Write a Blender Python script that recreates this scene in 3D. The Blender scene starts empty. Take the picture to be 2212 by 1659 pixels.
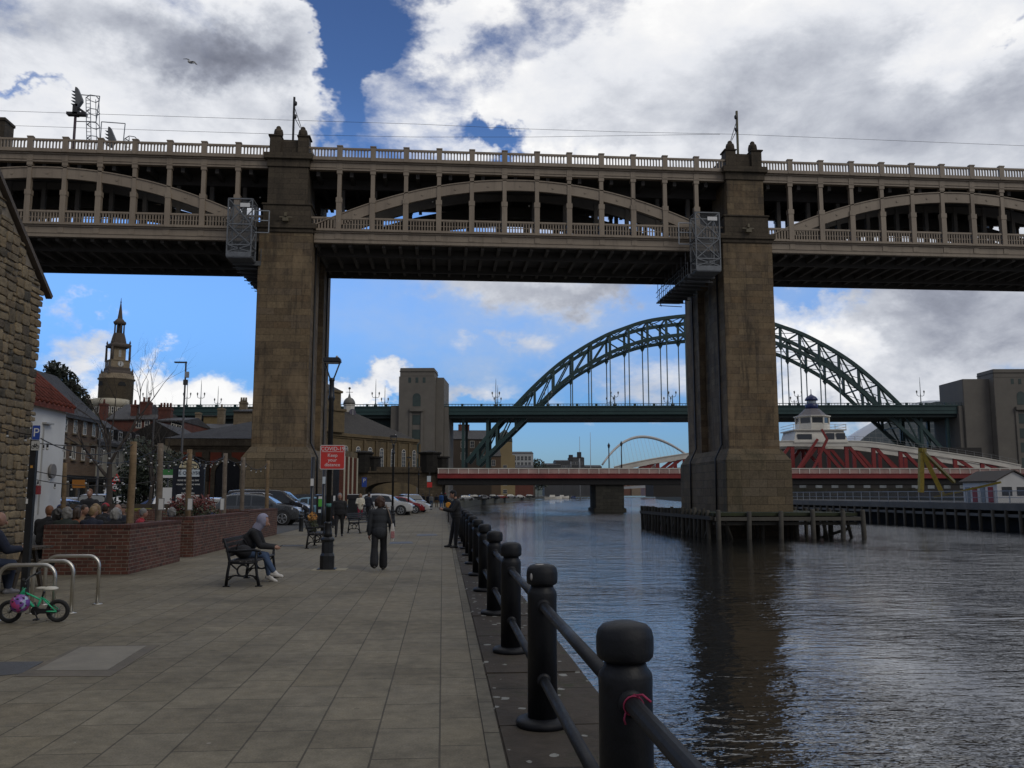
import bpy, bmesh, math, random
from mathutils import Vector, Matrix
R=math.radians
rnd=random.Random(7)
sc=bpy.context.scene
COL=sc.collection
# ---------------------------------------------------------------- camera model (metres; X across the river, Y along the quay)
F=1880.0; IW=2212.; IH=1659.; HZ=1068.0; VPX=956.0; EYE=1.65
TH=math.atan((HZ-IH/2)/F); PS=math.atan((IW/2-VPX)/(F/math.cos(TH)))
fw=Vector((math.sin(PS)*math.cos(TH),math.cos(PS)*math.cos(TH),math.sin(TH)))
rt=Vector((math.cos(PS),-math.sin(PS),0)); upv=rt.cross(fw)
def ray(x,y): return fw+rt*((x-IW/2)/F)+upv*(-(y-IH/2)/F)
def atz(x,y,z=0.):
    d=ray(x,y); t=(z-EYE)/d.z; return Vector((d.x*t,d.y*t,z))
def aty(x,y,Y):
    d=ray(x,y); t=Y/d.y; return Vector((d.x*t,Y,EYE+d.z*t))
def atx(x,y,X):
    d=ray(x,y); t=X/d.x; return Vector((X,d.y*t,EYE+d.z*t))
class Pl:                                   # a vertical plane turned by ang about Z, at distance D: local (s along, d behind, z)
    def __init__(s,ang,D):
        a=R(ang); s.a=-a; s.n=Vector((math.sin(a),math.cos(a),0)); s.u=Vector((math.cos(a),-math.sin(a),0)); s.D=D
    def px(s,x,y,dd=0):
        d=ray(x,y); t=(s.D+dd)/(d.x*s.n.x+d.y*s.n.y); p=d*t; return p.dot(s.u),EYE+p.z
    def p(s,a,d,z): return s.u*a+s.n*(s.D+d)+Vector((0,0,z))
cam=bpy.data.cameras.new('camera'); co=bpy.data.objects.new('camera',cam); COL.objects.link(co)
cam.sensor_fit='HORIZONTAL'; cam.sensor_width=36; cam.lens=36*F/IW; cam.clip_end=6000; cam.clip_start=.05
co.location=(0,0,EYE); co.rotation_euler=(math.pi/2+TH,0,-PS); sc.camera=co
sc.view_settings.view_transform='Standard'; sc.view_settings.look='None'
# ---------------------------------------------------------------- materials
MATS={}
def nt(name):
    m=bpy.data.materials.new(name); m.use_nodes=True; n=m.node_tree; b=n.nodes['Principled BSDF']; return m,n,b
def N(t,ty,ins=None,**kw):
    o=t.nodes.new(ty)
    for k,v in kw.items(): setattr(o,k,v)
    if ins:
        for k,v in ins.items():
            if hasattr(v,'is_output') : t.links.new(v,o.inputs[k])
            else: o.inputs[k].default_value=v
    return o
def c4(c): return (c[0],c[1],c[2],1)
def ramp(t,fac,stops):
    r=t.nodes.new('ShaderNodeValToRGB'); e=r.color_ramp.elements
    while len(e)<len(stops): e.new(.5)
    for i,(p,c) in enumerate(stops): e[i].position=p; e[i].color=c4(c)
    t.links.new(fac,r.inputs[0]); return r.outputs[0]
def mixc(t,f,a,b,mode='MIX'):
    m=t.nodes.new('ShaderNodeMix'); m.data_type='RGBA'; m.blend_type=mode
    for s,v in ((0,f),(6,a),(7,b)):
        if hasattr(v,'is_output'): t.links.new(v,m.inputs[s])
        else: m.inputs[s].default_value=v if s==0 else c4(v)
    return m.outputs[2]
def noise(t,vec,scale,detail=4,rough=.55,dist=0):
    n=N(t,'ShaderNodeTexNoise',{'Scale':scale,'Detail':detail,'Roughness':rough,'Distortion':dist}); t.links.new(vec,n.inputs['Vector']); return n.outputs[0]
def mapping(t,vec,scale=(1,1,1),rot=(0,0,0)):
    m=N(t,'ShaderNodeMapping',{'Scale':scale,'Rotation':rot}); t.links.new(vec,m.inputs[0]); return m.outputs[0]
def pos(t): return t.nodes.new('ShaderNodeNewGeometry').outputs['Position']
def uvn(t): return N(t,'ShaderNodeTexCoord').outputs['UV']
def bump(t,b,h,strength=.3,dist=.02):
    n=N(t,'ShaderNodeBump',{'Strength':strength,'Distance':dist}); t.links.new(h,n.inputs['Height']); t.links.new(n.outputs[0],b.inputs['Normal'])
def M(name,c,rough=.6,var=.25,scale=3.,metal=0,bumpv=0,spec=.5,coat=0):
    """plain surface with slight mottling and wear"""
    if name in MATS: return MATS[name]
    m,t,b=nt(name); b.inputs['Roughness'].default_value=rough; b.inputs['Metallic'].default_value=metal
    b.inputs['Specular IOR Level'].default_value=spec; b.inputs['Coat Weight'].default_value=coat
    oc=N(t,'ShaderNodeTexCoord').outputs['Object']
    n=noise(t,oc,scale,6,.65)
    d=[max(0,x*(1-var)) for x in c]; l=[min(1,x*(1+var)) for x in c]
    t.links.new(ramp(t,n,[(.3,d),(.7,l)]),b.inputs['Base Color'])
    rr=N(t,'ShaderNodeMapRange',{'From Min':.3,'From Max':.7,'To Min':max(.02,rough-.1),'To Max':min(1,rough+.1)}); t.links.new(n,rr.inputs[0]); t.links.new(rr.outputs[0],b.inputs['Roughness'])
    if bumpv: bump(t,b,noise(t,oc,scale*8,5),bumpv)
    MATS[name]=m; return m
def brickmat(name,c1,c2,mortar,bw,bh,ms=.01,off=.5,rough=.85,stain=(.02,.018,.015),stainamt=.5,stainscale=.35,bumpv=.5,bumpd=.02,rot=0,streak=True,bias=0,extra=None,hues=None):
    m,t,b=nt(name); b.inputs['Roughness'].default_value=rough; b.inputs['Specular IOR Level'].default_value=.25
    uv=uvn(t)
    if rot: uv=mapping(t,uv,rot=(0,0,rot))
    wob=N(t,'ShaderNodeVectorMath',operation='MULTIPLY_ADD')
    nz=N(t,'ShaderNodeTexNoise',{'Scale':2.5,'Detail':3}); t.links.new(uv,nz.inputs['Vector'])
    t.links.new(nz.outputs['Color'],wob.inputs[0]); wob.inputs[1].default_value=(ms*.8,ms*.8,0); t.links.new(uv,wob.inputs[2])
    br=N(t,'ShaderNodeTexBrick',{'Color1':c4(c1),'Color2':c4(c2),'Mortar':c4(mortar),'Scale':1,'Mortar Size':ms,'Mortar Smooth':.3,'Bias':bias,'Brick Width':bw,'Row Height':bh},offset=off)
    t.links.new(wob.outputs[0],br.inputs['Vector'])
    fine=noise(t,pos(t),6,8,.7); bc=br.outputs[0]
    if hues:
        br.inputs['Color1'].default_value=(0,0,0,1); br.inputs['Color2'].default_value=(1,1,1,1); br.inputs['Mortar'].default_value=(0,0,0,1)
        bc=mixc(t,br.outputs['Fac'],ramp(t,br.outputs[0],[(i/(len(hues)-1),h_) for i,h_ in enumerate(hues)]),mortar)
    col=mixc(t,1,bc,ramp(t,fine,[(.25,(.6,.6,.6)),(.75,(1.25,1.25,1.25))]),'MULTIPLY')
    p=mapping(t,pos(t),(1,1,.25) if streak else (1,1,1))
    st=noise(t,p,stainscale,7,.68,.3)
    sf=N(t,'ShaderNodeMapRange',{'From Min':.5,'From Max':.72,'To Min':0,'To Max':stainamt}); t.links.new(st,sf.inputs[0])
    col=mixc(t,sf.outputs[0],col,stain)
    if extra: col=extra(t,col)
    t.links.new(col,b.inputs['Base Color'])
    h=N(t,'ShaderNodeMath',operation='MULTIPLY_ADD'); t.links.new(br.outputs['Fac'],h.inputs[0]); h.inputs[1].default_value=-1.; t.links.new(fine,h.inputs[2])
    bump(t,b,h.outputs[0],bumpv,bumpd)
    MATS[name]=m; return m
def glassmat(name,c=(.03,.04,.05),rough=.08):
    if name in MATS: return MATS[name]
    m,t,b=nt(name); b.inputs['Base Color'].default_value=c4(c); b.inputs['Roughness'].default_value=rough; b.inputs['Specular IOR Level'].default_value=.8
    oc=N(t,'ShaderNodeTexCoord').outputs['Object']; bump(t,b,noise(t,oc,2,2),.08,.05)
    MATS[name]=m; return m
# ---------------------------------------------------------------- mesh builder
ORG={}
class MB:
    def __init__(s): s.v=[]; s.f=[]; s.sm=[]
    def add(s,vs,fs,smooth=False):
        o=len(s.v); s.v+= [Vector(v) for v in vs]; s.f+=[tuple(i+o for i in f) for f in fs]; s.sm+=[smooth]*len(fs); return s
    def box(s,c,d,rz=0,taper=1.,ty=None):
        """centre, full size, turn about z, top scale"""
        x,y,z=d[0]/2,d[1]/2,d[2]/2; ty=taper if ty is None else ty; ca,sa=math.cos(rz),math.sin(rz); vs=[]
        for sz in (-1,1):
            k=taper if sz>0 else 1; k2=ty if sz>0 else 1
            for sx,sy in ((-1,-1),(1,-1),(1,1),(-1,1)):
                a,b=sx*x*k,sy*y*k2; vs.append((c[0]+a*ca-b*sa,c[1]+a*sa+b*ca,c[2]+sz*z))
        return s.add(vs,[(3,2,1,0),(4,5,6,7),(0,1,5,4),(1,2,6,5),(2,3,7,6),(3,0,4,7)])
    def bb(s,x0,x1,y0,y1,z0,z1): return s.box(((x0+x1)/2,(y0+y1)/2,(z0+z1)/2),(abs(x1-x0),abs(y1-y0),abs(z1-z0)))
    def obox(s,c,u,n,w,dp,h):
        c,u,n=Vector(c),Vector(u)*(w/2),Vector(n)*(dp/2); z=Vector((0,0,h/2)); vs=[c+a*u+b*n+e*z for e in (-1,1) for a,b in ((-1,-1),(1,-1),(1,1),(-1,1))]
        return s.add(vs,[(3,2,1,0),(4,5,6,7),(0,1,5,4),(1,2,6,5),(2,3,7,6),(3,0,4,7)])
    def beam(s,p,q,w,h=None,up=(0,0,1)):
        p,q=Vector(p),Vector(q); h=w if h is None else h; d=(q-p).normalized(); upx=Vector(up)
        if abs(d.dot(upx))>.98: upx=Vector((0,1,0))
        a=d.cross(upx).normalized()*(w/2); b=a.cross(d).normalized()*(h/2)
        return s.add([p-a-b,p+a-b,p+a+b,p-a+b,q-a-b,q+a-b,q+a+b,q-a+b],[(0,1,2,3),(7,6,5,4),(4,5,1,0),(5,6,2,1),(6,7,3,2),(7,4,0,3)])
    def tube(s,pts,r,n=8,cap=True):
        pts=[Vector(p) for p in pts]; rs=r if hasattr(r,'__len__') else [r]*len(pts); vs=[]; fs=[]; prev=None
        for i,p in enumerate(pts):
            d=(pts[min(i+1,len(pts)-1)]-pts[max(i-1,0)]).normalized()
            if prev is None:
                u=Vector((0,0,1)) if abs(d.z)<.9 else Vector((1,0,0)); a=d.cross(u).normalized()
            else:
                a=prev-d*prev.dot(d); a.normalize()
            prev=a; b=d.cross(a)
            for k in range(n):
                t=2*math.pi*k/n; vs.append(p+a*(math.cos(t)*rs[i])+b*(math.sin(t)*rs[i]))
        for i in range(len(pts)-1):
            for k in range(n): fs.append((i*n+k,i*n+(k+1)%n,(i+1)*n+(k+1)%n,(i+1)*n+k))
        s.add(vs,fs,True)
        if cap:
            o=len(s.v)-len(vs); s.f+=[tuple(o+k for k in reversed(range(n))),tuple(o+len(vs)-n+k for k in range(n))]; s.sm+=[False,False]
        return s
    def lathe(s,prof,c=(0,0,0),n=16,axis='z',smooth=True,a0=0):
        vs=[];fs=[]
        for r,z in prof:
            for k in range(n):
                t=a0+2*math.pi*k/n; x,y=r*math.cos(t),r*math.sin(t)
                v=(x,y,z) if axis=='z' else ((x,z,y) if axis=='y' else (z,x,y)); vs.append((v[0]+c[0],v[1]+c[1],v[2]+c[2]))
        m=len(prof)
        for i in range(m-1):
            for k in range(n): fs.append((i*n+k,i*n+(k+1)%n,(i+1)*n+(k+1)%n,(i+1)*n+k))
        s.add(vs,fs,smooth); o=len(s.v)-len(vs)
        s.f+=[tuple(o+k for k in reversed(range(n))),tuple(o+(m-1)*n+k for k in range(n))]; s.sm+=[False,False]; return s
    def sphere(s,c,r,n=12,m=8,sc=(1,1,1)):
        pr=[(math.sin(math.pi*i/m)*r+1e-4,-math.cos(math.pi*i/m)*r) for i in range(m+1)]
        o=len(s.v); s.lathe(pr,(0,0,0),n)
        for i in range(o,len(s.v)): v=s.v[i]; s.v[i]=Vector((c[0]+v.x*sc[0],c[1]+v.y*sc[1],c[2]+v.z*sc[2]))
        return s
    def prism(s,poly,a,b,fn,smooth=False):
        """polygon of 2-D points swept from a to b; fn(p,q,t) gives the 3-D point"""
        n=len(poly); vs=[fn(p[0],p[1],a) for p in poly]+[fn(p[0],p[1],b) for p in poly]
        fs=[tuple(reversed(range(n))),tuple(range(n,2*n))]+[(i,(i+1)%n,n+(i+1)%n,n+i) for i in range(n)]
        return s.add(vs,fs,smooth)
    def strip(s,A,B,depth,w):
        """ribbon between two polylines, given thickness along vector depth"""
        n=len(A); d=Vector(depth); vs=[Vector(p) for p in A]+[Vector(p) for p in B]+[Vector(p)+d for p in A]+[Vector(p)+d for p in B]; fs=[]
        for i in range(n-1):
            fs+=[(i,i+1,n+i+1,n+i),(2*n+i,3*n+i,3*n+i+1,2*n+i+1),(i,2*n+i,2*n+i+1,i+1),(n+i,n+i+1,3*n+i+1,3*n+i)]
        fs+=[(0,n,3*n,2*n),(n-1,3*n-1,4*n-1,2*n-1)]
        return s.add(vs,fs)
    def xf(s,M): s.v=[M@v for v in s.v]; return s
    def build(s,name,mat,parent=None,world=True,bev=0,recalc=True,smooth=None,bseg=2):
        org=ORG.get(parent.name,Vector()) if (parent and world) else Vector()
        me=bpy.data.meshes.new(name); me.from_pydata([v-org for v in s.v],[],s.f)
        me.polygons.foreach_set('use_smooth',s.sm if smooth is None else [smooth]*len(s.f))
        if recalc or bev:
            bm=bmesh.new(); bm.from_mesh(me); 
            if recalc: bmesh.ops.recalc_face_normals(bm,faces=bm.faces)
            if bev:
                es=[e for e in bm.edges if len(e.link_faces)==2 and e.calc_face_angle(0)>.5]
                bmesh.ops.bevel(bm,geom=es,offset=bev,segments=bseg,affect='EDGES',clamp_overlap=True)
            bm.to_mesh(me); bm.free()
        uv=me.uv_layers.new(name='UV'); vs=me.vertices; ld=uv.data; lo=me.loops
        for p in me.polygons:
            n=p.normal
            if abs(n.z)>.72:
                for i in p.loop_indices: c=vs[lo[i].vertex_index].co; ld[i].uv=(c.x+org.x,c.y+org.y)
            else:
                h=Vector((-n.y,n.x,0)).normalized()
                for i in p.loop_indices: c=vs[lo[i].vertex_index].co+org; ld[i].uv=(c.x*h.x+c.y*h.y,c.z)
        me.materials.append(mat)
        o=bpy.data.objects.new(name,me); COL.objects.link(o)
        if parent: o.parent=parent; ORG[o.name]=ORG.get(parent.name,Vector()) if world else Vector()
        return o
def thing(name,label,cat,loc=(0,0,0),group=None,rz=0):
    o=bpy.data.objects.new(name,None); COL.objects.link(o); o.location=loc; o.rotation_euler=(0,0,rz); o.empty_display_size=.2
    o['label']=label; o['category']=cat
    if group: o['group']=group
    ORG[o.name]=Vector(loc); return o
def tag(o,label,cat,group=None):
    o['label']=label; o['category']=cat
    if group: o['group']=group
    return o
def struct(o,kind='structure'): o['kind']=kind; return o
def kids(o): return [c for c in bpy.data.objects if c.parent==o]
def copytree(o,loc=None,rz=None,label=None,parent=None,_k=None):
    if _k is None:
        _k={}
        for c in bpy.data.objects:
            if c.parent: _k.setdefault(c.parent.name,[]).append(c)
    c=o.copy(); COL.objects.link(c)
    if parent: c.parent=parent
    if loc is not None: c.location=loc
    if rz is not None: c.rotation_euler=(0,0,rz)
    if label: c['label']=label
    for ch in _k.get(o.name,[]): copytree(ch,parent=c,_k=_k)
    return c
def text(body,size,mat,name='lettering',parent=None,depth=.004,align='CENTER',M4=None,font=None,spacing=1.,bold=0.):
    cu=bpy.data.curves.new(name,'FONT'); cu.body=body; cu.size=size; cu.align_x=align; cu.align_y='CENTER'; cu.extrude=depth; cu.offset=bold; cu.space_line=spacing
    o=bpy.data.objects.new(name,cu); COL.objects.link(o)
    dg=bpy.context.evaluated_depsgraph_get(); me=bpy.data.meshes.new_from_object(o.evaluated_get(dg)); bpy.data.objects.remove(o)
    me.materials.clear(); me.materials.append(mat); me.transform(M4 or Matrix.Identity(4))
    ob=bpy.data.objects.new(name,me); COL.objects.link(ob); ob.parent=parent; return ob
def facing(x,y,z,yaw=0):  # matrix standing text upright, facing -Y when yaw=0
    return Matrix.Translation((x,y,z))@Matrix.Rotation(yaw,4,'Z')@Matrix.Rotation(math.pi/2,4,'X')
def lerp(a,b,t): return a+(b-a)*t
# ---------------------------------------------------------------- sky, sun
SUN_EL,SUN_AZ=R(40),R(138)      # azimuth measured from +Y towards +X : behind the camera, a little to the right
w=bpy.data.worlds.new('World'); sc.world=w; w.use_nodes=True; t=w.node_tree
bg=t.nodes['Background']; bg.inputs[1].default_value=.1
def mth(op,a,b=0,c=0,clamp=False):
    n=N(t,'ShaderNodeMath',operation=op,use_clamp=clamp)
    for i,v in enumerate((a,b,c)):
        if hasattr(v,'is_output'): t.links.new(v,n.inputs[i])
        else: n.inputs[i].default_value=v
    return n.outputs[0]
def mr(v,a,b,c,d,interp='SMOOTHSTEP'):
    n=N(t,'ShaderNodeMapRange',{'From Min':a,'From Max':b,'To Min':c,'To Max':d},interpolation_type=interp); t.links.new(v,n.inputs[0]); return n.outputs[0]
sky=N(t,'ShaderNodeTexSky',sky_type='NISHITA',sun_disc=False,sun_elevation=SUN_EL,sun_rotation=SUN_AZ,air_density=1.,dust_density=.6,ozone_density=1.6)
gen=N(t,'ShaderNodeTexCoord').outputs['Generated']
sx=N(t,'ShaderNodeSeparateXYZ'); t.links.new(gen,sx.inputs[0])
wq=noise(t,mapping(t,gen,(1,1,1.5)),5.,6,.62); wq2=noise(t,mapping(t,gen,(1.3,1.1,1.7),(.5,.9,.3)),5.5,6,.62)
az0=mth('ARCTAN2',sx.outputs[0],sx.outputs[1]); el0=mth('ARCSINE',sx.outputs[2])
az=mth('ADD',az0,mth('MULTIPLY',mth('SUBTRACT',wq,.5),.34)); el=mth('ADD',el0,mth('MULTIPLY',mth('SUBTRACT',wq2,.5),.22))
# cloud noise: flattened direction
vec=mapping(t,gen,(1,1,1.9))
n1=noise(t,vec,3.1,9,.6,.25); n2=noise(t,mapping(t,gen,(1,1,1.7)),2.2,3,.5); n3=noise(t,vec,9.,8,.62,.2)
def blobs(lst):
    acc=None
    for (x,y,w_,h_,a) in lst:
        d=ray(x,y).normalized(); A=math.atan2(d.x,d.y); E=math.asin(d.z); sa,se=w_/F,h_/F
        u=mth('DIVIDE',mth('SUBTRACT',az,A),sa); v=mth('DIVIDE',mth('SUBTRACT',el,E),se)
        r=mth('SQRT',mth('ADD',mth('MULTIPLY',u,u),mth('MULTIPLY',v,v)))
        f=mr(r,1,0,0,a); acc=f if acc is None else mth('ADD',acc,f)
    return acc
# where cloud thickens (+) and where the blue opens (-); centre and size of each bank as seen from the quay
cov=blobs([(250,180,760,420,.5),(1500,200,1000,470,.55),(2150,330,650,450,.5),(640,20,280,150,.3),(400,860,480,130,.5),(300,820,220,70,.2),(1250,230,330,160,.2),(400,330,500,160,.3),
  (2050,720,600,240,.62),(1250,630,560,110,.36),(170,690,190,70,.36),(1000,835,380,60,.34),(1430,820,220,120,.28),(760,820,240,80,.4),(1560,720,120,160,.15),(1850,880,300,90,.35),(1350,930,300,40,.25),(1080,780,200,60,.2),
  (790,120,95,220,-.55),(1010,50,190,110,.42),(650,120,110,200,.3),(1130,275,120,50,-.42),(40,258,150,26,-.27),(2150,85,80,40,-.35),(690,280,60,40,-.2),(600,680,560,110,-.3),(1230,980,700,80,-.3),(1700,600,160,40,-.2)])
bri=blobs([(200,260,480,160,.3),(360,850,460,130,.6),(1000,260,400,200,.45),(1500,350,600,130,.2),(2080,120,180,160,.4),(1740,740,150,120,.55),(1480,640,90,40,.3),(780,850,240,70,.45),(1800,880,300,60,.3),(1150,340,400,70,.4),(700,200,160,120,.1),(1400,60,500,120,.12),
  (560,90,300,130,-.5),(300,50,320,110,-.34),(1250,60,260,90,-.15),(2060,690,360,110,-.3),(1250,640,480,70,-.25),(1950,270,350,130,-.1),(1650,120,200,90,-.08)])
front=mr(sx.outputs[1],-.1,.45,0,1)          # ahead of the camera the banks above rule; cloud behind and overhead is unseen, added to set the ground's light
hi=mr(el0,R(36),R(50),0,1)
behind=mth('MAXIMUM',mth('SUBTRACT',1,front),hi)
raw=mth('ADD',mth('ADD',mth('MULTIPLY',n1,.95),mth('MULTIPLY',n3,.55)),mth('ADD',cov,mth('MULTIPLY',behind,.6)))
mask=mr(raw,.82,1.14,0,1)
shade=mth('ADD',mth('ADD',mth('MULTIPLY',n2,.5),mth('MULTIPLY',n3,.85)),mth('SUBTRACT',bri,mth('ADD',mth('MULTIPLY',mth('SUBTRACT',1,front),.42),mth('MULTIPLY',mr(el0,R(24),R(34),0,1),mth('MULTIPLY',front,-.5)))))  # unseen cloud: darkened behind to dim ground, brightened high ahead to lift the river
cl=ramp(t,mr(shade,.14,1.12,0,1,'LINEAR'),[(0,(.19,.205,.26)),(.25,(.34,.365,.44)),(.5,(.60,.63,.70)),(.72,(.86,.88,.93)),(.95,(1.0,1.0,1.01)),(1,(1.05,1.05,1.05))])
CLOUD=N(t,'ShaderNodeVectorMath',{3:9.3},operation='SCALE'); t.links.new(cl,CLOUD.inputs[0])
skyc=mixc(t,1,sky.outputs[0],ramp(t,mr(el0,0,R(30),0,1,'LINEAR'),[(0,(.37,.55,.86)),(.25,(.47,.78,1.27)),(.55,(1.1,1.55,2.2)),(1,(1.0,1.3,1.9))]),'MULTIPLY')
deep=mr(el0,R(9),R(27),1.,.52); SK=N(t,'ShaderNodeVectorMath',operation='SCALE'); t.links.new(skyc,SK.inputs[0]); t.links.new(deep,SK.inputs[3])
veil=mth('MULTIPLY',blobs([(1120,690,640,190,.8),(1950,860,480,220,.8),(1500,560,900,120,.4),(2000,640,500,160,.5)]),mr(n3,.3,.75,.25,1.,'LINEAR'),clamp=True)
VC=N(t,'ShaderNodeVectorMath',{0:(.52,.59,.69),3:9.3},operation='SCALE')
t.links.new(mixc(t,mask,mixc(t,veil,SK.outputs[0],VC.outputs[0]),CLOUD.outputs[0]),bg.inputs[0])
sl=bpy.data.lights.new('sun','SUN'); sl.energy=.85; sl.angle=R(35); sl.color=(1,.95,.86); so=bpy.data.objects.new('sun',sl); COL.objects.link(so)
sd=Vector((math.sin(SUN_AZ)*math.cos(SUN_EL),math.cos(SUN_AZ)*math.cos(SUN_EL),math.sin(SUN_EL)))
so.rotation_euler=sd.to_track_quat('Z','Y').to_euler(); so.location=(0,-20,60)
# ---------------------------------------------------------------- ground, quay, river
def sheet(name,poly,z,mat,kind='structure',skirt=None):
    m=MB(); n=len(poly); vs=[(x,y,z) for x,y in poly]; fs=[tuple(range(n))]
    if skirt is not None:
        vs+=[(x,y,skirt) for x,y in poly]; fs+=[(i,(i+1)%n,n+(i+1)%n,n+i) for i in range(n)]
    o=m.add(vs,fs).build(name,mat); o['kind']=kind; return o
def dirt(t,col):
    n=noise(t,pos(t),.5,6,.7); col=mixc(t,1,col,ramp(t,n,[(.3,(.68,.67,.66)),(.5,(1,1,1)),(.75,(1.2,1.17,1.12))]),'MULTIPLY')
    g=noise(t,pos(t),70,2,.5); col=mixc(t,1,col,ramp(t,g,[(.3,(.82,.82,.82)),(.7,(1.16,1.16,1.16))]),'MULTIPLY')
    for sc_,r0,c in ((2.1,.075,(.075,.068,.055)),(3.3,.055,(.33,.31,.27)),(1.1,.10,(.12,.108,.085))):      # trodden gum, droppings, damp spots
        v=N(t,'ShaderNodeTexVoronoi',{'Scale':sc_}); t.links.new(pos(t),v.inputs['Vector']); q=N(t,'ShaderNodeSeparateColor'); t.links.new(v.outputs['Color'],q.inputs[0])
        rr=N(t,'ShaderNodeMath',operation='MULTIPLY'); t.links.new(q.outputs[0],rr.inputs[0]); rr.inputs[1].default_value=r0
        f=N(t,'ShaderNodeMath',operation='LESS_THAN'); t.links.new(v.outputs['Distance'],f.inputs[0]); t.links.new(rr.outputs[0],f.inputs[1]); f2=N(t,'ShaderNodeMath',operation='MULTIPLY'); t.links.new(f.outputs[0],f2.inputs[0]); f2.inputs[1].default_value=.55
        col=mixc(t,f2.outputs[0],col,c)
    return col
PAVE=brickmat('paving slabs',(.20,.18,.138),(.26,.236,.186),(.075,.066,.05),.72,.432,.0075,.37,rough=.8,stain=(.09,.08,.06),stainamt=.6,stainscale=.8,bumpv=.4,bumpd=.012,rot=math.pi/2,streak=False,extra=dirt,hues=[(.160,.140,.102),(.188,.166,.121),(.174,.152,.108),(.184,.164,.123),(.165,.144,.104),(.195,.173,.127)])
ASPH=M('asphalt',(.05,.05,.05),.9,.3,1.5,bumpv=.2); EARTH=M('distant ground',(.06,.06,.045),.95,.3,.05)
def spots(t,col):
    v=N(t,'ShaderNodeTexVoronoi',{'Scale':5.5,'Randomness':1.}); t.links.new(mapping(t,pos(t),(1,.8,1)),v.inputs['Vector'])
    wn=noise(t,pos(t),18,4); d=N(t,'ShaderNodeMath',operation='MULTIPLY_ADD'); t.links.new(wn,d.inputs[0]); d.inputs[1].default_value=.3; t.links.new(v.outputs['Distance'],d.inputs[2])
    cl=noise(t,pos(t),1.6,3); th=N(t,'ShaderNodeMapRange',{'From Min':.45,'From Max':.7,'To Min':.24,'To Max':.47}); t.links.new(cl,th.inputs[0])
    lt=N(t,'ShaderNodeMath',operation='LESS_THAN'); t.links.new(d.outputs[0],lt.inputs[0]); t.links.new(th.outputs[0],lt.inputs[1])
    ms=noise(t,pos(t),2.6,6,.7); mf=N(t,'ShaderNodeMapRange',{'From Min':.56,'From Max':.68,'To Min':0,'To Max':.8}); t.links.new(ms,mf.inputs[0])
    col=mixc(t,mf.outputs[0],col,(.03,.036,.012)); return mixc(t,lt.outputs[0],col,(.23,.23,.21))
COPE=brickmat('quay coping stone',(.045,.036,.027),(.062,.05,.038),(.015,.013,.01),2.2,1.6,.012,.5,rough=.8,stain=(.02,.018,.012),stainamt=.6,stainscale=1.5,bumpv=.6,bumpd=.03,rot=math.pi/2,streak=False,extra=spots)
QWALL=brickmat('quay wall masonry',(.10,.085,.06),(.07,.06,.045),(.03,.028,.02),1.1,.5,.02,.5,stain=(.02,.024,.012),stainamt=.8)
BANK=[(1.3,-60),(1.3,150),(4,230),(15,333),(50,560),(108,870),(260,1350),(260,2600),(-2600,2600),(-2600,-60)]
sheet('north_bank_ground',[(x-.05 if i<9 else x,y) for i,(x,y) in enumerate(BANK)],-.03,EARTH,skirt=-5)
struct(MB().bb(1.26,1.32,-60,150,-5,-.31).build('quay_wall_face',QWALL))
sheet('quay_pavement',[(-60,-30),(.40,-30),(.40,150),(-6.85,150),(-6.85,37.5),(-9.5,35),(-60,35)],0,PAVE)
sheet('car_park_road',[(-6.87,150),(-6.87,37.5),(-9.5,35.02),(-120,35.02),(-120,150)],.004,ASPH)
cp=MB(); y=-30
while y<150:
    L=rnd.uniform(1.5,2.3); cp.bb(.415,1.33,y,y+L-.012,-.3,rnd.uniform(-.006,.006)); y+=L
struct(cp.build('quay_coping',COPE,bev=.012))
struct(MB().bb(.30,.41,-30,150,-.1,.006).build('kerb_strip',brickmat('kerb sets',(.12,.108,.082),(.16,.145,.112),(.03,.026,.02),.9,.3,.01,.5,rot=math.pi/2,streak=False)))
# river
m,t_,b=nt('river water'); b.inputs['Base Color'].default_value=(.010,.011,.011,1); b.inputs['Roughness'].default_value=.03; b.inputs['IOR'].default_value=1.85; b.inputs['Specular IOR Level'].default_value=1.0
P_=pos(t_); wa=noise(t_,mapping(t_,P_,(.62,1.5,1),(0,0,R(10))),2.6,3,.55,.3); wb=noise(t_,mapping(t_,P_,(.6,1.2,1),(0,0,R(-14))),.8,2,.5,.3); wc=noise(t_,mapping(t_,P_,(.8,1.4,1)),8,2,.5)
calm=noise(t_,mapping(t_,P_,(.05,.016,.05)),1.,4,.6,.6)
h=N(t_,'ShaderNodeMath',operation='MULTIPLY_ADD'); t_.links.new(wb,h.inputs[0]); h.inputs[1].default_value=1.9; t_.links.new(wa,h.inputs[2])
h2=N(t_,'ShaderNodeMath',operation='MULTIPLY_ADD'); t_.links.new(wc,h2.inputs[0]); h2.inputs[1].default_value=.12; t_.links.new(h.outputs[0],h2.inputs[2])
cs=N(t_,'ShaderNodeMapRange',{'From Min':.36,'From Max':.66,'To Min':.16,'To Max':1.25}); t_.links.new(calm,cs.inputs[0])
bn=N(t_,'ShaderNodeBump',{'Distance':.10}); t_.links.new(h2.outputs[0],bn.inputs['Height']); t_.links.new(cs.outputs[0],bn.inputs['Strength']); t_.links.new(bn.outputs[0],b.inputs['Normal'])
WATER=m
o=MB().add([(-3000,-300,-2),(3500,-300,-2),(3500,4500,-2),(-3000,4500,-2)],[(0,1,2,3)]).build('river',WATER,recalc=False); struct(o)
sheet('south_bank_ground',[(96,-200),(96,200),(116,400),(172,700),(300,1150),(520,1500),(3000,1500),(3000,-200)],1.2,EARTH,skirt=-5)
hl=MB(); pts=[]
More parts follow.
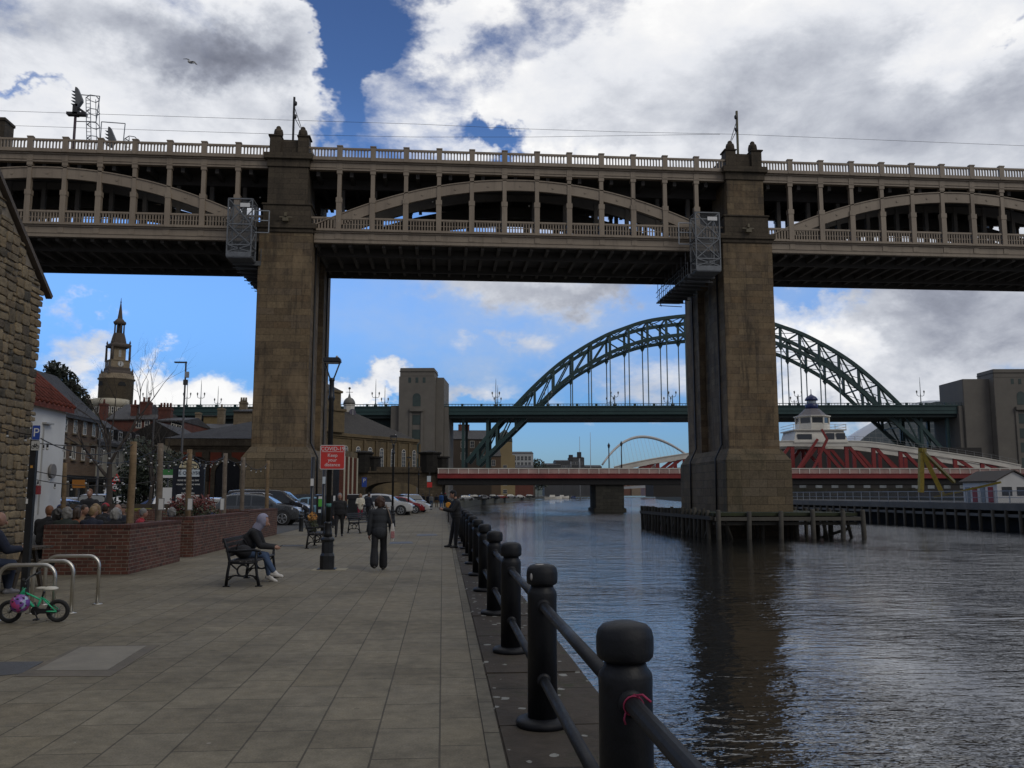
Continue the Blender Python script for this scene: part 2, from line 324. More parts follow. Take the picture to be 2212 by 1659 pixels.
for i in range(61):
    x=-900+i*50; hh=36+9*math.sin(i*.55)+6*math.sin(i*1.7+1)+ (24 if x<-200 else 0); pts.append((x,hh))
for k,(yy,f) in enumerate(((1500,0),(1640,1),(2100,.8))): hl.v+=[Vector((x*(1+k*.2),yy,h_*f-1)) for x,h_ in pts]
for k in range(2):
    for i in range(60): hl.f.append((k*61+i,k*61+i+1,(k+1)*61+i+1,(k+1)*61+i)); hl.sm.append(True)
struct(hl.build('hills',M('hillside',(.06,.075,.06),.95,.35,.02)))

# ---------------------------------------------------------------- the high two-deck bridge on stone piers
PAINT,t_,b_=nt('bridge stone coloured paint'); b_.inputs['Roughness'].default_value=.55
n_=noise(t_,pos(t_),.5,6,.65); c_=ramp(t_,n_,[(.3,(.235,.186,.136)),(.7,(.30,.243,.178))])
n_=noise(t_,mapping(t_,pos(t_),(2.2,2.2,.22)),1.,6,.7); f_=N(t_,'ShaderNodeMapRange',{'From Min':.52,'From Max':.72,'To Min':0,'To Max':.55}); t_.links.new(n_,f_.inputs[0]); c_=mixc(t_,f_.outputs[0],c_,(.11,.085,.06))
n_=noise(t_,mapping(t_,pos(t_),(1,1,.6)),2.6,7,.75,.4); f_=N(t_,'ShaderNodeMapRange',{'From Min':.66,'From Max':.72,'To Min':0,'To Max':.8}); t_.links.new(n_,f_.inputs[0]); c_=mixc(t_,f_.outputs[0],c_,(.16,.075,.035))
n_=noise(t_,pos(t_),1.1,8,.72,.3); f_=N(t_,'ShaderNodeMapRange',{'From Min':.68,'From Max':.71,'To Min':0,'To Max':.7}); t_.links.new(n_,f_.inputs[0]); c_=mixc(t_,f_.outputs[0],c_,(.40,.39,.37))
t_.links.new(c_,b_.inputs['Base Color']); bump(t_,b_,noise(t_,pos(t_),6,5),.15,.02)
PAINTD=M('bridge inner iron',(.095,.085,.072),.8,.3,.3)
UNDER=M('bridge dark underside',(.06,.055,.05),.9,.3,.5)  # decks, inner girders and upper beams, one tone darker than the outer ironwork
def pierstain(t,col):
    n=noise(t,mapping(t,pos(t),(1.3,1.3,.10)),.9,6,.7,.5); f=N(t,'ShaderNodeMapRange',{'From Min':.52,'From Max':.68,'To Min':0,'To Max':.85}); t.links.new(n,f.inputs[0])
    col=mixc(t,f.outputs[0],col,(.036,.030,.025)); n=noise(t,mapping(t,pos(t),(1,1,.6)),.33,6,.66,.4); f=N(t,'ShaderNodeMapRange',{'From Min':.52,'From Max':.66,'To Min':0,'To Max':.55}); t.links.new(n,f.inputs[0])
    return mixc(t,f.outputs[0],col,(.27,.195,.115))
ASHLAR=brickmat('pier sandstone',(.205,.145,.085),(.115,.085,.055),(.075,.058,.04),1.5,.6,.009,.43,stain=(.045,.038,.031),stainamt=.9,stainscale=.6,extra=pierstain,hues=[(.135,.098,.06),(.19,.14,.083),(.155,.115,.071),(.215,.16,.095),(.165,.114,.065),(.125,.094,.062),(.20,.15,.098)],bumpv=.8,bumpd=.04)
ASHD=brickmat('blackened sandstone',(.095,.076,.053),(.07,.056,.04),(.03,.025,.02),1.4,.5,.012,.43,stain=(.025,.022,.018),stainamt=.8,stainscale=.7)
YF,YB=77.4,88.7; PC=[-14.2,28.1]; SP=42.3
hlb=thing('high_level_bridge','tall two-deck iron arch bridge in stone coloured paint on brown sandstone piers','bridge',(-14.2,83,0))
# piers
for c in PC:
    g=MB()
    for y0,y1 in ((76.9,81.6),(85.2,89.9)): g.bb(c-2.36,c+2.36,y0,y1,5.6,24.9)
    g.bb(c-1.75,c+1.75,81.6,85.2,5.6,22)
    pr=g.build('pier',ASHLAR,hlb,bev=.03)
    g=MB(); b0=-6 if c>0 else -.1
    g.bb(c-3.0,c+3.0,75.9,90.9,b0,4.7)
    g.add([(c-3,75.9,4.7),(c+3,75.9,4.7),(c+3,90.9,4.7),(c-3,90.9,4.7),(c-2.4,76.85,5.75),(c+2.4,76.85,5.75),(c+2.4,89.95,5.75),(c-2.4,89.95,5.75)],[(0,1,5,4),(1,2,6,5),(2,3,7,6),(3,0,4,7),(4,5,6,7)])
    g.build('pier_plinth',brickmat('plinth sandstone',(.15,.115,.075),(.09,.07,.05),(.05,.042,.03),1.6,.75,.015,.45,stain=(.035,.036,.022),stainamt=.9,stainscale=.35,hues=[(.10,.08,.052),(.17,.13,.08),(.13,.10,.065),(.155,.125,.085)],bumpv=.8,bumpd=.04) if c<0 else MATS['plinth sandstone'],hlb,bev=.04)
    for y0,y1 in ((76.9,81.6),(85.2,89.9)):
        g=MB(); g.bb(c-2.62,c+2.62,y0-.28,y1+.28,25.25,25.75); g.bb(c-2.45,c+2.45,y0-.12,y1+.12,24.9,25.25); g.bb(c-2.12,c+2.12,y0+.05,y1-.05,25.75,27.45); g.bb(c-2.22,c+2.22,y0-.05,y1,27.45,27.62)
        g.build('pier_band',ASHD,hlb,bev=.04)
        MB().bb(c-1.78,c+1.78,y0+.12,y1-.12,27.62,31.05).build('upper_pillar',ASHD if c<0 else ASHLAR,hlb,bev=.03)
        g=MB(); g.bb(c-1.9,c+1.9,y0,y1,31.05,31.75); g.bb(c-2.15,c+2.15,y0-.25,y1+.2,31.75,32.3)
        g.bb(c-1.7,c+1.7,y0+.4,y1-.4,32.3,33.75)
        for s in (-1,1): g.bb(c+s*1.25-.5,c+s*1.25+.5,y0+.15,y0+1.4,32.3,33.95); g.box((c+s*1.28,y0+.75,34.02),(1.2,1.4,.14))
        tb=g.build('turret_block',ASHD,hlb,bev=.03)
        for s in (-1,1):
            MB().lathe([(.40,34.1),(.44,34.3),(.42,34.55),(.36,34.78),(.2,34.85),(.24,34.95),(.16,35.1),(.05,35.16)],(c+s*1.1,y0+.75,0),12).build('finial',ASHD,tb)
    # shields of weathering boards, drain pipes down the side of the pier
    sgn=1 if c<0 else -1
    for yy,rr in ((78.6,.085),(86.8,.085)):
        MB().tube([(c+sgn*2.47,yy,24.8),(c+sgn*2.47,yy,6.2),(c+sgn*3.1,yy,4.9),(c+sgn*3.12,yy,0)],rr).build('drain_pipe',M('black iron',(.016,.016,.017),.45,.3,6),hlb)
    fl=MB(); fl.bb(c-.55,c+.55,76.5,76.62,26.15,26.27); fl.beam((c,76.55,26.2),(c,76.85,26.6),.08); fl.bb(c-.25,c+.25,76.3,76.65,25.8,26.1); fl.bb(c-.1,c+.1,76.35,76.6,26.27,26.6)
    fl.build('floodlight',M('tarnished brass fitting',(.12,.10,.06),.6,.2,4),hlb)
X0,X1=-66,105
spans=[(-58.5,-16.6),(-11.84,25.74),(30.46,X1)]
bays=[]
for k in range(-1,3):
    bx=-9.66+SP*k
    bays.append([bx+3.02*i for i in range(12)])
segs=[(X0,PC[0]-1.8),(PC[0]+1.8,PC[1]-1.8),(PC[1]+1.8,X1)]
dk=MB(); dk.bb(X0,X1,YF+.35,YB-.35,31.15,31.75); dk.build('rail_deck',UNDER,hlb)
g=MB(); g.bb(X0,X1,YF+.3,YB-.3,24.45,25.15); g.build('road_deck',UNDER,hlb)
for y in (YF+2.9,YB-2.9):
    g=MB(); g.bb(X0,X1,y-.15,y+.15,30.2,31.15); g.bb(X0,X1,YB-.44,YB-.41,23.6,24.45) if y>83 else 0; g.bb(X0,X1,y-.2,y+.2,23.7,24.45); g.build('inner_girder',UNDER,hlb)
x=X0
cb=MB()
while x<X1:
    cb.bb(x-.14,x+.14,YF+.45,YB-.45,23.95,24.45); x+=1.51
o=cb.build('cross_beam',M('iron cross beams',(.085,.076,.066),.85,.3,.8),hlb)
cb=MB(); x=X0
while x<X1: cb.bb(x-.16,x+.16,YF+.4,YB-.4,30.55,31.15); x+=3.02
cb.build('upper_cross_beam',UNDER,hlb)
def arcz(X,k,top): return top-.01344*(X-(6.95+SP*k))**2
for face,(yf,dr) in enumerate(((YF,1),(YB,-1),(YF+2.9,1),(YB-2.9,-1))):
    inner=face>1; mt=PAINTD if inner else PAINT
    for (a,bx) in segs:
        if inner: continue
        y0,y1=(yf,yf+.4*dr); 
        def bb(x0,x1,p,q,z0,z1,mb): mb.bb(x0,x1,yf+p*dr,yf+q*dr,z0,z1)
        g=MB(); bb(a,bx,0,.4,31.0,31.72,g); bb(a,bx,-.12,.3,31.72,31.86,g); bb(a,bx,-.3,.3,31.86,32.06,g); bb(a,bx,-.06,0,31.22,31.27,g); bb(a,bx,-.05,0,31.0,31.07,g)
        for L in bays:
            for x in L:
                if a+.3<x<bx-.3: bb(x-.26,x+.26,-.05,0,31.08,31.70,g); bb(x-.24,x+.24,-.34,-.3,31.86,32.06,g)
        g.build('upper_fascia',mt,hlb,bev=.015)
        a2,b2=a-0 if a==X0 else a+.6,bx if bx==X1 else bx-.6
        g=MB(); bb(a2,b2,0,.4,24.19,25.1,g); bb(a2,b2,-.12,.3,25.1,25.24,g); bb(a2,b2,-.28,.3,25.24,25.4,g); bb(a2,b2,-.05,0,24.5,24.55,g)
        for L in bays:
            for x in L:
                if a2+.3<x<b2-.3: bb(x-.26,x+.26,-.05,0,24.56,25.08,g)
        g.build('lower_fascia',mt,hlb,bev=.015)
    for k,L in enumerate(bays):
        kk=k-1; cx=6.95+SP*kk
        # posts
        for x in L:
            if x<-40 or x>75: continue
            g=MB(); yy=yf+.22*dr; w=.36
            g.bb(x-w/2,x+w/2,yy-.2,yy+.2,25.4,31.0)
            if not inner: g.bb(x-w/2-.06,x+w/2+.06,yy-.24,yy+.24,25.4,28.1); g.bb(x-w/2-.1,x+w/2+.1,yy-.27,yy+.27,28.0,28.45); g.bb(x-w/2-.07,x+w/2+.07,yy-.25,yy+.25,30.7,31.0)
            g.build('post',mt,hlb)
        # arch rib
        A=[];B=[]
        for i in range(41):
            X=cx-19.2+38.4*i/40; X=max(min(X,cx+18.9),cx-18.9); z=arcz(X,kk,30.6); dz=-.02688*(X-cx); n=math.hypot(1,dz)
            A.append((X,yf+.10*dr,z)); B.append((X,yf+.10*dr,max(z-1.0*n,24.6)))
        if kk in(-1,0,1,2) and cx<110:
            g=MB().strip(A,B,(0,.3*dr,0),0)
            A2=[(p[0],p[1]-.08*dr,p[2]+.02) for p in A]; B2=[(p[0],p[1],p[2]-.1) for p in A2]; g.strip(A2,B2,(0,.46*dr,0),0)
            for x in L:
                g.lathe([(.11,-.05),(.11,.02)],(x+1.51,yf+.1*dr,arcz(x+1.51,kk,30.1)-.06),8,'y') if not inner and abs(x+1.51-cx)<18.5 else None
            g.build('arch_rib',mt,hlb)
        if inner: continue
        # balustrades, one mesh per bay: rails, balusters
        xs=[L[0]-2.9]+L+[L[-1]+2.9]
        for i in range(len(xs)-1):
            a,bx=xs[i],xs[i+1]
            if a>75 or bx<-43: continue
            for zb,zt,nm in ((32.06,33.1,'parapet'),(25.4,26.62,'road_balustrade')):
                if nm=='parapet': p0=a+.24 if i else PC[0]+1.75+SP*kk; p1=bx-.24 if i<len(xs)-2 else PC[0]-1.75+SP*(kk+1)
                else: p0=a+.22 if i else PC[0]+2.1+SP*kk; p1=bx-.22 if i<len(xs)-2 else PC[0]-2.1+SP*(kk+1)
                yo=-.22 if nm=='parapet' else .05
                g=MB(); yy=yf+(yo+.1)*dr
                g.bb(p0,p1,yy-.1,yy+.1,zt-.17,zt); g.bb(p0,p1,yy-.1,yy+.1,zb,zb+.16); 
                if nm=='road_balustrade': g.bb(p0,p1,yy-.02,yy+.02,zb+.55,zb+.62)
                nb=max(2,round((p1-p0)/.27)); 
                for j in range(1,nb): 
                    x=p0+(p1-p0)*j/nb; g.bb(x-.055,x+.055,yy-.05,yy+.05,zb+.15,zt-.16); g.bb(x-.09,x+.09,yy-.06,yy+.06,zt-.26,zt-.16)
                g.build(nm,mt,hlb)
        for x in L:
            if -43<x<75 and face==0:
                g=MB(); yy=yf-.12; g.bb(x-.24,x+.24,yy-.14,yy+.16,32.06,33.2); g.bb(x-.28,x+.28,yy-.18,yy+.2,33.2,33.3); g.build('parapet_pier',mt,hlb)
# lamps under the rail deck and a globe standard on the footway
for x in (-1.2,8,-5.5,21,-25,-17.3):
    MB().sphere((x,80.3,29.1+.2*(x%1)),.09,8,6).build('deck_lamp',M('lamp glass',(.6,.58,.5),.3,.1),hlb)
# steel maintenance cages hung at the piers
STEEL=M('grey galvanised steel',(.30,.32,.34),.5,.2,4,metal=.3)
m_,t2,b2_=nt('cage mesh'); b2_.inputs['Base Color'].default_value=(.12,.13,.14,1); b2_.inputs['Roughness'].default_value=.5
uvx=uvn(t2); ck=[]
for d in ((1,0),(0,1)):
    s=N(t2,'ShaderNodeSeparateXYZ'); t2.links.new(uvx,s.inputs[0]); f=N(t2,'ShaderNodeMath',operation='MULTIPLY'); t2.links.new(s.outputs[d[1]],f.inputs[0]); f.inputs[1].default_value=12
    fr=N(t2,'ShaderNodeMath',operation='FRACT'); t2.links.new(f.outputs[0],fr.inputs[0]); l=N(t2,'ShaderNodeMath',operation='LESS_THAN'); t2.links.new(fr.outputs[0],l.inputs[0]); l.inputs[1].default_value=.13; ck.append(l.outputs[0])
mx=N(t2,'ShaderNodeMath',operation='MAXIMUM'); t2.links.new(ck[0],mx.inputs[0]); t2.links.new(ck[1],mx.inputs[1]); t2.links.new(mx.outputs[0],b2_.inputs['Alpha']); MESHW=m_
def cage(x0,x1,z0,z1,label,step):
    T=thing('maintenance_cage',label,'access cage',(x0,76,z0),'steel cages hung beside the piers')
    y0,y1=74.9,76.7; g=MB(); r=.11; zm=lerp(z0,z1,.5); zl=lerp(z0,z1,.2)
    for x in (x0,x1):
        for y in (y0,y1): g.beam((x,y,z0),(x,y,z1),r)
    for z in (z0,zl,zm+.3,z1):
        for y in (y0,y1): g.beam((x0,y,z),(x1,y,z),r)
        for x in (x0,x1): g.beam((x,y0,z),(x,y1,z),r)
    g.bb(x0-.05,x1+.05,y0-.06,y0,z0,z0+.4)
    lv=[(z0+.4,zl),(zl,zm+.3),(zm+.3,z1)]
    for a,b in lv:
        for y in (y0,y1): g.beam((x0,y,a),(x1,y,b),.08); g.beam((x1,y,a),(x0,y,b),.08)
        for x in (x0,x1): g.beam((x,y0,a),(x,y1,b),.07)
    g.bb(x0,x1,y0,y1,z0-.12,z0-.02)
    g.build('frame',M('cage steel',(.15,.16,.17),.5,.25,4,metal=.2),T)
    q=MB(); e=.03
    for y in (y0+e,y1-e): q.add([(x0,y,z0),(x1,y,z0),(x1,y,z1),(x0,y,z1)],[(0,1,2,3)])
    for x in (x0+e,x1-e): q.add([(x,y0,z0),(x,y1,z0),(x,y1,z1),(x,y0,z1)],[(0,1,2,3)])
    q.build('mesh_panel',MESHW,T,recalc=False)
    MB().bb(lerp(x0,x1,.5),lerp(x0,x1,.9),y0-.1,y0-.05,z1-.75,z1-.4).build('sign_plate',M('white plate',(.7,.7,.68),.5,.1),T)
    # the gangway that runs on under the bridge
    g=MB(); n=8
    xa,xb=(x0+.1,x1+.5) if step>0 else (x0-.3,x1)
    for i in range(n):
        ya=76.7+i*1.5; z=z0+.1-.05*(i%2)
        g.bb(xa,xb,ya,ya+1.5,z-.12,z)
        for x in (xa,xb):
            g.beam((x,ya,z),(x,ya,z+1.1),.06); g.beam((x,ya,z+1.1),(x,ya+1.5,z+1.0),.05); g.beam((x,ya,z+.55),(x,ya+1.5,z+.5),.04)
        g.bb(xa,xb,ya,ya+.1,z-.4,z-.12); g.beam((xa,ya,z-.12),(xa+.3,ya+.6,z-.6),.07); g.beam((xa,ya+.2,z-.6),(xb,ya+.6,z-.6),.07)
        for x in (xa,xb): g.beam((x,ya+.7,z),(x,ya+.7,24),.05)
    g.build('gangway',M('dark galvanised steel',(.09,.095,.1),.6,.2,4),T)
    g=MB(); xe=x1 if step>0 else x0; d=1.2*(1 if step>0 else -1)
    for z in (z1-1.5,z1-2.6,z1-.6): g.beam((xe,76.2,z),(xe+d,76.2,z),.08)
    g.beam((xe+d,76.2,z1-2.6),(xe+d,76.2,z1-.6),.08); g.build('side_bracket',STEEL,T)
a=aty(489,553,74.9); b=aty(546,430,74.9); cage(a.x,b.x,a.z,b.z,'grey lattice steel cage hung left of the nearer stone pier above the pub terrace',1)
a=aty(1505,583,74.9); b=aty(1553,460,74.9); cage(a.x,b.x,a.z,b.z,'grey lattice steel cage hung beside the stone pier standing in the river',-1)
# catenary masts, wires, signals, the chimney and the gull
DARKS=M('dark weathered steel',(.035,.034,.036),.55,.3,3)
for px_,pt,lab,sg in ((636,210,'dark mast with a slanted arm above the pier on the quay',1),(1591,240,'olive mast with a slanted arm above the pier in the river',-1)):
    p=aty(px_,pt,80.5); T=thing('catenary_mast',lab,'mast',(p.x,80.5,32),'masts above the piers')
    MB().bb(p.x-.09,p.x+.09,80.4,80.6,31.8,p.z).build('mast_post',DARKS if sg>0 else M('olive steel',(.09,.08,.035),.6,.2),T)
    g=MB(); g.beam((p.x,80.4,p.z-.9),(p.x+.8*sg,80.2,p.z-3.2),.05); g.beam((p.x+.05*sg,80.4,p.z-2.0),(p.x+.7*sg,80.2,p.z-3.2),.05)
    for z in (.7,2.0): g.lathe([(.1,-.2),(.16,-.1),(.16,.1),(.1,.2)],(p.x+.15*sg,80.35,p.z-z),8)
    g.build('cantilever_arm',DARKS,T)
WIRE=M('wire',(.02,.02,.022),.6,.1)
def wire(name,pts,r,label,cat='wire',group=None):
    o=MB().tube(pts,r,5).build(name,WIRE); return tag(o,label,cat,group)
def pw(l): return [aty(x,y,80.4) for x,y in l]
wire('overhead_wire',pw([(-40,238),(200,246),(420,253),(640,260),(900,268),(1120,278),(1350,285),(1590,290),(2240,316)]),.017,'upper of the two thin overhead wires above the bridge parapet',group='overhead railway wires')
wire('overhead_wire',pw([(-40,269),(200,277),(420,284),(640,291),(900,296),(1150,296),(1350,293),(1555,290)]),.017,'lower of the two thin overhead wires, close above the parapet',group='overhead railway wires')
def signal(px_,base,top,label,tall):
    b=aty(px_,base,82); q=aty(px_,top,82); T=thing('railway_signal',label,'signal',(b.x,82,32),'railway signals above the parapet'); x=b.x; z1=q.z
    if tall: MB().tube([(x,82,31.8),(x,82,z1-2.4)],.13).build('signal_post',M('purple brown steel',(.07,.045,.06),.6,.2),T)
    g=MB(); g.prism([(-.0,0),(.2,-.05),(.55,.55),(.52,.8),(.05,1.85),(-.12,1.9),(-.14,1.6)],0,.5,lambda p,q_,t:(x+p+.05*tall,81.7+t,z1-1.9+q_)); g.build('signal_head',M('grey signal plate',(.13,.135,.14),.6,.2),T)
    g=MB()
    for k in range(5): g.add([(x-.1,81.8,z1-.4-.32*k),(x-.1,82.2,z1-.4-.32*k),(x-.45,82.2,z1-.34-.32*k),(x-.45,81.8,z1-.34-.32*k),(x-.1,81.8,z1-.56-.32*k),(x-.1,82.2,z1-.56-.32*k)],[(0,1,2,3),(0,4,5,1),(3,2,5,4),(0,3,4),(1,5,2)])
    g.build('signal_hood',DARKS,T)
    if tall:
        g=MB(); g.bb(x-.2,x+.25,81.7,82.3,z1-2.8,z1-1.7); g.bb(x-.75,x+1.0,81.7,82.3,z1-2.75,z1-2.5); g.beam((x+.2,82,z1-2.0),(x+.9,82,z1-2.5),.2); g.build('signal_bracket',DARKS,T)
    # caged ladder
    g=MB(); zt=z1-.9 if tall else z1-1.0; lx=x+1.1 if tall else x+1.6; sl_=.14
    def lp(z,dx,dy=0): return (lx+dx+(zt-z)*sl_*.55,82+dy,z)
    for dx in (-.25,.15): g.beam(lp(31.8,dx),lp(zt,dx),.06)
    z=32.
    while z<zt: g.beam(lp(z,-.25),lp(z,.15),.04); z+=.35
    z=zt
    while z>32.2:
        ps=[lp(z,-.2,.0),lp(z+.08,.3,-.4),lp(z+.05,.8,-.3),lp(z-.25,1.0,.0),lp(z-.3,.5,.4),lp(z-.2,.1,.3)]
        for i in range(6): g.beam(ps[i],ps[(i+1)%6],.06)
        z-=1.35
    for dx,dy in ((.95,0),(.5,.4),(.3,-.4)): g.beam(lp(31.8,dx,dy),lp(zt,dx,dy),.05)
    g.build('caged_ladder',STEEL,T)
    g=MB(); xa,xb,za,zb=(x-.2,x+2.0,z1-3.2,z1-.6) if tall else (x-1,x+1.2,32,z1+.6)
    for p,q_ in (((xa,za),(xb-.2,za)),((xb-.2,za),(xb,zb)),((xb,zb),(xa,zb+.1)),((xa,zb+.1),(xa,za))): g.beam((p[0],82.3,p[1]),(q_[0],82.3,q_[1]),.07)
    g.build('screen_frame',STEEL,T)
signal(160,296,190,'tall railway signal with hooded lamps and caged ladder at the left',1)
signal(237,312,276,'low railway signal whose head just clears the parapet',0)
a=aty(-22,262,90); b=aty(19,292,90)
g=MB(); g.bb(a.x,b.x,89,91,32,a.z); g.bb(a.x,b.x+.1,88.9,91.1,a.z-.3,a.z+.05); tag(g.build('chimney_block',ASHD,bev=.05),'dark stone block rising behind the parapet at the far left edge','chimney')
p=aty(411,134,62); T=thing('gull','gull gliding with bent wings high over the bridge','bird',p)
g=MB(); g.sphere((0,0,0),.11,10,8,(2.3,1,1)); g.sphere((.26,0,.02),.07,8,6,(1.4,1,1)); g.build('body',M('gull white',(.5,.5,.5),.7,.2),T,world=False)
for s in (-1,1):
    MB().add([(.12,0,.03),(.12,s*.3,.16),(.0,s*.72,.02),(-.1,s*.62,.03),(-.1,s*.3,.15),(-.1,0,.02),(.1,0,.0),(.1,s*.3,.13),(-.02,s*.7,.0),(-.1,s*.6,.0),(-.1,s*.3,.12),(-.1,0,-.01)],[(0,1,4,5),(1,2,3,4),(6,11,10,7),(7,10,9,8),(0,6,7,1),(1,7,8,2),(2,8,9,3),(3,9,10,4),(4,10,11,5)]).build('wing',M('gull grey',(.16,.165,.17),.7,.2),T,world=False)
T.rotation_euler=(R(28),R(-12),R(62))
# ---------------------------------------------------------------- far bridges and the river's furniture
def pbox(m,pl,s0,s1,d0,d1,z0,z1):
    c=[pl.p(s,d,z) for z in (z0,z1) for s,d in ((s0,d0),(s1,d0),(s1,d1),(s0,d1))]
    return m.add(c,[(3,2,1,0),(4,5,6,7),(0,1,5,4),(1,2,6,5),(2,3,7,6),(3,0,4,7)])
def interp(tab,x):
    x=abs(x)
    for (a,p),(b,q) in zip(tab,tab[1:]):
        if x<=b: return p+(q-p)*(x-a)/(b-a)
    return tab[-1][1]
def smooth_tab(tab):   # gentle Catmull-Rom so the chord reads as a curve
    out=[]
    T=[(-tab[1][0],tab[1][1])]+tab+[tab[-1]]
    for i in range(1,len(T)-2):
        for k in range(6):
            t=k/6; p0,p1,p2,p3=T[i-1],T[i],T[i+1],T[i+2]
            out.append(tuple(.5*((2*p1[j])+(-p0[j]+p2[j])*t+(2*p0[j]-5*p1[j]+4*p2[j]-p3[j])*t*t+(-p0[j]+3*p1[j]-3*p2[j]+p3[j])*t**3) for j in (0,1)))
    out.append(tab[-1]); return out
TY=Pl(6,268); SW=Pl(4.5,184)
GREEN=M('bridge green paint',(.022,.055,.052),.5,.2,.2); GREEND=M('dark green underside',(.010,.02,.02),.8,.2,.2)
GRANITE=M('grey granite',(.150,.136,.116),.85,.16,.25,bumpv=.1)
UP=smooth_tab([(0,57.2),(16,55.7),(26,52.7),(32,50.2),(40,45.6),(46.4,41.),(53,35),(59,28.8),(64.2,23.4),(74,11.5)])
LO=smooth_tab([(0,51.4),(16,49.8),(26,46.8),(32,44),(40,39.4),(46.4,34.3),(51.3,29.4),(56,24.8),(70.6,10.6)])
C0=53.
tyne=thing('green_arch_bridge','dark green steel arch bridge with hangers and granite towers downstream','bridge',TY.p(C0,0,0))
for d in (0,13.5):
    for tab,nm,w in ((UP,'upper_chord',1.05),(LO,'lower_chord',1.0)):
        g=MB(); pts=[TY.p(C0-x,d,z) for x,z in reversed(tab)]+[TY.p(C0+x,d,z) for x,z in tab[1:]]
        A=[p+Vector((0,0,w/2)) for p in pts]; B=[p-Vector((0,0,w/2)) for p in pts]
        # thickness square to the curve
        A=[];B=[]
        for i,p in enumerate(pts):
            q=(pts[min(i+1,len(pts)-1)]-pts[max(i-1,0)]).normalized(); n=q.cross(TY.n); n=n if n.z>0 else -n; A.append(p+n*w/2); B.append(p-n*w/2)
        g.strip(A,B,TY.n*1.0,0); g.build(nm,GREEN,tyne)
    ps=[]
    x=-70.5
    while x<=70.6: ps.append(x); x+=5.875
    for x in ps: MB().beam(TY.p(C0+x,d+.5,interp(UP,x)),TY.p(C0+x,d+.5,interp(LO,min(abs(x),70.5))),.75,.6).build('web_post',GREEN,tyne)
    g=MB()
    for a,b in zip(ps,ps[1:]):
        u,v=(a,b) if a<0 else (b,a); g.beam(TY.p(C0+u,d+.5,interp(LO,u)),TY.p(C0+v,d+.5,interp(UP,v)),.45,.4) if abs(v)>26 else g.beam(TY.p(C0+u,d+.5,interp(UP,u)),TY.p(C0+v,d+.5,interp(LO,v)),.45,.4)
    g.build('web_diagonal',GREEN,tyne)
    for x in ps:
        if abs(x)<47: MB().beam(TY.p(C0+x,d+.5,interp(LO,x)),TY.p(C0+x,d+.5,28),.30,.24).build('hanger',M('hanger paint',(.10,.15,.15),.5,.1),tyne)
        if abs(x)<47:
            z=interp(LO,x); MB().add([TY.p(C0+x-.75,d-.05,z-.5),TY.p(C0+x+.75,d-.05,z-.5),TY.p(C0+x,d-.05,z-1.9),TY.p(C0+x-.75,d+.9,z-.5),TY.p(C0+x+.75,d+.9,z-.5),TY.p(C0+x,d+.9,z-1.9)],[(0,2,1),(3,4,5),(0,1,4,3),(1,2,5,4),(2,0,3,5)]).build('hanger_bracket',GREEN,tyne)
lb=MB()
for tab in (UP,LO):
    prev=None
    for x in ps:
        if abs(x)>60: continue
        z=interp(tab,x); lb.beam(TY.p(C0+x,.8,z),TY.p(C0+x,13.2,z),.45,.4)
        if prev is not None: lb.beam(TY.p(C0+prev[0],.8,prev[1]),TY.p(C0+x,13.2,z),.2); lb.beam(TY.p(C0+prev[0],13.2,prev[1]),TY.p(C0+x,.8,z),.2)
        prev=(x,z)
lb.build('lateral_bracing',GREEN,tyne)
for d,nm in ((-2.2,0),(16,1)):
    g=MB(); pbox(g,TY,-140,150,d,d+.5,25.9,28.35); pbox(g,TY,-140,150,d-.25,d+.6,28.2,28.5); pbox(g,TY,-140,150,d-.15,d,26.9,27.0); g.build('deck_girder',GREEN,tyne)
    g=MB(); pbox(g,TY,-140,150,d,d+.14,29.05,29.25); pbox(g,TY,-140,150,d,d+.14,28.5,28.62)
    s=-140
    while s<150: pbox(g,TY,s,s+.12,d+.02,d+.12,28.6,29.06); s+=.98
    s=-140
    while s<150: pbox(g,TY,s,s+.75,d-.1,d+.3,28.45,29.3); s+=5.875
    g.build('parapet',GREEN,tyne)
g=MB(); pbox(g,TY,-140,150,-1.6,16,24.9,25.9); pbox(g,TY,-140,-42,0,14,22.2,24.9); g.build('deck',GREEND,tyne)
g=MB()
for s in (-22,-14.5,118,126): 
    for d in (.5,13.5): MB().beam(TY.p(s,d,25),TY.p(s,d,6),.9).build('deck_post',GREEN,tyne)
NICHE=M('tower window panel',(.04,.06,.055),.5,.3,.4)
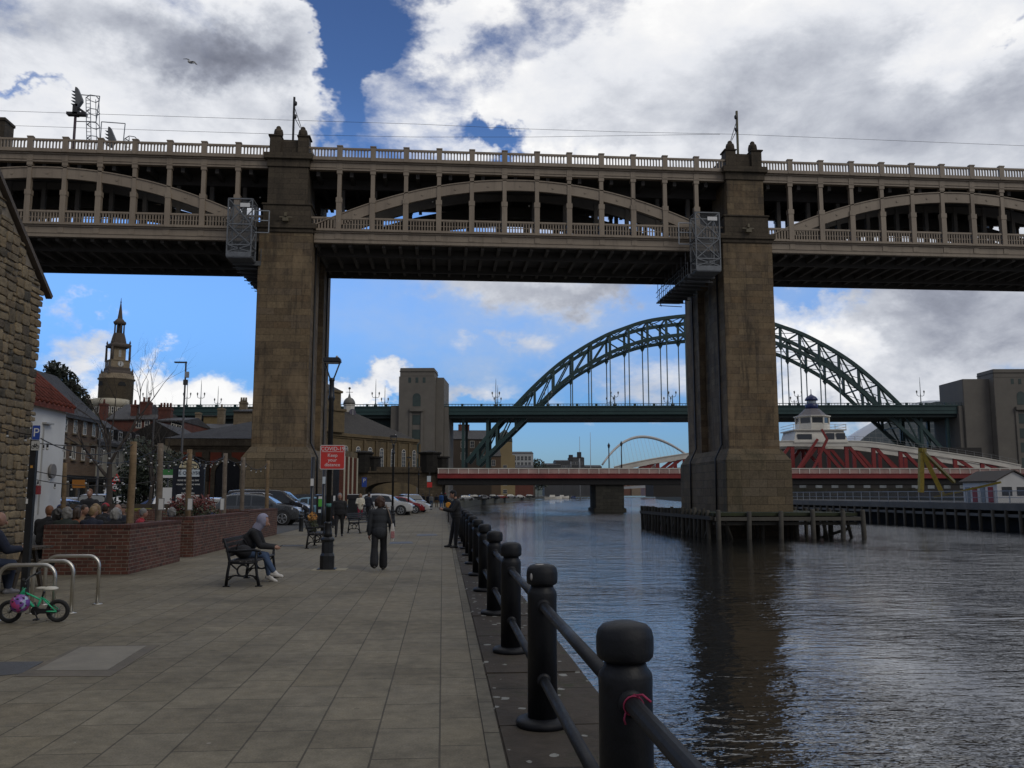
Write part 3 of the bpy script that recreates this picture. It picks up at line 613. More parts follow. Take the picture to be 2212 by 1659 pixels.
def tower(s0,s1,e0,e1,z1,z2,flip,label):
    T=thing('bridge_tower',label,'tower',TY.p((s0+s1)/2,0,0),'granite towers of the green bridge')
    g=MB(); pbox(g,TY,s0,s1,-6,4,-2,z1-2.6); pbox(g,TY,s0+.25,s1-.25,-5.7,4,z1-2.6,z1); 
    pbox(g,TY,s0+.05,s1-.05,-5.95,4,z1-1.2,z1-.85)
    a,b=e0,e1
    pbox(g,TY,a,b,-3.5,12,-2,z2); pbox(g,TY,b if b>a else b,b+(1.4 if b>a else -1.4),-2.8,14,-2,28.3) if True else 0
    q=s0 if flip<0 else s1
    pbox(g,TY,q-(2.6 if flip<0 else 0),q+(0 if flip<0 else 2.6),-4.5,14,-2,28.6)
    pbox(g,TY,(s0+s1)/2-2.2,(s0+s1)/2-1.25,-6.35,-6,6,26.5); pbox(g,TY,(s0+s1)/2+1.25,(s0+s1)/2+2.2,-6.35,-6,6,26.5); pbox(g,TY,(s0+s1)/2-2.1,(s0+s1)/2+2.1,-6.9,-6,26.5,27.6)
    g.build('masonry',GRANITE,T,bev=.12)
    c=(s0+s1)/2
    for z in (9.5,14,18.2,22.6): MB_=MB(); pbox(MB_,TY,c-1.2,c+1.2,-6.08,-6.0,z,z+2.9); MB_.build('window_panel',NICHE,T)
    g=MB(); g.prism([(-1.2,28.2),(1.2,28.2),(1.2,31)]+[(1.2*math.cos(k*math.pi/8),31+1.2*math.sin(k*math.pi/8)) for k in range(1,8)]+[(-1.2,31)],-6.06,-5.9,lambda p,q_,t:TY.p(c+p,t,q_)); g.build('niche',NICHE,T)
    for k in (-2.2,0,2.2): 
        g=MB(); pbox(g,TY,c+k-.42,c+k+.42,-6.05,-5.9,z1-4.6,z1-3.0); g.build('window',NICHE,T)
tower(-41.2,-30.2,-30.2,-27.7,40,37.3,-1,'tall granite tower left of the green arch, with an arched niche')
tower(137.4,153,137.4,129.5,39,36.3,1,'broad granite tower at the right edge behind the red and white bridge')
# lamps on the green bridge
LAMPG=M('lamp standard green grey',(.05,.075,.075),.5,.2)
def blamp():
    T=thing('bridge_lamp','two-armed lamp standard','lamp post',(0,0,0),'lamp standards along the green bridge')
    g=MB(); g.lathe([(.55,0),(.55,.5),(.3,.8),(.16,1.1),(.13,3.3),(.09,3.4)],(0,0,0),8); g.tube([(-1.1,0,3.7),(-1,0,3.0),(-.5,0,2.75),(0,0,2.9),(.5,0,2.75),(1,0,3.0),(1.1,0,3.7)],.08,6); g.build('standard',LAMPG,T,world=False)
    for s in (-1,1): MB().lathe([(.1,3.6),(.26,4.2),(.28,4.25),(.1,4.5),(.02,4.65)],(s*1.1,0,0),6).build('lantern',M('lantern glass',(.25,.25,.22),.3,.2),T,world=False)
    MB().lathe([(.1,3.3),(.09,6.6),(.03,8.6)],(0,0,0),6).build('spike',LAMPG,T,world=False); return T
L0=blamp(); first=True
lampspots=[(315,-2,'far left lamp standard among the bare branches'),(403,-2,'lamp standard on the green bridge above red brick chimneys'),(433,-2,'two-lantern standard on the green bridge right of the slim street light'),(470,14,'smaller far-side lamp standard left of the stone pier on the quay'),
 (811,-2,'near lamp standard on the green bridge between clock cupola and granite tower'),(831,14,'far-side lamp standard just left of the left granite tower'),(1071,-2,'near lamp standard right of the left granite tower'),(1075,14,'far-side lamp standard right of the left granite tower'),
 (1184,-2,'lamp standard under the left rise of the green arch'),(1318,14,'far-side lamp standard among the arch hangers, left one'),(1328,-2,'near-side lamp standard among the left hangers of the arch'),(1442,14,'far-side lamp standard close left of the river pier'),(1453,-2,'near-side lamp standard close left of the river pier'),
 (1716,14,'far-side lamp standard close right of the river pier'),(1725,-2,'near-side lamp standard right of the river pier'),(1885,14,'far-side lamp standard at the right foot of the arch'),(1990,-2,'lamp standard left of the right granite tower')]
KID=None
for x,d,lab in lampspots:
    s,z=TY.px(x,880,d); o=L0 if first else copytree(L0); first=False
    o.location=TY.p(s,d,28.5); o.rotation_euler=(0,0,TY.a); o['label']=lab
    if 1300<x<1750:
        for c in kids(o):
            if c.name.startswith('spike'): bpy.data.objects.remove(c)
# ---- red and white swing bridge
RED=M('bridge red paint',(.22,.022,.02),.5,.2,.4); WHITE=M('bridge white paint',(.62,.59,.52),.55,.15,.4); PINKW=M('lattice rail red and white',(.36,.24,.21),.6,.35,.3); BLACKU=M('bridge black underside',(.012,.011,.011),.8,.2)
swb=thing('swing_bridge','low red and white swing bridge with curved truss behind the river pier','bridge',SW.p(65,0,0))
for d in (-1.,14.):
    g=MB(); pbox(g,SW,-15.5,110,d,d+.4,5.0,5.95); pbox(g,SW,-15.5,110,d-.1,d+.45,5.85,5.97); g.build('deck_girder',RED,swb)
    g=MB(); pbox(g,SW,-15.5,110,d+.1,d+.22,6.0,6.95); g.build('lattice_railing',PINKW,swb)
    g=MB(); pbox(g,SW,-15.5,110,d,d+.3,6.95,7.12); s=-15.4
    while s<110: pbox(g,SW,s,s+.16,d,d+.26,5.98,6.96); s+=2.1
    g.build('rail_posts',WHITE,swb)
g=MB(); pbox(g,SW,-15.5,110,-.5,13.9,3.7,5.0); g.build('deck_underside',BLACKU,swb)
CH=smooth_tab([(0,12.35),(10,12.3),(22,10.7),(29,9.7),(36,8.6),(42.5,7.3)]); CC=65.5
for d in (1.2,11.8):
    pts=[SW.p(CC-x,d,z) for x,z in reversed(CH)]+[SW.p(CC+x,d,z) for x,z in CH[1:]]
    g=MB(); g.strip([p+Vector((0,0,.6)) for p in pts],[p-Vector((0,0,.62)) for p in pts],SW.n*.8,0); g.strip([p+Vector((0,0,.56))-SW.n*.15 for p in pts],[p+Vector((0,0,.4))-SW.n*.15 for p in pts],SW.n*1.1,0); g.build('top_chord',WHITE,swb)
    for i in range(-7,8):
        s=i*5.75; z=interp(CH,s)-.4
        if z<6.6: continue
        MB().beam(SW.p(CC+s,d+.4,5.5),SW.p(CC+s,d+.4,z),.78,.5,up=SW.n).build('truss_post',RED,swb)
        e=s+5.75 if i>=0 else s-5.75
        if i>=0: MB().beam(SW.p(CC+s+.4,d+.4,z),SW.p(CC+e-.4,d+.4,5.7),.66,.4,up=SW.n).build('truss_diagonal',RED,swb)
        if i<=0: MB().beam(SW.p(CC+s-.4,d+.4,z),SW.p(CC-abs(s)-5.75+.4,d+.4,5.7),.66,.4,up=SW.n).build('truss_diagonal',RED,swb)
g=MB()
for a,b in ((59,64.5),(62.5,66.5)): g.beam(SW.p(a,-.6,5.5),SW.p(b,-.6,13.2),.5,.4,up=SW.n)
g.beam(SW.p(66.5,-.6,13.2),SW.p(65.4,-.6,15.3),.4,.4,up=SW.n); g.build('lifting_arm',RED,swb)
g=MB(); pbox(g,SW,22,108,1.6,1.65,12.9,13.0) if 0 else 0
hr=MB(); prev=None
for i in range(0,22):
    s=4+i*1.8; z=interp(CH,s)+.5; p=SW.p(CC+s,1.3,z); q=p+Vector((0,0,1.0)); hr.beam(p,q,.06)
    if prev: hr.beam(prev,q,.05); hr.beam(prev-Vector((0,0,.5)),q-Vector((0,0,.5)),.04)
    prev=q
hr.build('walkway_handrail',M('grey handrail',(.2,.2,.2),.5,.2),swb)
# control house on the swing bridge
WGL=glassmat('dark window glass',(.03,.035,.04),.1)
g=MB(); q=[SW.p(s,d,z) for z,e in ((12.6,0),(15.2,.7)) for s,d in ((60+e,1+e),(71.6-e,1+e),(71.6-e,11-e),(60+e,11-e))]
g.add(q,[(3,2,1,0),(4,5,6,7),(0,1,5,4),(1,2,6,5),(2,3,7,6),(3,0,4,7)]); pbox(g,SW,60.2,71.4,1.2,10.8,15.2,15.45); g.build('control_house',WHITE,swb)
oc=SW.p(65.8,6,0)
for a,b in ((60.9,63.9),(67,68.7),(69.2,71)):
    g=MB(); zt=14.4 if a<61 else 14.6; pbox(g,SW,a,b,1.1,1.45,13.3,zt); g.build('window',WGL,swb)
g=MB(); 
for s in (60.2,63,66,69,71.3): g.beam(SW.p(s,1.3,15.4),SW.p(s,1.3,16.5),.1)
for z in (15.9,16.5): g.beam(SW.p(60.2,1.3,z),SW.p(71.4,1.3,z),.08); g.beam(SW.p(60.2,1.3,z),SW.p(60.2,10.5,z),.08); g.beam(SW.p(71.4,1.3,z),SW.p(71.4,10.5,z),.08)
g.build('gallery_railing',WHITE,swb)
g=MB(); g.lathe([(3.6,15.4),(3.6,16.8),(3.35,16.85),(3.35,18.3),(3.9,18.4),(3.9,18.6)],(oc.x,oc.y,0),8,smooth=False,a0=R(18)); g.build('cabin',WHITE,swb)
g=MB(); g.lathe([(3.39,17.0),(3.39,18.15)],(oc.x,oc.y,0),8,smooth=False,a0=R(18)); g.build('cabin_windows',WGL,swb)
g=MB()
for k in range(8):
    a=R(18)+k*math.pi/4; g.beam((oc.x+3.45*math.cos(a),oc.y+3.45*math.sin(a),16.8),(oc.x+3.45*math.cos(a),oc.y+3.45*math.sin(a),18.4),.3)
g.build('cabin_posts',WHITE,swb)
MB().lathe([(3.7,18.6),(2.9,18.9),(2.0,19.8),(1.6,20.2)],(oc.x,oc.y,0),8,smooth=False,a0=R(18)).build('cabin_roof',M('lead grey roof',(.13,.12,.125),.6,.2),swb)
BLUE=M('lantern blue paint',(.015,.025,.10),.4,.2); MB().lathe([(1.35,20.1),(1.35,21.2),(1.2,21.3)],(oc.x,oc.y,0),12).build('lantern_base',BLUE,swb)
MB().lathe([(1.0,21.3),(1.0,22.1)],(oc.x,oc.y,0),12).build('lantern_glass',M('pale lantern glass',(.4,.45,.5),.2,.1),swb)
MB().lathe([(1.4,22.1),(1.35,22.4),(1.0,22.9),(.4,23.25),(.1,23.5),(.06,24.6)],(oc.x,oc.y,0),12).build('lantern_dome',BLUE,swb)
PIERD=brickmat('wet dark pier stone',(.06,.056,.045),(.04,.038,.032),(.02,.018,.015),1.6,.7,.02,.5,stain=(.015,.018,.010),stainamt=.9,stainscale=.3)
g=MB(); pbox(g,SW,17.6,23.6,0,13,-5,3.7); pbox(g,SW,17.2,24,-.5,13.5,-5,-1.2); g.build('river_pier',PIERD,swb,bev=.1)
g=MB(); pbox(g,SW,48,84,-2,15,-5,3.0); g.build('centre_pier',PIERD,swb,bev=.1)
# lamps on the swing bridge and the two flag poles
for x,yt,lab in ((1315,958,'slim lamp standard left on the low red and white bridge'),(1342,954,'slim lamp standard right on the low red and white bridge')):
    s,z=SW.px(x,yt,1); T=thing('street_lamp',lab,'lamp post',SW.p(s,1,7),'lamps on the swing bridge'); b=SW.p(s,1,0)
    MB().tube([(b.x,b.y,6.9),(b.x,b.y,z-.9)],.12,6).build('pole',DARKS,T); MB().lathe([(.15,z-1),(.3,z-.4),(.1,z),(.02,z+.2)],(b.x,b.y,0),6).build('lantern',DARKS,T)
for x,yt,lab in ((1252,943,'left tall pale flagpole beyond the red and white bridge'),(1275,934,'taller pale flagpole beyond the red and white bridge')):
    p=aty(x,yt,230); o=MB().tube([(p.x,230,-.03),(p.x,230,p.z)],[.14,.05],6).build('flagpole',M('pale pole',(.35,.37,.38),.4,.1)); tag(o,lab,'flagpole','tall poles beyond the swing bridge')
for x,yt,lab in ((1233,987,'black traffic signal head left on the low bridge deck'),(1251,981,'black traffic signal head right on the low bridge deck')):
    s,z=SW.px(x,yt,3); T=thing('traffic_signal',lab,'traffic light',SW.p(s,3,7),'signals on the low bridge'); b=SW.p(s,3,0)
    MB().tube([(b.x,b.y,6.5),(b.x,b.y,z)],.1,6).build('pole',M('pale pole',(.35,.37,.38),.4,.1),T); MB().box((b.x,b.y,z-.2),(.9,.5,1.3)).build('signal_head',DARKS,T,bev=.05)
# ---- stone road arch at the quay end of the swing bridge
ABUT=brickmat('old abutment stone',(.13,.10,.065),(.085,.067,.045),(.03,.025,.02),1.2,.5,.015,.45,stain=(.02,.018,.015),stainamt=.9,stainscale=.3)
T=thing('road_arch','blackened stone road arch with round turrets at the quay end of the red bridge','stone arch',SW.p(-24,0,0))
g=MB(); A=[(-34,-.2),(-30.8,-.2),(-30.8,2.4)]+[(-25.1-5.7*math.cos(math.pi*k/12),2.4+1.9*math.sin(math.pi*k/12)) for k in range(1,12)]+[(-19.4,2.4),(-19.4,-.2),(-14.6,-.2),(-14.6,6.2),(-34,6.2)]
g.prism(A,0,9,lambda p,q,t:SW.p(p,t,q)); pbox(g,SW,-34.2,-14.4,-.35,9.3,6.2,6.55); pbox(g,SW,-34,-14.6,-.1,.35,6.55,7.4); g.build('arch_wall',ABUT,T)
for s,r in ((-31.5,2.0),(-17.3,2.1)):
    p=SW.p(s,1,0); g=MB(); g.lathe([(r,6.2),(r,10.0),(r*1.16,10.2),(r*1.16,10.5),(r*.9,10.6),(.2,10.9)],(p.x,p.y,0),10,smooth=False); g.lathe([(r*.62,6.2),(r*.62,9.2),(r*.75,9.3),(r*.75,9.6)],(p.x+r*1.25,p.y-.3,0),8,smooth=False); g.build('turret',brickmat('sooted turret stone',(.026,.024,.02),(.018,.016,.014),(.01,.009,.008),1,.5,.012,.5) if 'sooted turret stone' not in MATS else MATS['sooted turret stone'],T)
# ---- white tilting arch bridge far downstream
T=thing('white_arch_bridge','slender white tilted arch footbridge far down the river','bridge',aty(1400,1060,680)); WB=M('bright white steel',(.45,.45,.44),.4,.08)
a,b,c=aty(1301,1004,680),aty(1396,941,680),aty(1500,996,680); pts=[]
for i in range(25):
    u=i/24; x=lerp(a.x,c.x,u); k=(x-b.x)/((a.x-b.x) if x<b.x else (c.x-b.x)); z=lerp(b.z,a.z if x<b.x else c.z,k*k); pts.append((x,680+14*(1-k*k),z))
MB().tube(pts,[.75+.45*math.sin(math.pi*i/24) for i in range(25)],8).build('arch',WB,T)
d0,d1=aty(1300,1055,680),aty(1520,1055,680); pts2=[(lerp(d0.x,d1.x,i/12),680-20*math.sin(math.pi*i/12),5.2+2.6*math.sin(math.pi*i/12)) for i in range(13)]
g=MB(); g.strip([(p[0],p[1],p[2]+.9) for p in pts2],[(p[0],p[1],p[2]-.9) for p in pts2],(0,3,0),0); g.build('deck',WB,T)
g=MB()
for i in range(2,23): q=pts2[min(12,max(0,round(i/2)))]; g.beam(pts[i],(lerp(d0.x,d1.x,i/24),660+8,7),.12)
g.build('cables',WB,T)
# ---- timber fender round the river pier
WOODW=M('weathered wet timber',(.04,.036,.028),.85,.35,1.2,bumpv=.4); WOODP=M('bleached timber',(.07,.064,.052),.85,.3,1.2,bumpv=.4); MOSS=M('mossy fender planks',(.028,.034,.014),.9,.45,.8,bumpv=.3)
T=thing('timber_fender','old mossy timber fender standing in the water around the river pier','jetty',(28,80,-2))
fx0,fx1,fy0,fy1=22.3,34.6,71,97
g=MB(); 
for i in range(26): 
    y=fy0+i*1.0
    if y<75.6 or y>91: g.bb(fx0,fx1 if y<90 else 31,y+.02,y+.97,-.12,.12+rnd.uniform(-.03,.03))
    else: g.bb(fx0,24.95,y+.02,y+.97,-.12,.12); g.bb(31.2,fx1,y+.02,y+.97,-.12,.1)
g.build('plank_deck',MOSS,T)
def pile(x,y,top=.45,r=.19,m=None,lean=0): MB().lathe([(r,-5),(r*.95,top-.1),(r*.8,top)],(0,0,0),8).xf(Matrix.Translation((x,y,0))@Matrix.Rotation(lean,4,'Y')).build('pile',m or WOODW,T)
for i,x in enumerate((22.6,25.2,27.9,30.6,33.2,34.9)): pile(x,fy0-.25,.22+.22*rnd.random(),.22,WOODP,R(rnd.uniform(-2,2)))
for i in range(20): pile(fx0-.1,fy0+1.3+i*1.28,.3+.2*rnd.random(),.19,WOODW if i%3 else WOODP,R(rnd.uniform(-2,2)))
for i in range(8): pile(fx1+.1,fy0+3+i*2.6,.4,.2)
g=MB(); g.beam((fx0,fy0-.2,-.35),(fx1+.4,fy0-.2,-.35),.28,.3); g.build('front_waling',WOODP,T)
g=MB()
g.beam((fx0-.15,fy0,-.3),(fx0-.15,fy1,-.3),.25,.3); g.beam((fx1+.1,fy0,-.35),(fx1+.1,fy1-3,-.35),.25,.3); g.beam((fx0,fy0+.2,-.75),(fx1,fy0+.2,-.75),.2,.25)
for i in range(9): y=fy0+1+i*2.7; g.beam((fx0,y,-.4),(fx0-.1,y+1.6,-2.3),.16); 
for x in (23.2,31.5,33.6): g.beam((x,fy0,-.4),(x+1.2,fy0+1.4,-2.6),.22); 
g.beam((33.9,fy0-.1,-1.1),(32.0,fy0+2.6,-2.2),.22); g.build('brace',WOODW,T)
for i in range(4):
    for j in range(3): pile(24+i*3.0,fy0+1.6+j*1.3,-.1,.17)
# ---- jetty along the swing bridge, its fence, hut and yellow shear legs
JX=56.
T=thing('timber_jetty','long dark timber jetty on piles at the right side of the river','jetty',(JX+8,110,-2))
g=MB(); g.bb(JX+.3,JX+22,74,170,.25,.7); g.build('jetty_deck',M('jetty deck boards',(.06,.058,.052),.9,.3,.5),T)
g=MB(); g.bb(JX+.05,JX+.4,74,170,.05,.75); g.bb(JX+.1,JX+.35,74,170,-.6,-.3); g.build('edge_beam',M('grey wet beam',(.095,.095,.09),.8,.3,.7),T)
for i in range(44):
    y=75+i*2.15; MB().lathe([(.2,-5),(.19,.1)],(0,0,0),8).xf(Matrix.Translation((JX+.1,y,0))@Matrix.Rotation(R(rnd.uniform(-1,1)),4,'X')).build('pile',WOODP if i%2 else WOODW,T)
g=MB(); g.bb(JX+1.6,JX+1.8,74,170,-5,.25); g.build('sheet_wall',M('black tarred boards',(.012,.012,.011),.9,.3),T)
T=thing('jetty_fence','grey mesh fence along the edge of the timber jetty','fence',(JX+.6,110,.7))
g=MB(); g.add([(JX+.6,74,.7),(JX+.6,168,.7),(JX+.6,168,2.0),(JX+.6,74,2.0)],[(0,1,2,3)]); g.build('fence_panel',MESHW,T,recalc=False)
g=MB(); g.bb(JX+.57,JX+.63,74,168,1.96,2.04); g.bb(JX+.57,JX+.63,74,168,1.3,1.36); y=74
while y<168: g.bb(JX+.56,JX+.64,y,y+.08,.7,2.05); y+=2.4
g.build('fence_frame',STEEL,T)
# hut
HUTW=M('white painted brick',(.72,.71,.68),.7,.08,1.); REDD=M('red door paint',(.35,.03,.03),.5,.15); 
hx0=atx(2078,1060,62.5); T=thing('boat_hut','white hut with a felt gable roof and red doors on the jetty','hut',(64.9,98,.7))
x0,x1,y0,y1=62.85,66.9,95,101.5; zb,ze,zr=.7,3.2,4.25
g=MB(); g.bb(x0,x1,y0,y1,zb,ze); xm=(x0+x1)/2; g.add([(x0,y0,ze),(x1,y0,ze),(xm,y0,zr),(x0,y1,ze),(x1,y1,ze),(xm,y1,zr)],[(0,1,2),(3,5,4)]); g.build('wall',HUTW,T)
g=MB()
for sgn,xe in ((-1,x0-.35),(1,x1+.35)): g.add([(xe,y0-.3,ze-.12),(xe,y1+.3,ze-.12),(xm,y1+.3,zr+.05),(xm,y0-.3,zr+.05),(xe,y0-.3,ze),(xe,y1+.3,ze),(xm,y1+.3,zr+.18),(xm,y0-.3,zr+.18)],[(0,1,2,3),(4,5,6,7),(0,1,5,4),(1,2,6,5),(2,3,7,6),(3,0,4,7)])
g.build('roof',M('brown felt roof',(.07,.06,.05),.9,.2,1.),T)
def win(T,c,wd,ht,axis='x',fr=None,gl=None,nx=2,ny=2,proud=.04):
    """glazed opening; axis = the wall's direction"""
    g=MB(); f=.07; x,y,z=c
    def bx(a0,a1,b0,b1,p0,p1):
        if axis=='x': g.bb(x+a0,x+a1,y+p0,y+p1,z+b0,z+b1)
        else: g.bb(x+p0,x+p1,y+a0,y+a1,z+b0,z+b1)
    bx(-wd/2,wd/2,-ht/2,-ht/2+f,-proud,.0);bx(-wd/2,wd/2,ht/2-f,ht/2,-proud,0);bx(-wd/2,-wd/2+f,-ht/2+f,ht/2-f,-proud,0);bx(wd/2-f,wd/2,-ht/2+f,ht/2-f,-proud,0)
    for i in range(1,nx): a=-wd/2+wd*i/nx; bx(a-.02,a+.02,-ht/2+f,ht/2-f,-proud*.7,0)
    for i in range(1,ny): a=-ht/2+ht*i/ny; bx(-wd/2+f,wd/2-f,a-.03,a+.03,-proud*.7,0)
    w_=g.build('window',fr or WHITE,T); g=MB()
    if axis=='x': g.bb(x-wd/2+.02,x+wd/2-.02,y-proud*.35,y+.02,z-ht/2+.02,z+ht/2-.02)
    else: g.bb(x-proud*.35,x+.02,y-wd/2+.02,y+wd/2-.02,z-ht/2+.02,z+ht/2-.02)
    g.build('pane',gl or WGL,w_); return w_
DKF=M('dark window frame',(.03,.03,.03),.5,.2)
for x in (64.0,65.8): win(T,(x,y0-.0,2.0),1.2,1.0,'x',DKF,nx=3)
for i,y in enumerate((96.2,97.7,99.2,100.6)):
    g=MB(); g.bb(x0-.06,x0,y-.45,y+.45,.75,2.5); g.build('door',REDD if i%2==0 else M('grey door',(.25,.27,.28),.5,.1),T)
YEL=M('yellow crane paint',(.30,.22,.02),.5,.25)
T=thing('yellow_crane','yellow three-legged lifting crane on the jetty behind the hut','crane',(57,97,.7))
top=aty(1990,972,98); f1=aty(1989,1058,98); f2=aty(2036,1062,97); f3=aty(2060,1036,106)
for p,w in ((f1,.5),(f2,.5),(f3,.35)): MB().beam((p.x,p.y,max(.75,p.z-.3)),top,w).build('crane_leg',YEL,T)
g=MB(); g.beam((top.x-.3,top.y-.3,top.z),(top.x+.6,top.y+.3,top.z),.45); g.build('crane_head',YEL,T)
g=MB(); g.beam((57.6,99,1.3),(62.3,93.4,3.0),.22); g.build('yellow_jib',YEL,T)
tag(MB().lathe([(.0,-2.3),(.5,-2.1),(.45,-1.6),(.25,-1.3),(.1,.2),(.02,.6)],atz(1461,1078,-2)+Vector((0,0,2)),10).build('river_buoy',YEL),'small yellow conical buoy left of the river pier','buoy')
# ---- south side: dark waterside building, glass hall
T=thing('waterside_building','long dark building on the far bank beneath the red bridge','building',(112,240,1))
g=MB(); pl=Pl(4.5,235); pbox(g,pl,38,130,0,14,1,8.8); pbox(g,pl,60,130,6,16,1,14.5); g.build('wall',M('sooty brick',(.035,.032,.03),.9,.3,.2),T)
for i in range(16): g=MB(); s=60+i*4.3; pbox(g,pl,s,s+1.8,-.06,.02,3.2,4.6); g.build('window',M('pale small window',(.22,.24,.25),.3,.5,.3),T)
T=thing('glass_hall','silver curved glass concert hall behind the right foot of the green arch','concert hall',(220,420,1))
g=MB(); pl=Pl(6,420); n=16; rows=[]
for j in range(9):
    r=[]; v=j/8
    for i in range(n+1):
        u=i/n; s=lerp(142,232,u); h=46*(math.sin(math.pi*min(1,u*1.02))**.55)*(1-.12*math.sin(u*6)); r.append(pl.p(s,60*v,1+h*math.cos((v-.25)*1.1)))
    rows.append(r)
for r in rows: g.v+=r
for j in range(8):
    for i in range(n): g.f.append((j*17+i,j*17+i+1,(j+1)*17+i+1,(j+1)*17+i)); g.sm.append(True)
g.build('roof_shell',M('silver roof skin',(.32,.34,.37),.35,.12,.05,metal=.2),T)
g=MB(); g.v=[Vector(p) for p in rows[0]]+[Vector((p.x,p.y,1)) for p in rows[0]]; g.f=[(i,i+1,n+2+i,n+1+i) for i in range(n)]; g.sm=[False]*n
gm=brickmat('glass facade grid',(.09,.11,.12),(.13,.155,.165),(.22,.23,.23),3.2,2.2,.12,0,rough=.2,stainamt=0,bumpv=0); g.build('glass_front',gm,T)
# ---------------------------------------------------------------- buildings on the town side
def owin(T,c,u,n,w,h,fr=None,gl=None,nx=2,ny=2,arch=False,sill=None):
    """window centred at c in a wall running along u with outward normal n"""
    c,u,n=Vector(c),Vector(u),Vector(n); Z=Vector((0,0,1)); g=MB(); f=.09 if w>.7 else .06
    def b(a,z,ww,hh,o): g.obox(c+u*a+Z*z+n*o,u,n,ww,.06,hh)
    b(0,-h/2+f/2,w,f,.05); b(0,h/2-f/2,w,f,.05); b(-w/2+f/2,0,f,h-2*f,.05); b(w/2-f/2,0,f,h-2*f,.05)
    for i in range(1,nx): b(-w/2+w*i/nx,0,.05,h-2*f,.045)
    for i in range(1,ny): b(0,-h/2+h*i/ny,w-2*f,.05,.04)
    if arch:
        r=w/2; k=9; P=[(r*math.cos(math.pi*i/k),r*math.sin(math.pi*i/k)) for i in range(k+1)]; g.prism(P,.02,.07,lambda p,q,t:c+u*p+Z*(h/2+q)+n*t)
    o=g.build('window',fr or WHITE,T)
    g=MB(); g.obox(c+n*.02,u,n,w-.03,.03,h-.03)
    if arch: g.prism([(p*.82,q*.82) for p,q in P],.0,.085,lambda p,q,t:c+u*p+Z*(h/2+q)+n*t)
    g.build('pane',gl or WGL,o)
    if sill: MB().obox(c-Z*(h/2+.08)+n*.1,u,n,w+.25,.2,.14).build('sill',sill,o)
    return o
def roofm(name,c,rows=.28): return brickmat(name,[x*1.15 for x in c],[x*.85 for x in c],[x*.5 for x in c],.35,rows,.012,.5,rough=.75,stainamt=.5,stainscale=.5,streak=False,bumpv=.5,bumpd=.02)
SLATE=roofm('slate roof',(.075,.073,.074)); SLATE2=roofm('brown slate roof',(.055,.05,.045)); PANT=roofm('red pantiles',(.15,.042,.028),.3)
# rough stone cottage at the left edge
T=thing('stone_cottage','rough rubble stone cottage gable at the left edge behind the cycle stands','house',(-11,14,0))
cx=-8.25; y1=18.25; sl=.74; zE=5.9; yA=12.5
def stone_field(mb,x,ya,yb,zfn,rg,out=.013):
    cells=[]
    def split(y0,y1_,z0,z1):
        w_,h=y1_-y0,z1-z0
        if w_<=rg.uniform(.28,.62) and h<=rg.uniform(.14,.34): cells.append((y0,y1_,z0,z1)); return
        if w_>h*rg.uniform(1.2,2.1): m=y0+w_*rg.uniform(.36,.64); split(y0,m,z0,z1); split(m,y1_,z0,z1)
        else: m=z0+h*rg.uniform(.36,.64); split(y0,y1_,z0,m); split(y0,y1_,m,z1)
    split(ya,yb,0,9.5)
    for y,ye,zz,zt in cells:
        if ye>yb-.02: ye=yb+rg.uniform(-.05,.07)
        hh=zt-zz
        if zz+hh*.6>zfn((y+ye)/2)-.03: continue
        hh=min(hh,max(.05,zfn(ye)-.05-zz))
        g_=.013; j=lambda k:rg.uniform(-k,k); o=x+out*rg.uniform(.1,1.)
        P=[(y+g_+j(.014),zz+g_+j(.012)),(ye-g_+j(.014),zz+g_+j(.012)),(ye-g_+j(.014),zz+hh-g_+j(.014)),(y+g_+j(.014),zz+hh-g_+j(.014))]
        cy,cz2=(y+ye)/2,zz+hh/2; Q=[]
        for k in range(4):
            a,b_=P[k],P[(k+1)%4]; pv=P[k-1]
            Q+=[(lerp(a[0],pv[0],.15),lerp(a[1],pv[1],.15)),(lerp(a[0],b_[0],.13),lerp(a[1],b_[1],.13)),(lerp(a[0],b_[0],.5)+j(.014),lerp(a[1],b_[1],.5)+j(.014))]
        n=len(Q); vs=[(x-.04,p,r_) for p,r_ in Q]+[(lerp(x,o,.75),p,r_) for p,r_ in Q]+[(o+j(.006),lerp(p,cy,.14),lerp(r_,cz2,.14)) for p,r_ in Q]+[(o+.003,cy,cz2)]
        fs=[(i,(i+1)%n,n+(i+1)%n,n+i) for i in range(n)]+[(n+i,n+(i+1)%n,2*n+(i+1)%n,2*n+i) for i in range(n)]+[(2*n+i,2*n+(i+1)%n,3*n) for i in range(n)]
        mb.add(vs,fs,True)
m_,t,b=nt('rubble stones'); b.inputs['Roughness'].default_value=.9; b.inputs['Specular IOR Level'].default_value=.2
ri=N(t,'ShaderNodeNewGeometry').outputs['Random Per Island']
col=ramp(t,ri,[(0,(.085,.075,.058)),(.12,(.15,.12,.08)),(.35,(.22,.17,.11)),(.55,(.27,.21,.13)),(.75,(.18,.145,.098)),(.93,(.24,.175,.10)),(1,(.075,.068,.06))])
fine=noise(t,pos(t),5,9,.72); col=mixc(t,1,col,ramp(t,fine,[(.28,(.45,.43,.4)),(.5,(1,1,1)),(.75,(1.3,1.28,1.2))]),'MULTIPLY'); t.links.new(col,b.inputs['Base Color']); bump(t,b,noise(t,pos(t),11,9,.75),.9,.03); RUBS=m_
rg=random.Random(12)
zt_=lambda y: zE+(y1-y)*sl if y>yA else zE+(y1-yA)*sl-(yA-y)*sl
g=MB(); poly=[(6.5,0),(y1-.06,0),(y1-.06,zE),(yA,zE+(y1-yA)*sl),(6.5,zE+.6)]
g.prism(poly,cx-.03,cx-.6,lambda p,q,t:(t,p,q)); g.bb(cx-6,cx-.61,17.2,18.0,0,zE-.2); wl=g.build('wall',M('lime mortar',(.21,.175,.13),.95,.25,4,bumpv=.4),T)
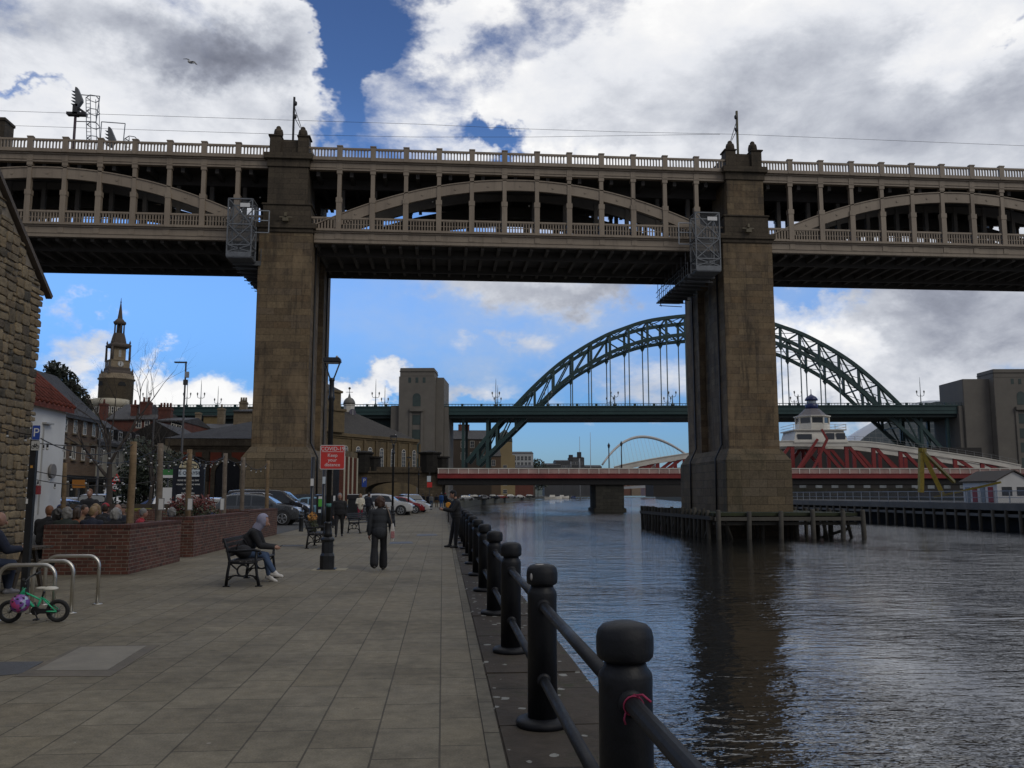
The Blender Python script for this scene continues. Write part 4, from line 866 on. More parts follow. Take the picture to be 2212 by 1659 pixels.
g=MB(); stone_field(g,cx,13.0,y1,zt_,rg); st_=g.build('stone_facing',RUBS,T); st_['kind']='stuff'
g=MB(); a0=(y1+.32,zE-.22); a1=(yA,zE+(y1-yA)*sl+.06)
for w_,h_,d_ in ((.42,.16,.14),):
    dv=Vector((0,a1[0]-a0[0],a1[1]-a0[1])); g.beam((cx+.0,a0[0],a0[1]+.06),(cx+.0,a1[0],a1[1]+.02),.12,.09,up=(0,0,1))
g.build('verge_board',M('dark slate verge',(.085,.066,.05),.75,.3,2),T)
g=MB(); g.add([(cx-.05,a0[0],a0[1]+.14),(cx-8,a0[0],a0[1]+.14),(cx-8,a1[0],a1[1]+.14),(cx-.05,a1[0],a1[1]+.14)],[(0,1,2,3)]); g.build('roof',SLATE2,T)
# whitewashed cottage with pantiles
T=thing('white_cottage','whitewashed cottage with a red pantile roof between stone cottage and brick terrace','house',(-12,21,0))
wx=-9.3; g=MB(); g.bb(wx-5,wx,18.5,22.25,0,3.8); g.add([(wx,22.25,3.8),(wx-5,22.25,3.8),(wx-2.5,22.25,5.88),(wx,18.5,3.8),(wx-5,18.5,3.8),(wx-2.5,18.5,5.88)],[(0,1,2),(3,5,4)])
g.build('wall',M('whitewashed render',(.56,.56,.54),.85,.1,.8,bumpv=.15),T)
g=MB(); g.add([(wx+.14,18.3,3.64),(wx+.14,22.38,3.64),(wx-2.5,22.38,5.95),(wx-2.5,18.3,5.95),(wx+.14,18.3,3.76),(wx+.14,22.38,3.76),(wx-2.5,22.38,6.09),(wx-2.5,18.3,6.09)],[(3,2,1,0),(4,5,6,7),(0,1,5,4),(1,2,6,5),(2,3,7,6),(3,0,4,7)])
for i in range(17): y=18.36+i*.25; g.tube([(wx+.16,y,3.77),(wx-2.5,y,6.11)],.05,5)
g.build('roof',PANT,T)
g=MB(); g.lathe([(.17,-.03),(.17,.03)],(wx+.04,21.6,2.2),16,'x'); g.build('wall_plaque',M('grey plaque',(.16,.15,.14),.6,.2),T)
MB().box((wx+.07,20.75,1.75),(.14,.2,.2)).build('alarm_box',M('red alarm box',(.22,.02,.02),.5,.1),T)
g=MB(); g.bb(wx,wx+.03,21.05,21.08,1.2,3.3); g.bb(wx,wx+.1,21.0,21.4,3.28,3.32); g.build('conduit',M('pale conduit',(.35,.35,.34),.6,.1),T)
# terraces along the street: facade in a plane facing the river
def terrace(name,label,cat,X,ya,yb,ze,wall,roof,rows,ncol,winw,winh,ridge=3.2,shop=True,frame=None,sill=None,depth=9,shopm=None,dormers=0):
    T=thing(name,label,cat,(X,(ya+yb)/2,0)); u=Vector((0,1,0)); n=Vector((1,0,0))
    MB().bb(X-depth,X,ya,yb,0,ze).build('wall',wall,T)
    g=MB(); r=[(X+.35,ze-.05),(X-depth/2,ze+ridge),(X-depth-.3,ze-.05),(X-depth-.3,ze-.25),(X+.35,ze-.25)]; g.prism(r,ya-.02,yb+.02,lambda p,q,t:(p,t,q)); rf=g.build('roof',roof,T)
    MB().bb(X,X+.42,ya,yb,ze-.42,ze-.22).build('gutter',DARKS,T)
    for zc in rows:
        for i in range(ncol): owin(T,(X,ya+(yb-ya)*(i+.5)/ncol,zc),u,n,winw,winh,frame,None,2,2,sill=sill)
    if shop:
        sm=shopm or M('dark shopfront',(.02,.022,.025),.4,.3)
        MB().bb(X,X+.3,ya,yb,2.9,3.5).build('shop_fascia',sm,T)
        for i in range(ncol+1): y=ya+(yb-ya)*i/ncol; MB().bb(X+.002,X+.25,y-.15,y+.15,0,2.9).build('pilaster',M('shop pilaster stone',(.12,.10,.08),.8,.2),T)
        for i in range(ncol): y=ya+(yb-ya)*(i+.5)/ncol; MB().bb(X+.001,X+.06,y-(yb-ya)/ncol*.42,y+(yb-ya)/ncol*.42,.5,2.8).build('shop_window',WGL,T)
    for k in range(dormers):
        y=ya+(yb-ya)*(k+.5)/dormers; z0=ze+.3
        MB().bb(X-2.2,X-.25,y-.7,y+.7,z0-.3,z0+1.35).build('dormer',SLATE,T); owin(T,(X-.25,y,z0+.55),u,n,1.15,1.2)
    return T,rf
BRK=brickmat('brown street brick',(.21,.135,.085),(.16,.10,.065),(.19,.16,.12),.45,.15,.02,.5,stainamt=.4,bumpv=.2)
REDB=brickmat('dark red brick',(.17,.052,.035),(.12,.04,.03),(.12,.08,.065),.45,.15,.018,.5,stainamt=.4,bumpv=.2)
CREAM=M('cream stucco',(.46,.42,.32),.85,.12,.4); STONE=brickmat('street sandstone',(.24,.19,.125),(.19,.15,.10),(.09,.075,.055),1.1,.45,.01,.45,stain=(.04,.035,.028),stainamt=.7,stainscale=.3)
T,rf=terrace('brick_terrace','brown brick three-storey terrace with sash windows beyond the white cottage','building',-36,78,94,9.35,BRK,SLATE,(8.25,5.7),7,.85,1.35,4.6,sill=STONE)
g=MB(); g.bb(-41.5,-40,82,84.5,12,16.2); 
for i in range(3): g.lathe([(.22,16.2),(.2,17.0)],(-40.7,82.4+i*.8,0),8)
g.build('chimney',M('tan chimney brick',(.19,.11,.065),.9,.2,.8),T)
for i in range(7): MB().bb(-36,-35.75,78+(i+.5)*16/7-.75,78+(i+.5)*16/7+.75,6.55,6.8).build('pediment',STONE,T)
T,rf=terrace('cream_terrace','cream stucco building with dormers behind the bare tree','building',-36,94.05,108,7.2,CREAM,SLATE,(5.6,),6,.9,1.7,3.2,dormers=5)
T,rf=terrace('dark_shop_row','low dark slate roofed row behind the evergreen bush','building',-33,108.5,122,6.2,STONE,SLATE2,(4.9,),5,.8,1.3,3.)
T,rf=terrace('white_gabled_house','small white house with a slate roof left of the market hall','building',-30.5,109,121,7.9,CREAM,SLATE2,(6.7,4.2),4,.8,1.3,2.6,shop=False)
def gable(name,label,px0,px1,ytop,ye,Y,wall,roof,depth=12,wins=(),chim=(),extra=None,hip=False):
    """house block whose front faces the camera side; px extents at distance Y"""
    a,b=aty(px0,ye,Y),aty(px1,ye,Y); zt=aty(px0,ytop,Y).z; T=thing(name,label,'building',((a.x+b.x)/2,Y,0)); ze=a.z
    MB().bb(a.x,b.x,Y,Y+depth,0,ze).build('wall',wall,T)
    g=MB(); e=.3
    if hip: g.add([(a.x-e,Y-e,ze),(b.x+e,Y-e,ze),(b.x+e,Y+depth,ze),(a.x-e,Y+depth,ze),(lerp(a.x,b.x,.3),Y+depth/2,zt),(lerp(a.x,b.x,.7),Y+depth/2,zt)],[(0,1,5,4),(1,2,5),(2,3,4,5),(3,0,4),(3,2,1,0)])
    else: g.prism([(-e,ze),(-e,ze-.2),(depth+e,ze-.2),(depth+e,ze),(depth/2,zt)],a.x-.1,b.x+.1,lambda p,q,t:(t,Y+p,q))
    rf=g.build('roof',roof,T)
    for x,y,w,h,ar in wins:
        p=aty(x,y,Y); owin(T,(p.x,Y,p.z),(1,0,0),(0,-1,0),w,h,None,None,2,2,arch=ar)
    for x0,x1,yt,np in chim:
        p,q=aty(x0,yt,Y+depth/2),aty(x1,yt,Y+depth/2); g=MB(); g.bb(p.x,q.x,Y+depth/2-.6,Y+depth/2+.6,ze-1,p.z); g.bb(p.x-.08,q.x+.08,Y+depth/2-.68,Y+depth/2+.68,p.z-.35,p.z-.1)
        for i in range(np): g.lathe([(.2,p.z),(.15,p.z+.75)],(lerp(p.x,q.x,(i+.5)/np),Y+depth/2,0),8)
        g.build('chimney',REDB if wall is not STONE else STONE,rf)
    return T
gable('red_brick_house','red brick block with four white arched windows left of the slim street light',338,397,893,908,128,REDB,SLATE,14,[(375,926,.75,1.5,True),(381,927.5,.75,1.5,True),(386.5,928.5,.75,1.5,True),(391.5,930,.75,1.5,True)],[(345,372,881,4)])
gable('red_brick_house','tall red brick house with square chimney stacks behind the bare tree',282,345,886,905,135,REDB,SLATE2,14,[(300,915,.8,1.4,False),(318,918,.8,1.4,False)],[(306,327,868,2),(286,298,874,1),(352,358,880,1)])
gable('dormered_house','dark slate roofed house below the church with brick chimney',232,296,862,905,140,REDB,SLATE,16,[],[(218,232,872,1)])
gable('slate_roof_house','long low slate roofed house behind the market hall',392,486,907,925,150,STONE,SLATE,16,[(402,928,.8,1.4,False),(412,930,.8,1.4,False),(424,931,.8,1.4,False)],[(424,434,891,0),(472,486,882,1)])
gable('ochre_workshop','ochre walled upper storey under the green bridge between chimneys',440,470,895,897,175,M('ochre boards',(.17,.12,.05),.8,.25,.8),SLATE,6)
gable('stone_gable','dark slate gable with chimney pots beside the quay pier',505,560,872,887,140,STONE,SLATE,18,[],[(519,534,868,3)])
# round modern block under the church
T=thing('round_office','pale rounded modern office storey below the church tower','building',aty(214,900,170)); p=aty(214,856,170)
g=MB(); g.lathe([(3.2,0),(3.2,p.z-1.5),(3.35,p.z-1.5),(3.35,p.z)],(p.x,176,0),20); g.bb(p.x-9,p.x,174,182,0,p.z-.1); g.build('wall',CREAM,T)
for k in range(7): 
    a=R(200+k*20); owin(T,(p.x+3.2*math.cos(a),176+3.2*math.sin(a),p.z-2.3),(-math.sin(a),math.cos(a),0),(math.cos(a),math.sin(a),0),.9,1.3)
# church
YC=260; u=.0274; cxp=aty(249+4,800,YC); CXx=cxp.x
def cz(z): return aty(250,603.5+z*.198,YC).z
CHS=brickmat('church stone',(.30,.24,.16),(.24,.19,.13),(.07,.06,.045),1.,.45,.012,.45,stain=(.10,.08,.06),stainamt=.5,stainscale=.2); CHD=M('dark church stone',(.085,.068,.055),.9,.25,.3)
T=thing('church','tall stone church tower with clock and tapering spire above the rooftops','church',(CXx,YC,0))
sq=math.sqrt(2)
def stage(nm,prof,n=4,m=None,a0=R(-8)): g=MB(); g.lathe([(hw*u,cz(z)) for hw,z in prof],(CXx,YC,0),n,smooth=n>8,a0=a0); return g.build(nm,m or CHS,T)
stage('spire',[(56,462),(38,440),(27,430),(5,255),(2,205)],8,CHD); stage('finial',[(2,258),(9,248),(3,238),(2,205),(1,200)],8,CHD)
stage('spire_cornice',[(60,492),(66,480),(66,466),(50,460)],8,CHD); stage('lantern_base',[(84,705),(70,640),(56,590)],8,CHD)
for k in range(8): a=R(-8+k*45); MB().lathe([(7*u,cz(592)),(6*u,cz(490))],(CXx+48*u*math.cos(a),YC+48*u*math.sin(a),0),6).build('lantern_column',CHD,T)
stage('lantern_core',[(12,592),(12,490)],8,CHD)
stage('belfry_cornice',[(135,748),(142,735),(142,722),(120,705),(80,700)],4,CHD,R(45-52)); stage('belfry',[(86,892),(86,745)],4,CHS,R(-7)); 
for k in range(4):
    a=R(-7+k*90)
    for da in (-.0,): MB().lathe([(13*u,cz(892)),(11*u,cz(745))],(CXx+128*u*math.cos(a),YC+128*u*math.sin(a),0),8).build('corner_column',CHD,T)
    MB().lathe([(3*u,cz(722)),(10*u,cz(700)),(9*u,cz(690)),(4*u,cz(680)),(1*u,cz(668))],(CXx+125*u*math.cos(a),YC+125*u*math.sin(a),0),8).build('urn',CHD,T)
    MB().lathe([(4*u,cz(1045)),(12*u,cz(1015)),(10*u,cz(1003)),(3*u,cz(985)),(1*u,cz(975))],(CXx+166*u*math.cos(a),YC+166*u*math.sin(a),0),8).build('urn',CHD,T)
stage('clock_stage',[(136,975),(136,900),(144,896),(144,888),(100,886)],4,CHS,R(-7)); stage('attic',[(186,1042),(178,1020),(148,1000),(146,972),(130,968)],4,CHD,R(-7))
stage('tower_base',[(172,1500),(172,1105),(186,1100),(186,1088),(174,1086),(172,1045),(164,1040)],24,CHS)
for k,(ang) in enumerate((-52,-142+0)):
    a=R(-52 if k==0 else -142); nrm=Vector((math.cos(a),math.sin(a),0)); tg=Vector((-nrm.y,nrm.x,0)); r=136*u/sq
    c=Vector((CXx,YC,cz(932)))+nrm*(r+.04); g=MB(); g.prism([(30*u*math.cos(i*math.pi/10),30*u*math.sin(i*math.pi/10)) for i in range(20)],0,.12,lambda p,q,t:c+tg*p+Vector((0,0,q))+nrm*t); ck=g.build('clock_face',M('clock white',(.55,.55,.53),.5,.08),T)
    g=MB(); g.beam(c+nrm*.18,c+nrm*.18+Vector((0,0,24*u)),.14); g.beam(c+nrm*.18,c+nrm*.18-Vector((0,0,16*u))-tg*.1,.18)
    for i in range(12): t_=i*math.pi/6; d=tg*math.cos(t_)+Vector((0,0,math.sin(t_))); g.beam(c+nrm*.15+d*(22*u),c+nrm*.15+d*(28*u),.08)
    g.build('clock_hands',DARKS,ck)
    c=Vector((CXx,YC,cz(815)))+nrm*(86*u/sq); owin(T,c,tg,nrm,24*u,72*u,None,M('louvre pale',(.3,.3,.29),.7,.1),1,2)
    b=R(-52 if k==0 else -128); n2=Vector((math.cos(b),math.sin(b),0)); t2v=Vector((-n2.y,n2.x,0)); c=Vector((CXx,YC,cz(1175)))+n2*(171*u); g=MB(); g.prism([(40*u*math.cos(i*math.pi/10),44*u*math.sin(i*math.pi/10)) for i in range(11)],0,.25,lambda p,q,t:c+t2v*p+Vector((0,0,q))+n2*t); g.build('window',M('deep window',(.012,.012,.012),.8,.1),T)
# market hall with hipped roof and red panels
Y=94; T=thing('market_hall','sandstone market hall with slate hipped roof, red panels and big arched doorway','building',(-27,Y,0))
xa=aty(372,950,Y).x; xb=-14.6; ze=aty(450,957,Y).z
MB().bb(xa,xb,Y,Y+24,0,ze).build('wall',STONE,T)
g=MB(); rz=aty(520,907,Y+9).z; g.add([(xa-.7,Y-.7,ze+.45),(xb+.7,Y-.7,ze+.45),(xb+.7,Y+25,ze+.45),(xa-.7,Y+25,ze+.45),(xa+7.3,Y+8.5,rz),(xb-5,Y+8.5,rz),(xb-5,Y+16,rz),(xa+7.3,Y+16,rz)],[(0,1,5,4),(1,2,6,5),(2,3,7,6),(3,0,4,7),(4,5,6,7),(3,2,1,0)]); rf=g.build('roof',SLATE,T)
g=MB(); g.bb(xa-.55,xb+.55,Y-.55,Y+24.5,ze-.35,ze+.44); g.bb(xa-.2,xb+.2,Y-.2,Y+24.2,ze-.6,ze-.36); g.build('cornice',STONE,T,bev=.05)
g=MB(); lx0,lx1=xa+7.6,xb-3.2; g.bb(lx0,lx1,Y+9,Y+15,rz,rz+1.0); g.build('roof_lantern',DARKS,rf)
g=MB(); g.add([(lx0-.5,Y+8.5,rz+1),(lx1+.5,Y+8.5,rz+1),(lx1+.5,Y+15.5,rz+1),(lx0-.5,Y+15.5,rz+1),(lx0+3,Y+12,rz+2.1),(lx1-3,Y+12,rz+2.1)],[(0,1,5,4),(1,2,5),(2,3,4,5),(3,0,4),(3,2,1,0)]); g.build('lantern_roof',SLATE,rf)
g=MB()
for x in (lx0+.2,(lx0+lx1)/2,lx1-.2): g.bb(x-.12,x+.12,Y+8.9,Y+9.0,rz,rz+1)
g.build('lantern_post',CREAM,rf)
RPAN=M('red painted panel',(.30,.065,.028),.7,.2,.5)
def mk(px): return aty(px,1000,Y).x
zt=aty(430,977,Y).z
for a,b in ((386,412),(413,416),(422,438),(454,478),(500,540)):
    if b-a>4: MB().bb(mk(a),mk(b),Y-.08,Y+.02,.9,zt).build('red_panel',RPAN,T)
for px in (381,444,546): MB().bb(mk(px)-.35,mk(px)+.35,Y-.22,Y+.02,0,zt+.1).build('pilaster',STONE,T)
def archpiece(nm,cx_,r,zc,zb,t,m,y0,y1):
    g=MB(); P=[(cx_+r*math.cos(math.pi*i/14),zc+r*math.sin(math.pi*i/14)) for i in range(15)]; P=[(cx_+r,zb)]+P+[(cx_-r,zb)]
    if t: Q=[(cx_+(r-t)*math.cos(math.pi*i/14),zc+(r-t)*math.sin(math.pi*i/14)) for i in range(15)]; A=[(x,y0,z) for x,z in P]; B=[(x,y0,z) for x,z in [(cx_+r-t,zb)]+Q+[(cx_-r+t,zb)]]; g.strip(A,B,(0,y1-y0,0),0)
    else: g.prism(P,y0,y1,lambda p,q,tt:(p,tt,q))
    return g.build(nm,m,T)
cx2=mk(494); archpiece('arch_surround',cx2,1.75,3.85,0,.45,STONE,Y-.3,Y-.05); archpiece('arched_doorway',cx2,1.32,3.85,0,0,M('black doorway',(.012,.012,.013),.6,.3),Y-.14,Y-.03)
for i in range(9): x=cx2-1.2+i*.3; MB().bb(x-.025,x+.025,Y-.2,Y-.14,0,2.6).build('gate_bar',DARKS,T)
cx3=mk(427); archpiece('round_niche',cx3,1.0,4.3,3.2,0,M('black doorway',(.012,.012,.013),.6,.3),Y-.2,Y-.03); archpiece('niche_surround',cx3,1.3,4.3,3.0,.3,ASHD,Y-.28,Y-.04)
# guildhall behind the road arch
GD=Pl(37,1); T=None
p0=aty(735,1000,190); p1d=Vector((math.sin(R(37)),math.cos(R(37)),0)); 
# find where the facade line meets pixel column 900
d=ray(900,1000); k=(p0.x*d.y-p0.y*d.x)/(p1d.y*d.x-p1d.x*d.y); L=k; nrm=Vector((p1d.y,-p1d.x,0)); 
if nrm.y>0: nrm=-nrm
T=thing('guildhall','golden sandstone hall with tall arched windows and white clock cupola behind the road arch','building',(p0.x,p0.y,0))
def gp(a,d_,z): return Vector((p0.x,p0.y,0))+p1d*a-nrm*d_+Vector((0,0,z))
GH=brickmat('golden sandstone',(.175,.13,.07),(.14,.105,.06),(.07,.055,.035),1.2,.5,.01,.45,stain=(.05,.042,.03),stainamt=.7,stainscale=.25)
zc=lerp(aty(748,942,190).z,14.4,.5)
def gbox(m,a0,a1,d0,d1,z0,z1):
    c=[gp(a,dd,z) for z in (z0,z1) for a,dd in ((a0,d0),(a1,d0),(a1,d1),(a0,d1))]; return m.add(c,[(3,2,1,0),(4,5,6,7),(0,1,5,4),(1,2,6,5),(2,3,7,6),(3,0,4,7)])
g=MB(); gbox(g,-14,L,0,16,0,zc); g.build('wall',GH,T)
g=MB(); gbox(g,-14.3,L+.4,-.5,16,zc-.2,zc+.5); gbox(g,-14.2,L+.2,-.2,16,zc-.6,zc-.2); g.build('cornice',GH,T,bev=.06)
g=MB(); zr=zc+6.2; g.add([gp(1,0,zc+.4),gp(L,0,zc+.4),gp(L,16,zc+.4),gp(1,16,zc+.4),gp(6,7,zr),gp(L*.45,7,zr),gp(L*.45,9,zr),gp(6,9,zr)],[(0,1,5,4),(1,2,6,5),(2,3,7,6),(3,0,4,7),(4,5,6,7)]); g.build('roof',SLATE2,T)
nw=7
for i in range(nw):
    a=L*(.06+.9*i/(nw-1)); c=gp(a,0,9.2); owin(T,c,p1d,nrm,1.35,4.6,None,glassmat('hall glass',(.06,.07,.08),.15),2,5,arch=True)
    g=MB(); gbox(g,a+L*.075-.3,a+L*.075+.3,-.3,0,5.5,zc-.6); g.build('pilaster',GH,T)
g=MB(); gbox(g,-13.5,-.2,-1.2,14,zc+.5,zc+5); gbox(g,-13.8,.1,-1.5,14,zc+5,zc+5.6); gbox(g,-12.8,-1,-.8,13,zc+5.6,zc+9); gbox(g,-13,-.7,-1.1,13.3,zc+9,zc+9.5); g.build('tower_block',GH,T,bev=.08)
g=MB(); g.add([gp(-13,-.8,zc+9.5),gp(-.7,-.8,zc+9.5),gp(-.7,13,zc+9.5),gp(-13,13,zc+9.5),gp(-7,6,zc+14)],[(0,1,4),(1,2,4),(2,3,4),(3,0,4)]); g.build('tower_roof',SLATE2,T)
cpx=aty(754,890,203); zb,zt_,zd,zv=[aty(750,y,203).z for y in (912,877,860,836)]; hw=aty(766,890,203).x-cpx.x
g=MB(); g.lathe([(hw*1.08,zb-2.5),(hw*1.08,zb),(hw,zb+.1),(hw,zt_),(hw*1.1,zt_+.1),(hw*1.1,zt_+.35)],(cpx.x,203,0),8,smooth=False,a0=R(22)); cp_=g.build('clock_cupola',WHITE,T)
g=MB(); g.lathe([(hw*1.12,zt_+.36)]+[(hw*1.1*math.cos(i*math.pi/12),zt_+.4+(zd-zt_-.2)*math.sin(i*math.pi/12)) for i in range(1,6)]+[(.25,zd+.5),(.08,zd+1.2)],(cpx.x,203,0),16); g.tube([(cpx.x,203,zd+.8),(cpx.x,203,zv)],.07,6); g.beam((cpx.x-.8,203,zv-1.2),(cpx.x+.8,203,zv-1.2),.1); g.sphere((cpx.x,203,zv-.3),.3,8,6); g.build('dome',M('lead dome',(.13,.125,.11),.6,.15),cp_)
a=R(-90+22.5+22.5); n_=Vector((math.cos(R(-67.5+22)),math.sin(R(-67.5+22)),0)); c=Vector((cpx.x,203,lerp(zb,zt_,.55)))+n_*(hw*.95); tg=Vector((-n_.y,n_.x,0)); g=MB(); g.prism([(.95*math.cos(i*math.pi/10),.95*math.sin(i*math.pi/10)) for i in range(20)],0,.15,lambda p,q,t:c+tg*p+Vector((0,0,q))+n_*t); cf=g.build('clock_face',M('dark clock face',(.09,.08,.10),.5,.2),cp_)
g=MB(); g.beam(c+n_*.2,c+n_*.2+Vector((0,0,.75)),.1); g.beam(c+n_*.2,c+n_*.2-Vector((0,0,.5)),.12); g.build('clock_hands',M('clock white',(.55,.55,.53),.5,.08),cf)
# red pillared arcade at the foot of the hall
T=thing('red_arcade','arcade with red brick pillars and pale stone strips right of the quay pier','arcade',aty(752,1070,150)+Vector((0,0,-1.5)))
z0,z1=aty(752,985,150).z,aty(752,975,150).z
for i,px in enumerate((739,748,757,767)):
    p=aty(px,1000,150+i*3); MB().bb(p.x-.42,p.x+.3,p.y,p.y+.8,0,z0).build('red_pillar',REDB,T); MB().bb(p.x+.3,p.x+.48,p.y-.05,p.y+.8,0,z0).build('stone_strip',CREAM,T)
p,q=aty(733,985,150),aty(772,985,162); g=MB(); g.add([(p.x,150,z0),(q.x,162,z0),(q.x-4,166,z0),(p.x-4,154,z0),(p.x,150,z1+.3),(q.x,162,z1+.3),(q.x-4,166,z1+.3),(p.x-4,154,z1+.3)],[(3,2,1,0),(4,5,6,7),(0,1,5,4),(1,2,6,5),(2,3,7,6),(3,0,4,7)]); g.build('entablature',GH,T)
g=MB(); g.add([(p.x-2.2,152.5,0),(q.x-2.2,164.5,0),(q.x-2.2,164.5,z0),(p.x-2.2,152.5,z0)],[(0,1,2,3)]); g.build('back_wall',M('black doorway',(.012,.012,.013),.6,.3),T)
# buildings seen under and beyond the green bridge
gable('quayside_hotel','dark brown stone building with chimneys under the left end of the green arch',978,1062,925,948,330,M('dark brown stone',(.06,.045,.033),.9,.3,.1),SLATE,20,[(1000,960,1.6,2.6,False),(1020,960,1.6,2.6,False),(1040,962,1.6,2.6,False),(1000,985,1.6,2.6,False),(1020,985,1.6,2.6,False),(1045,990,1.6,2.6,False)],[(990,1014,917,3)])
gable('brown_warehouse','brown brick riverside building behind the foot of the green arch',1040,1082,968,985,380,M('brown brick far',(.10,.065,.04),.9,.3,.1),SLATE2,20,[(1052,1000,1.6,2.6,False),(1066,1000,1.6,2.6,False)])
gable('archway_house','tan stone building with a green door seen through the road arch',803,880,1020,1030,215,STONE,SLATE,6,[(846,1054,1.4,2.4,False),(812,1050,2.,1.6,False)])
T=thing('domed_corner_building','yellow stone corner tower with dark dome beyond the green arch','building',aty(1091,1040,430)); p=aty(1091,983,430); g=MB(); g.bb(p.x-5,p.x+5,430,440,0,p.z); g.bb(p.x-3.6,p.x+3.6,430.2,438,p.z,p.z+6.5); g.build('wall',M('yellow stone',(.24,.18,.09),.85,.2,.1),T)
zq=p.z+6.5; MB().lathe([(4,zq),(3.9,zq+2),(2.9,zq+4.2),(1.2,zq+5.6),(.2,zq+6.6)],(p.x,434,0),12).build('dome',M('dark dome',(.05,.055,.045),.7,.2),T)
for zz in (3,7,11,15): owin(T,(p.x,430,zz),(1,0,0),(0,-1,0),2,2)
gable('white_office','white flat modern office block beyond the green arch',1103,1152,974,979,620,M('white office wall',(.33,.34,.34),.7,.1,.1),SLATE,20,[(1112+i*8,990,2.,3.2,False) for i in range(5)]+[(1112+i*8,1003,2.,3.2,False) for i in range(5)])
gable('brown_shed','low dark brick shed in front of the white office block',1112,1152,1004,1010,560,REDB,SLATE,14)
for i,(a,b,t0,e,lab) in enumerate(((1176,1212,1000,1004,'dark modern block, left step of the jagged roofline downstream'),(1200,1235,993,996,'dark modern block, middle step of the jagged roofline'),(1232,1262,986,989,'dark modern block, tallest step of the jagged roofline'),(1255,1300,1004,1008,'long low dark block right of the jagged roofline'))):
    gable('modern_block',lab,a,b,t0,e,900+i*6,M('dark modern cladding',(.05,.052,.055),.6,.3,.05),SLATE,20,[(lerp(a,b,f),e+12,3.5,3,False) for f in (.25,.5,.75)])
gable('pink_building','small pinkish building beyond the low bridge lamps',1392,1418,1002,1006,950,M('pink render',(.25,.15,.13),.8,.2,.05),SLATE,20)
for i,px in enumerate(range(1340,1480,24)): gable('riverside_block',['red brick riverside flats far downstream under the red bridge','tan riverside flats far downstream under the red bridge','brown riverside flats far downstream under the red bridge','second red brick flats block far downstream','second tan flats block far downstream','last brown flats block far downstream near the pier'][i],px,px+22,1043+(i%3)*2,1046+(i%3)*2,1240,[M('far red brick',(.14,.07,.05),.9,.3,.05),M('far tan',(.22,.17,.12),.9,.3,.05),M('far brown',(.10,.07,.05),.9,.3,.05)][i%3],SLATE,20)
p=aty(1148,974,700); T=thing('church_spire','thin dark distant spire right of the white office block','church',(p.x,700,0)); MB().bb(p.x-3,p.x+3,700,706,0,p.z-14).build('tower',CHD,T); MB().lathe([(3.2,p.z-14),(.1,p.z)],(p.x,703,0),8,smooth=False).build('spire',CHD,T)
# ---------------------------------------------------------------- trees
BARK=M('bark',(.05,.04,.032),.9,.3,4,bumpv=.4)
def baretree(name,label,loc,h,seed,spread=.5,levels=6,r0=.22,lean=(0,0)):
    rg=random.Random(seed); T=thing(name,label,'tree',loc); tr=MB(); tw=MB()
    def grow(p,d,L,r,lv):
        pts=[p]; rs=[r]; q=p; dd=d.copy(); n=4
        for i in range(n):
            dd=(dd+Vector((rg.uniform(-1,1),rg.uniform(-1,1),rg.uniform(-.3,.7)))*.16).normalized(); q=q+dd*(L/n); pts.append(q); rs.append(r*(1-.42*(i+1)/n))
        (tr if lv<2 else tw).tube(pts,rs,7 if lv<2 else 4,cap=False)
        if lv>=levels: return
        k=rg.choice((2,2,3)) if lv else 4
        for j in range(k):
            f=rg.uniform(.45,1) if j else 1; idx=min(n,max(1,round(f*n))); b=pts[idx]
            nd=(dd+Vector((rg.uniform(-1,1),rg.uniform(-1,1),rg.uniform(-.5,.6)))*(spread*1.5)).normalized()
            grow(b,nd,L*rg.uniform(.62,.8),rs[idx]*.72,lv+1)
    grow(Vector(loc),Vector((lean[0],lean[1],1)).normalized(),h*.26,r0,0)
    tr.build('trunk',BARK,T,recalc=False); tw.build('crown',BARK,T,recalc=False); return T
p=atz(272,1112,0); baretree('bare_tree','bare spreading tree on the street behind the timber posts',(-16.9,46,0),12.3,11,.46,6,.2,(.05,0))
p=aty(322,1000,52); baretree('bare_tree','thin bare tree close left of the market hall',(p.x,52,0),10.5,5,.5,6,.13)
p=aty(150,800,120); baretree('bare_tree','fine bare tree on the slope above the pantiled cottage',(p.x+2,122,6),15,21,.45,6,.2)
def leafball(mb,c,r,n,s,rg,flat=1.):
    for i in range(n):
        d=Vector((rg.gauss(0,1),rg.gauss(0,1),rg.gauss(0,1))).normalized()*r*(rg.random()**.4); d.z*=flat; p=Vector(c)+d
        a=Vector((rg.gauss(0,1),rg.gauss(0,1),rg.gauss(0,1))).normalized(); b=a.orthogonal().normalized(); e=s*rg.uniform(.6,1.4)
        mb.v+=[p-a*e,p+b*e*.5,p+a*e,p-b*e*.5]; o=len(mb.v)-4; mb.f.append((o,o+1,o+2,o+3)); mb.sm.append(False)
def leafmat(name,c,c2):
    m,t,b=nt(name); b.inputs['Roughness'].default_value=.6; rnd_=N(t,'ShaderNodeNewGeometry').outputs['Random Per Island']
    t.links.new(ramp(t,rnd_,[(0,c),(1,c2)]),b.inputs['Base Color']); MATS[name]=m; return m
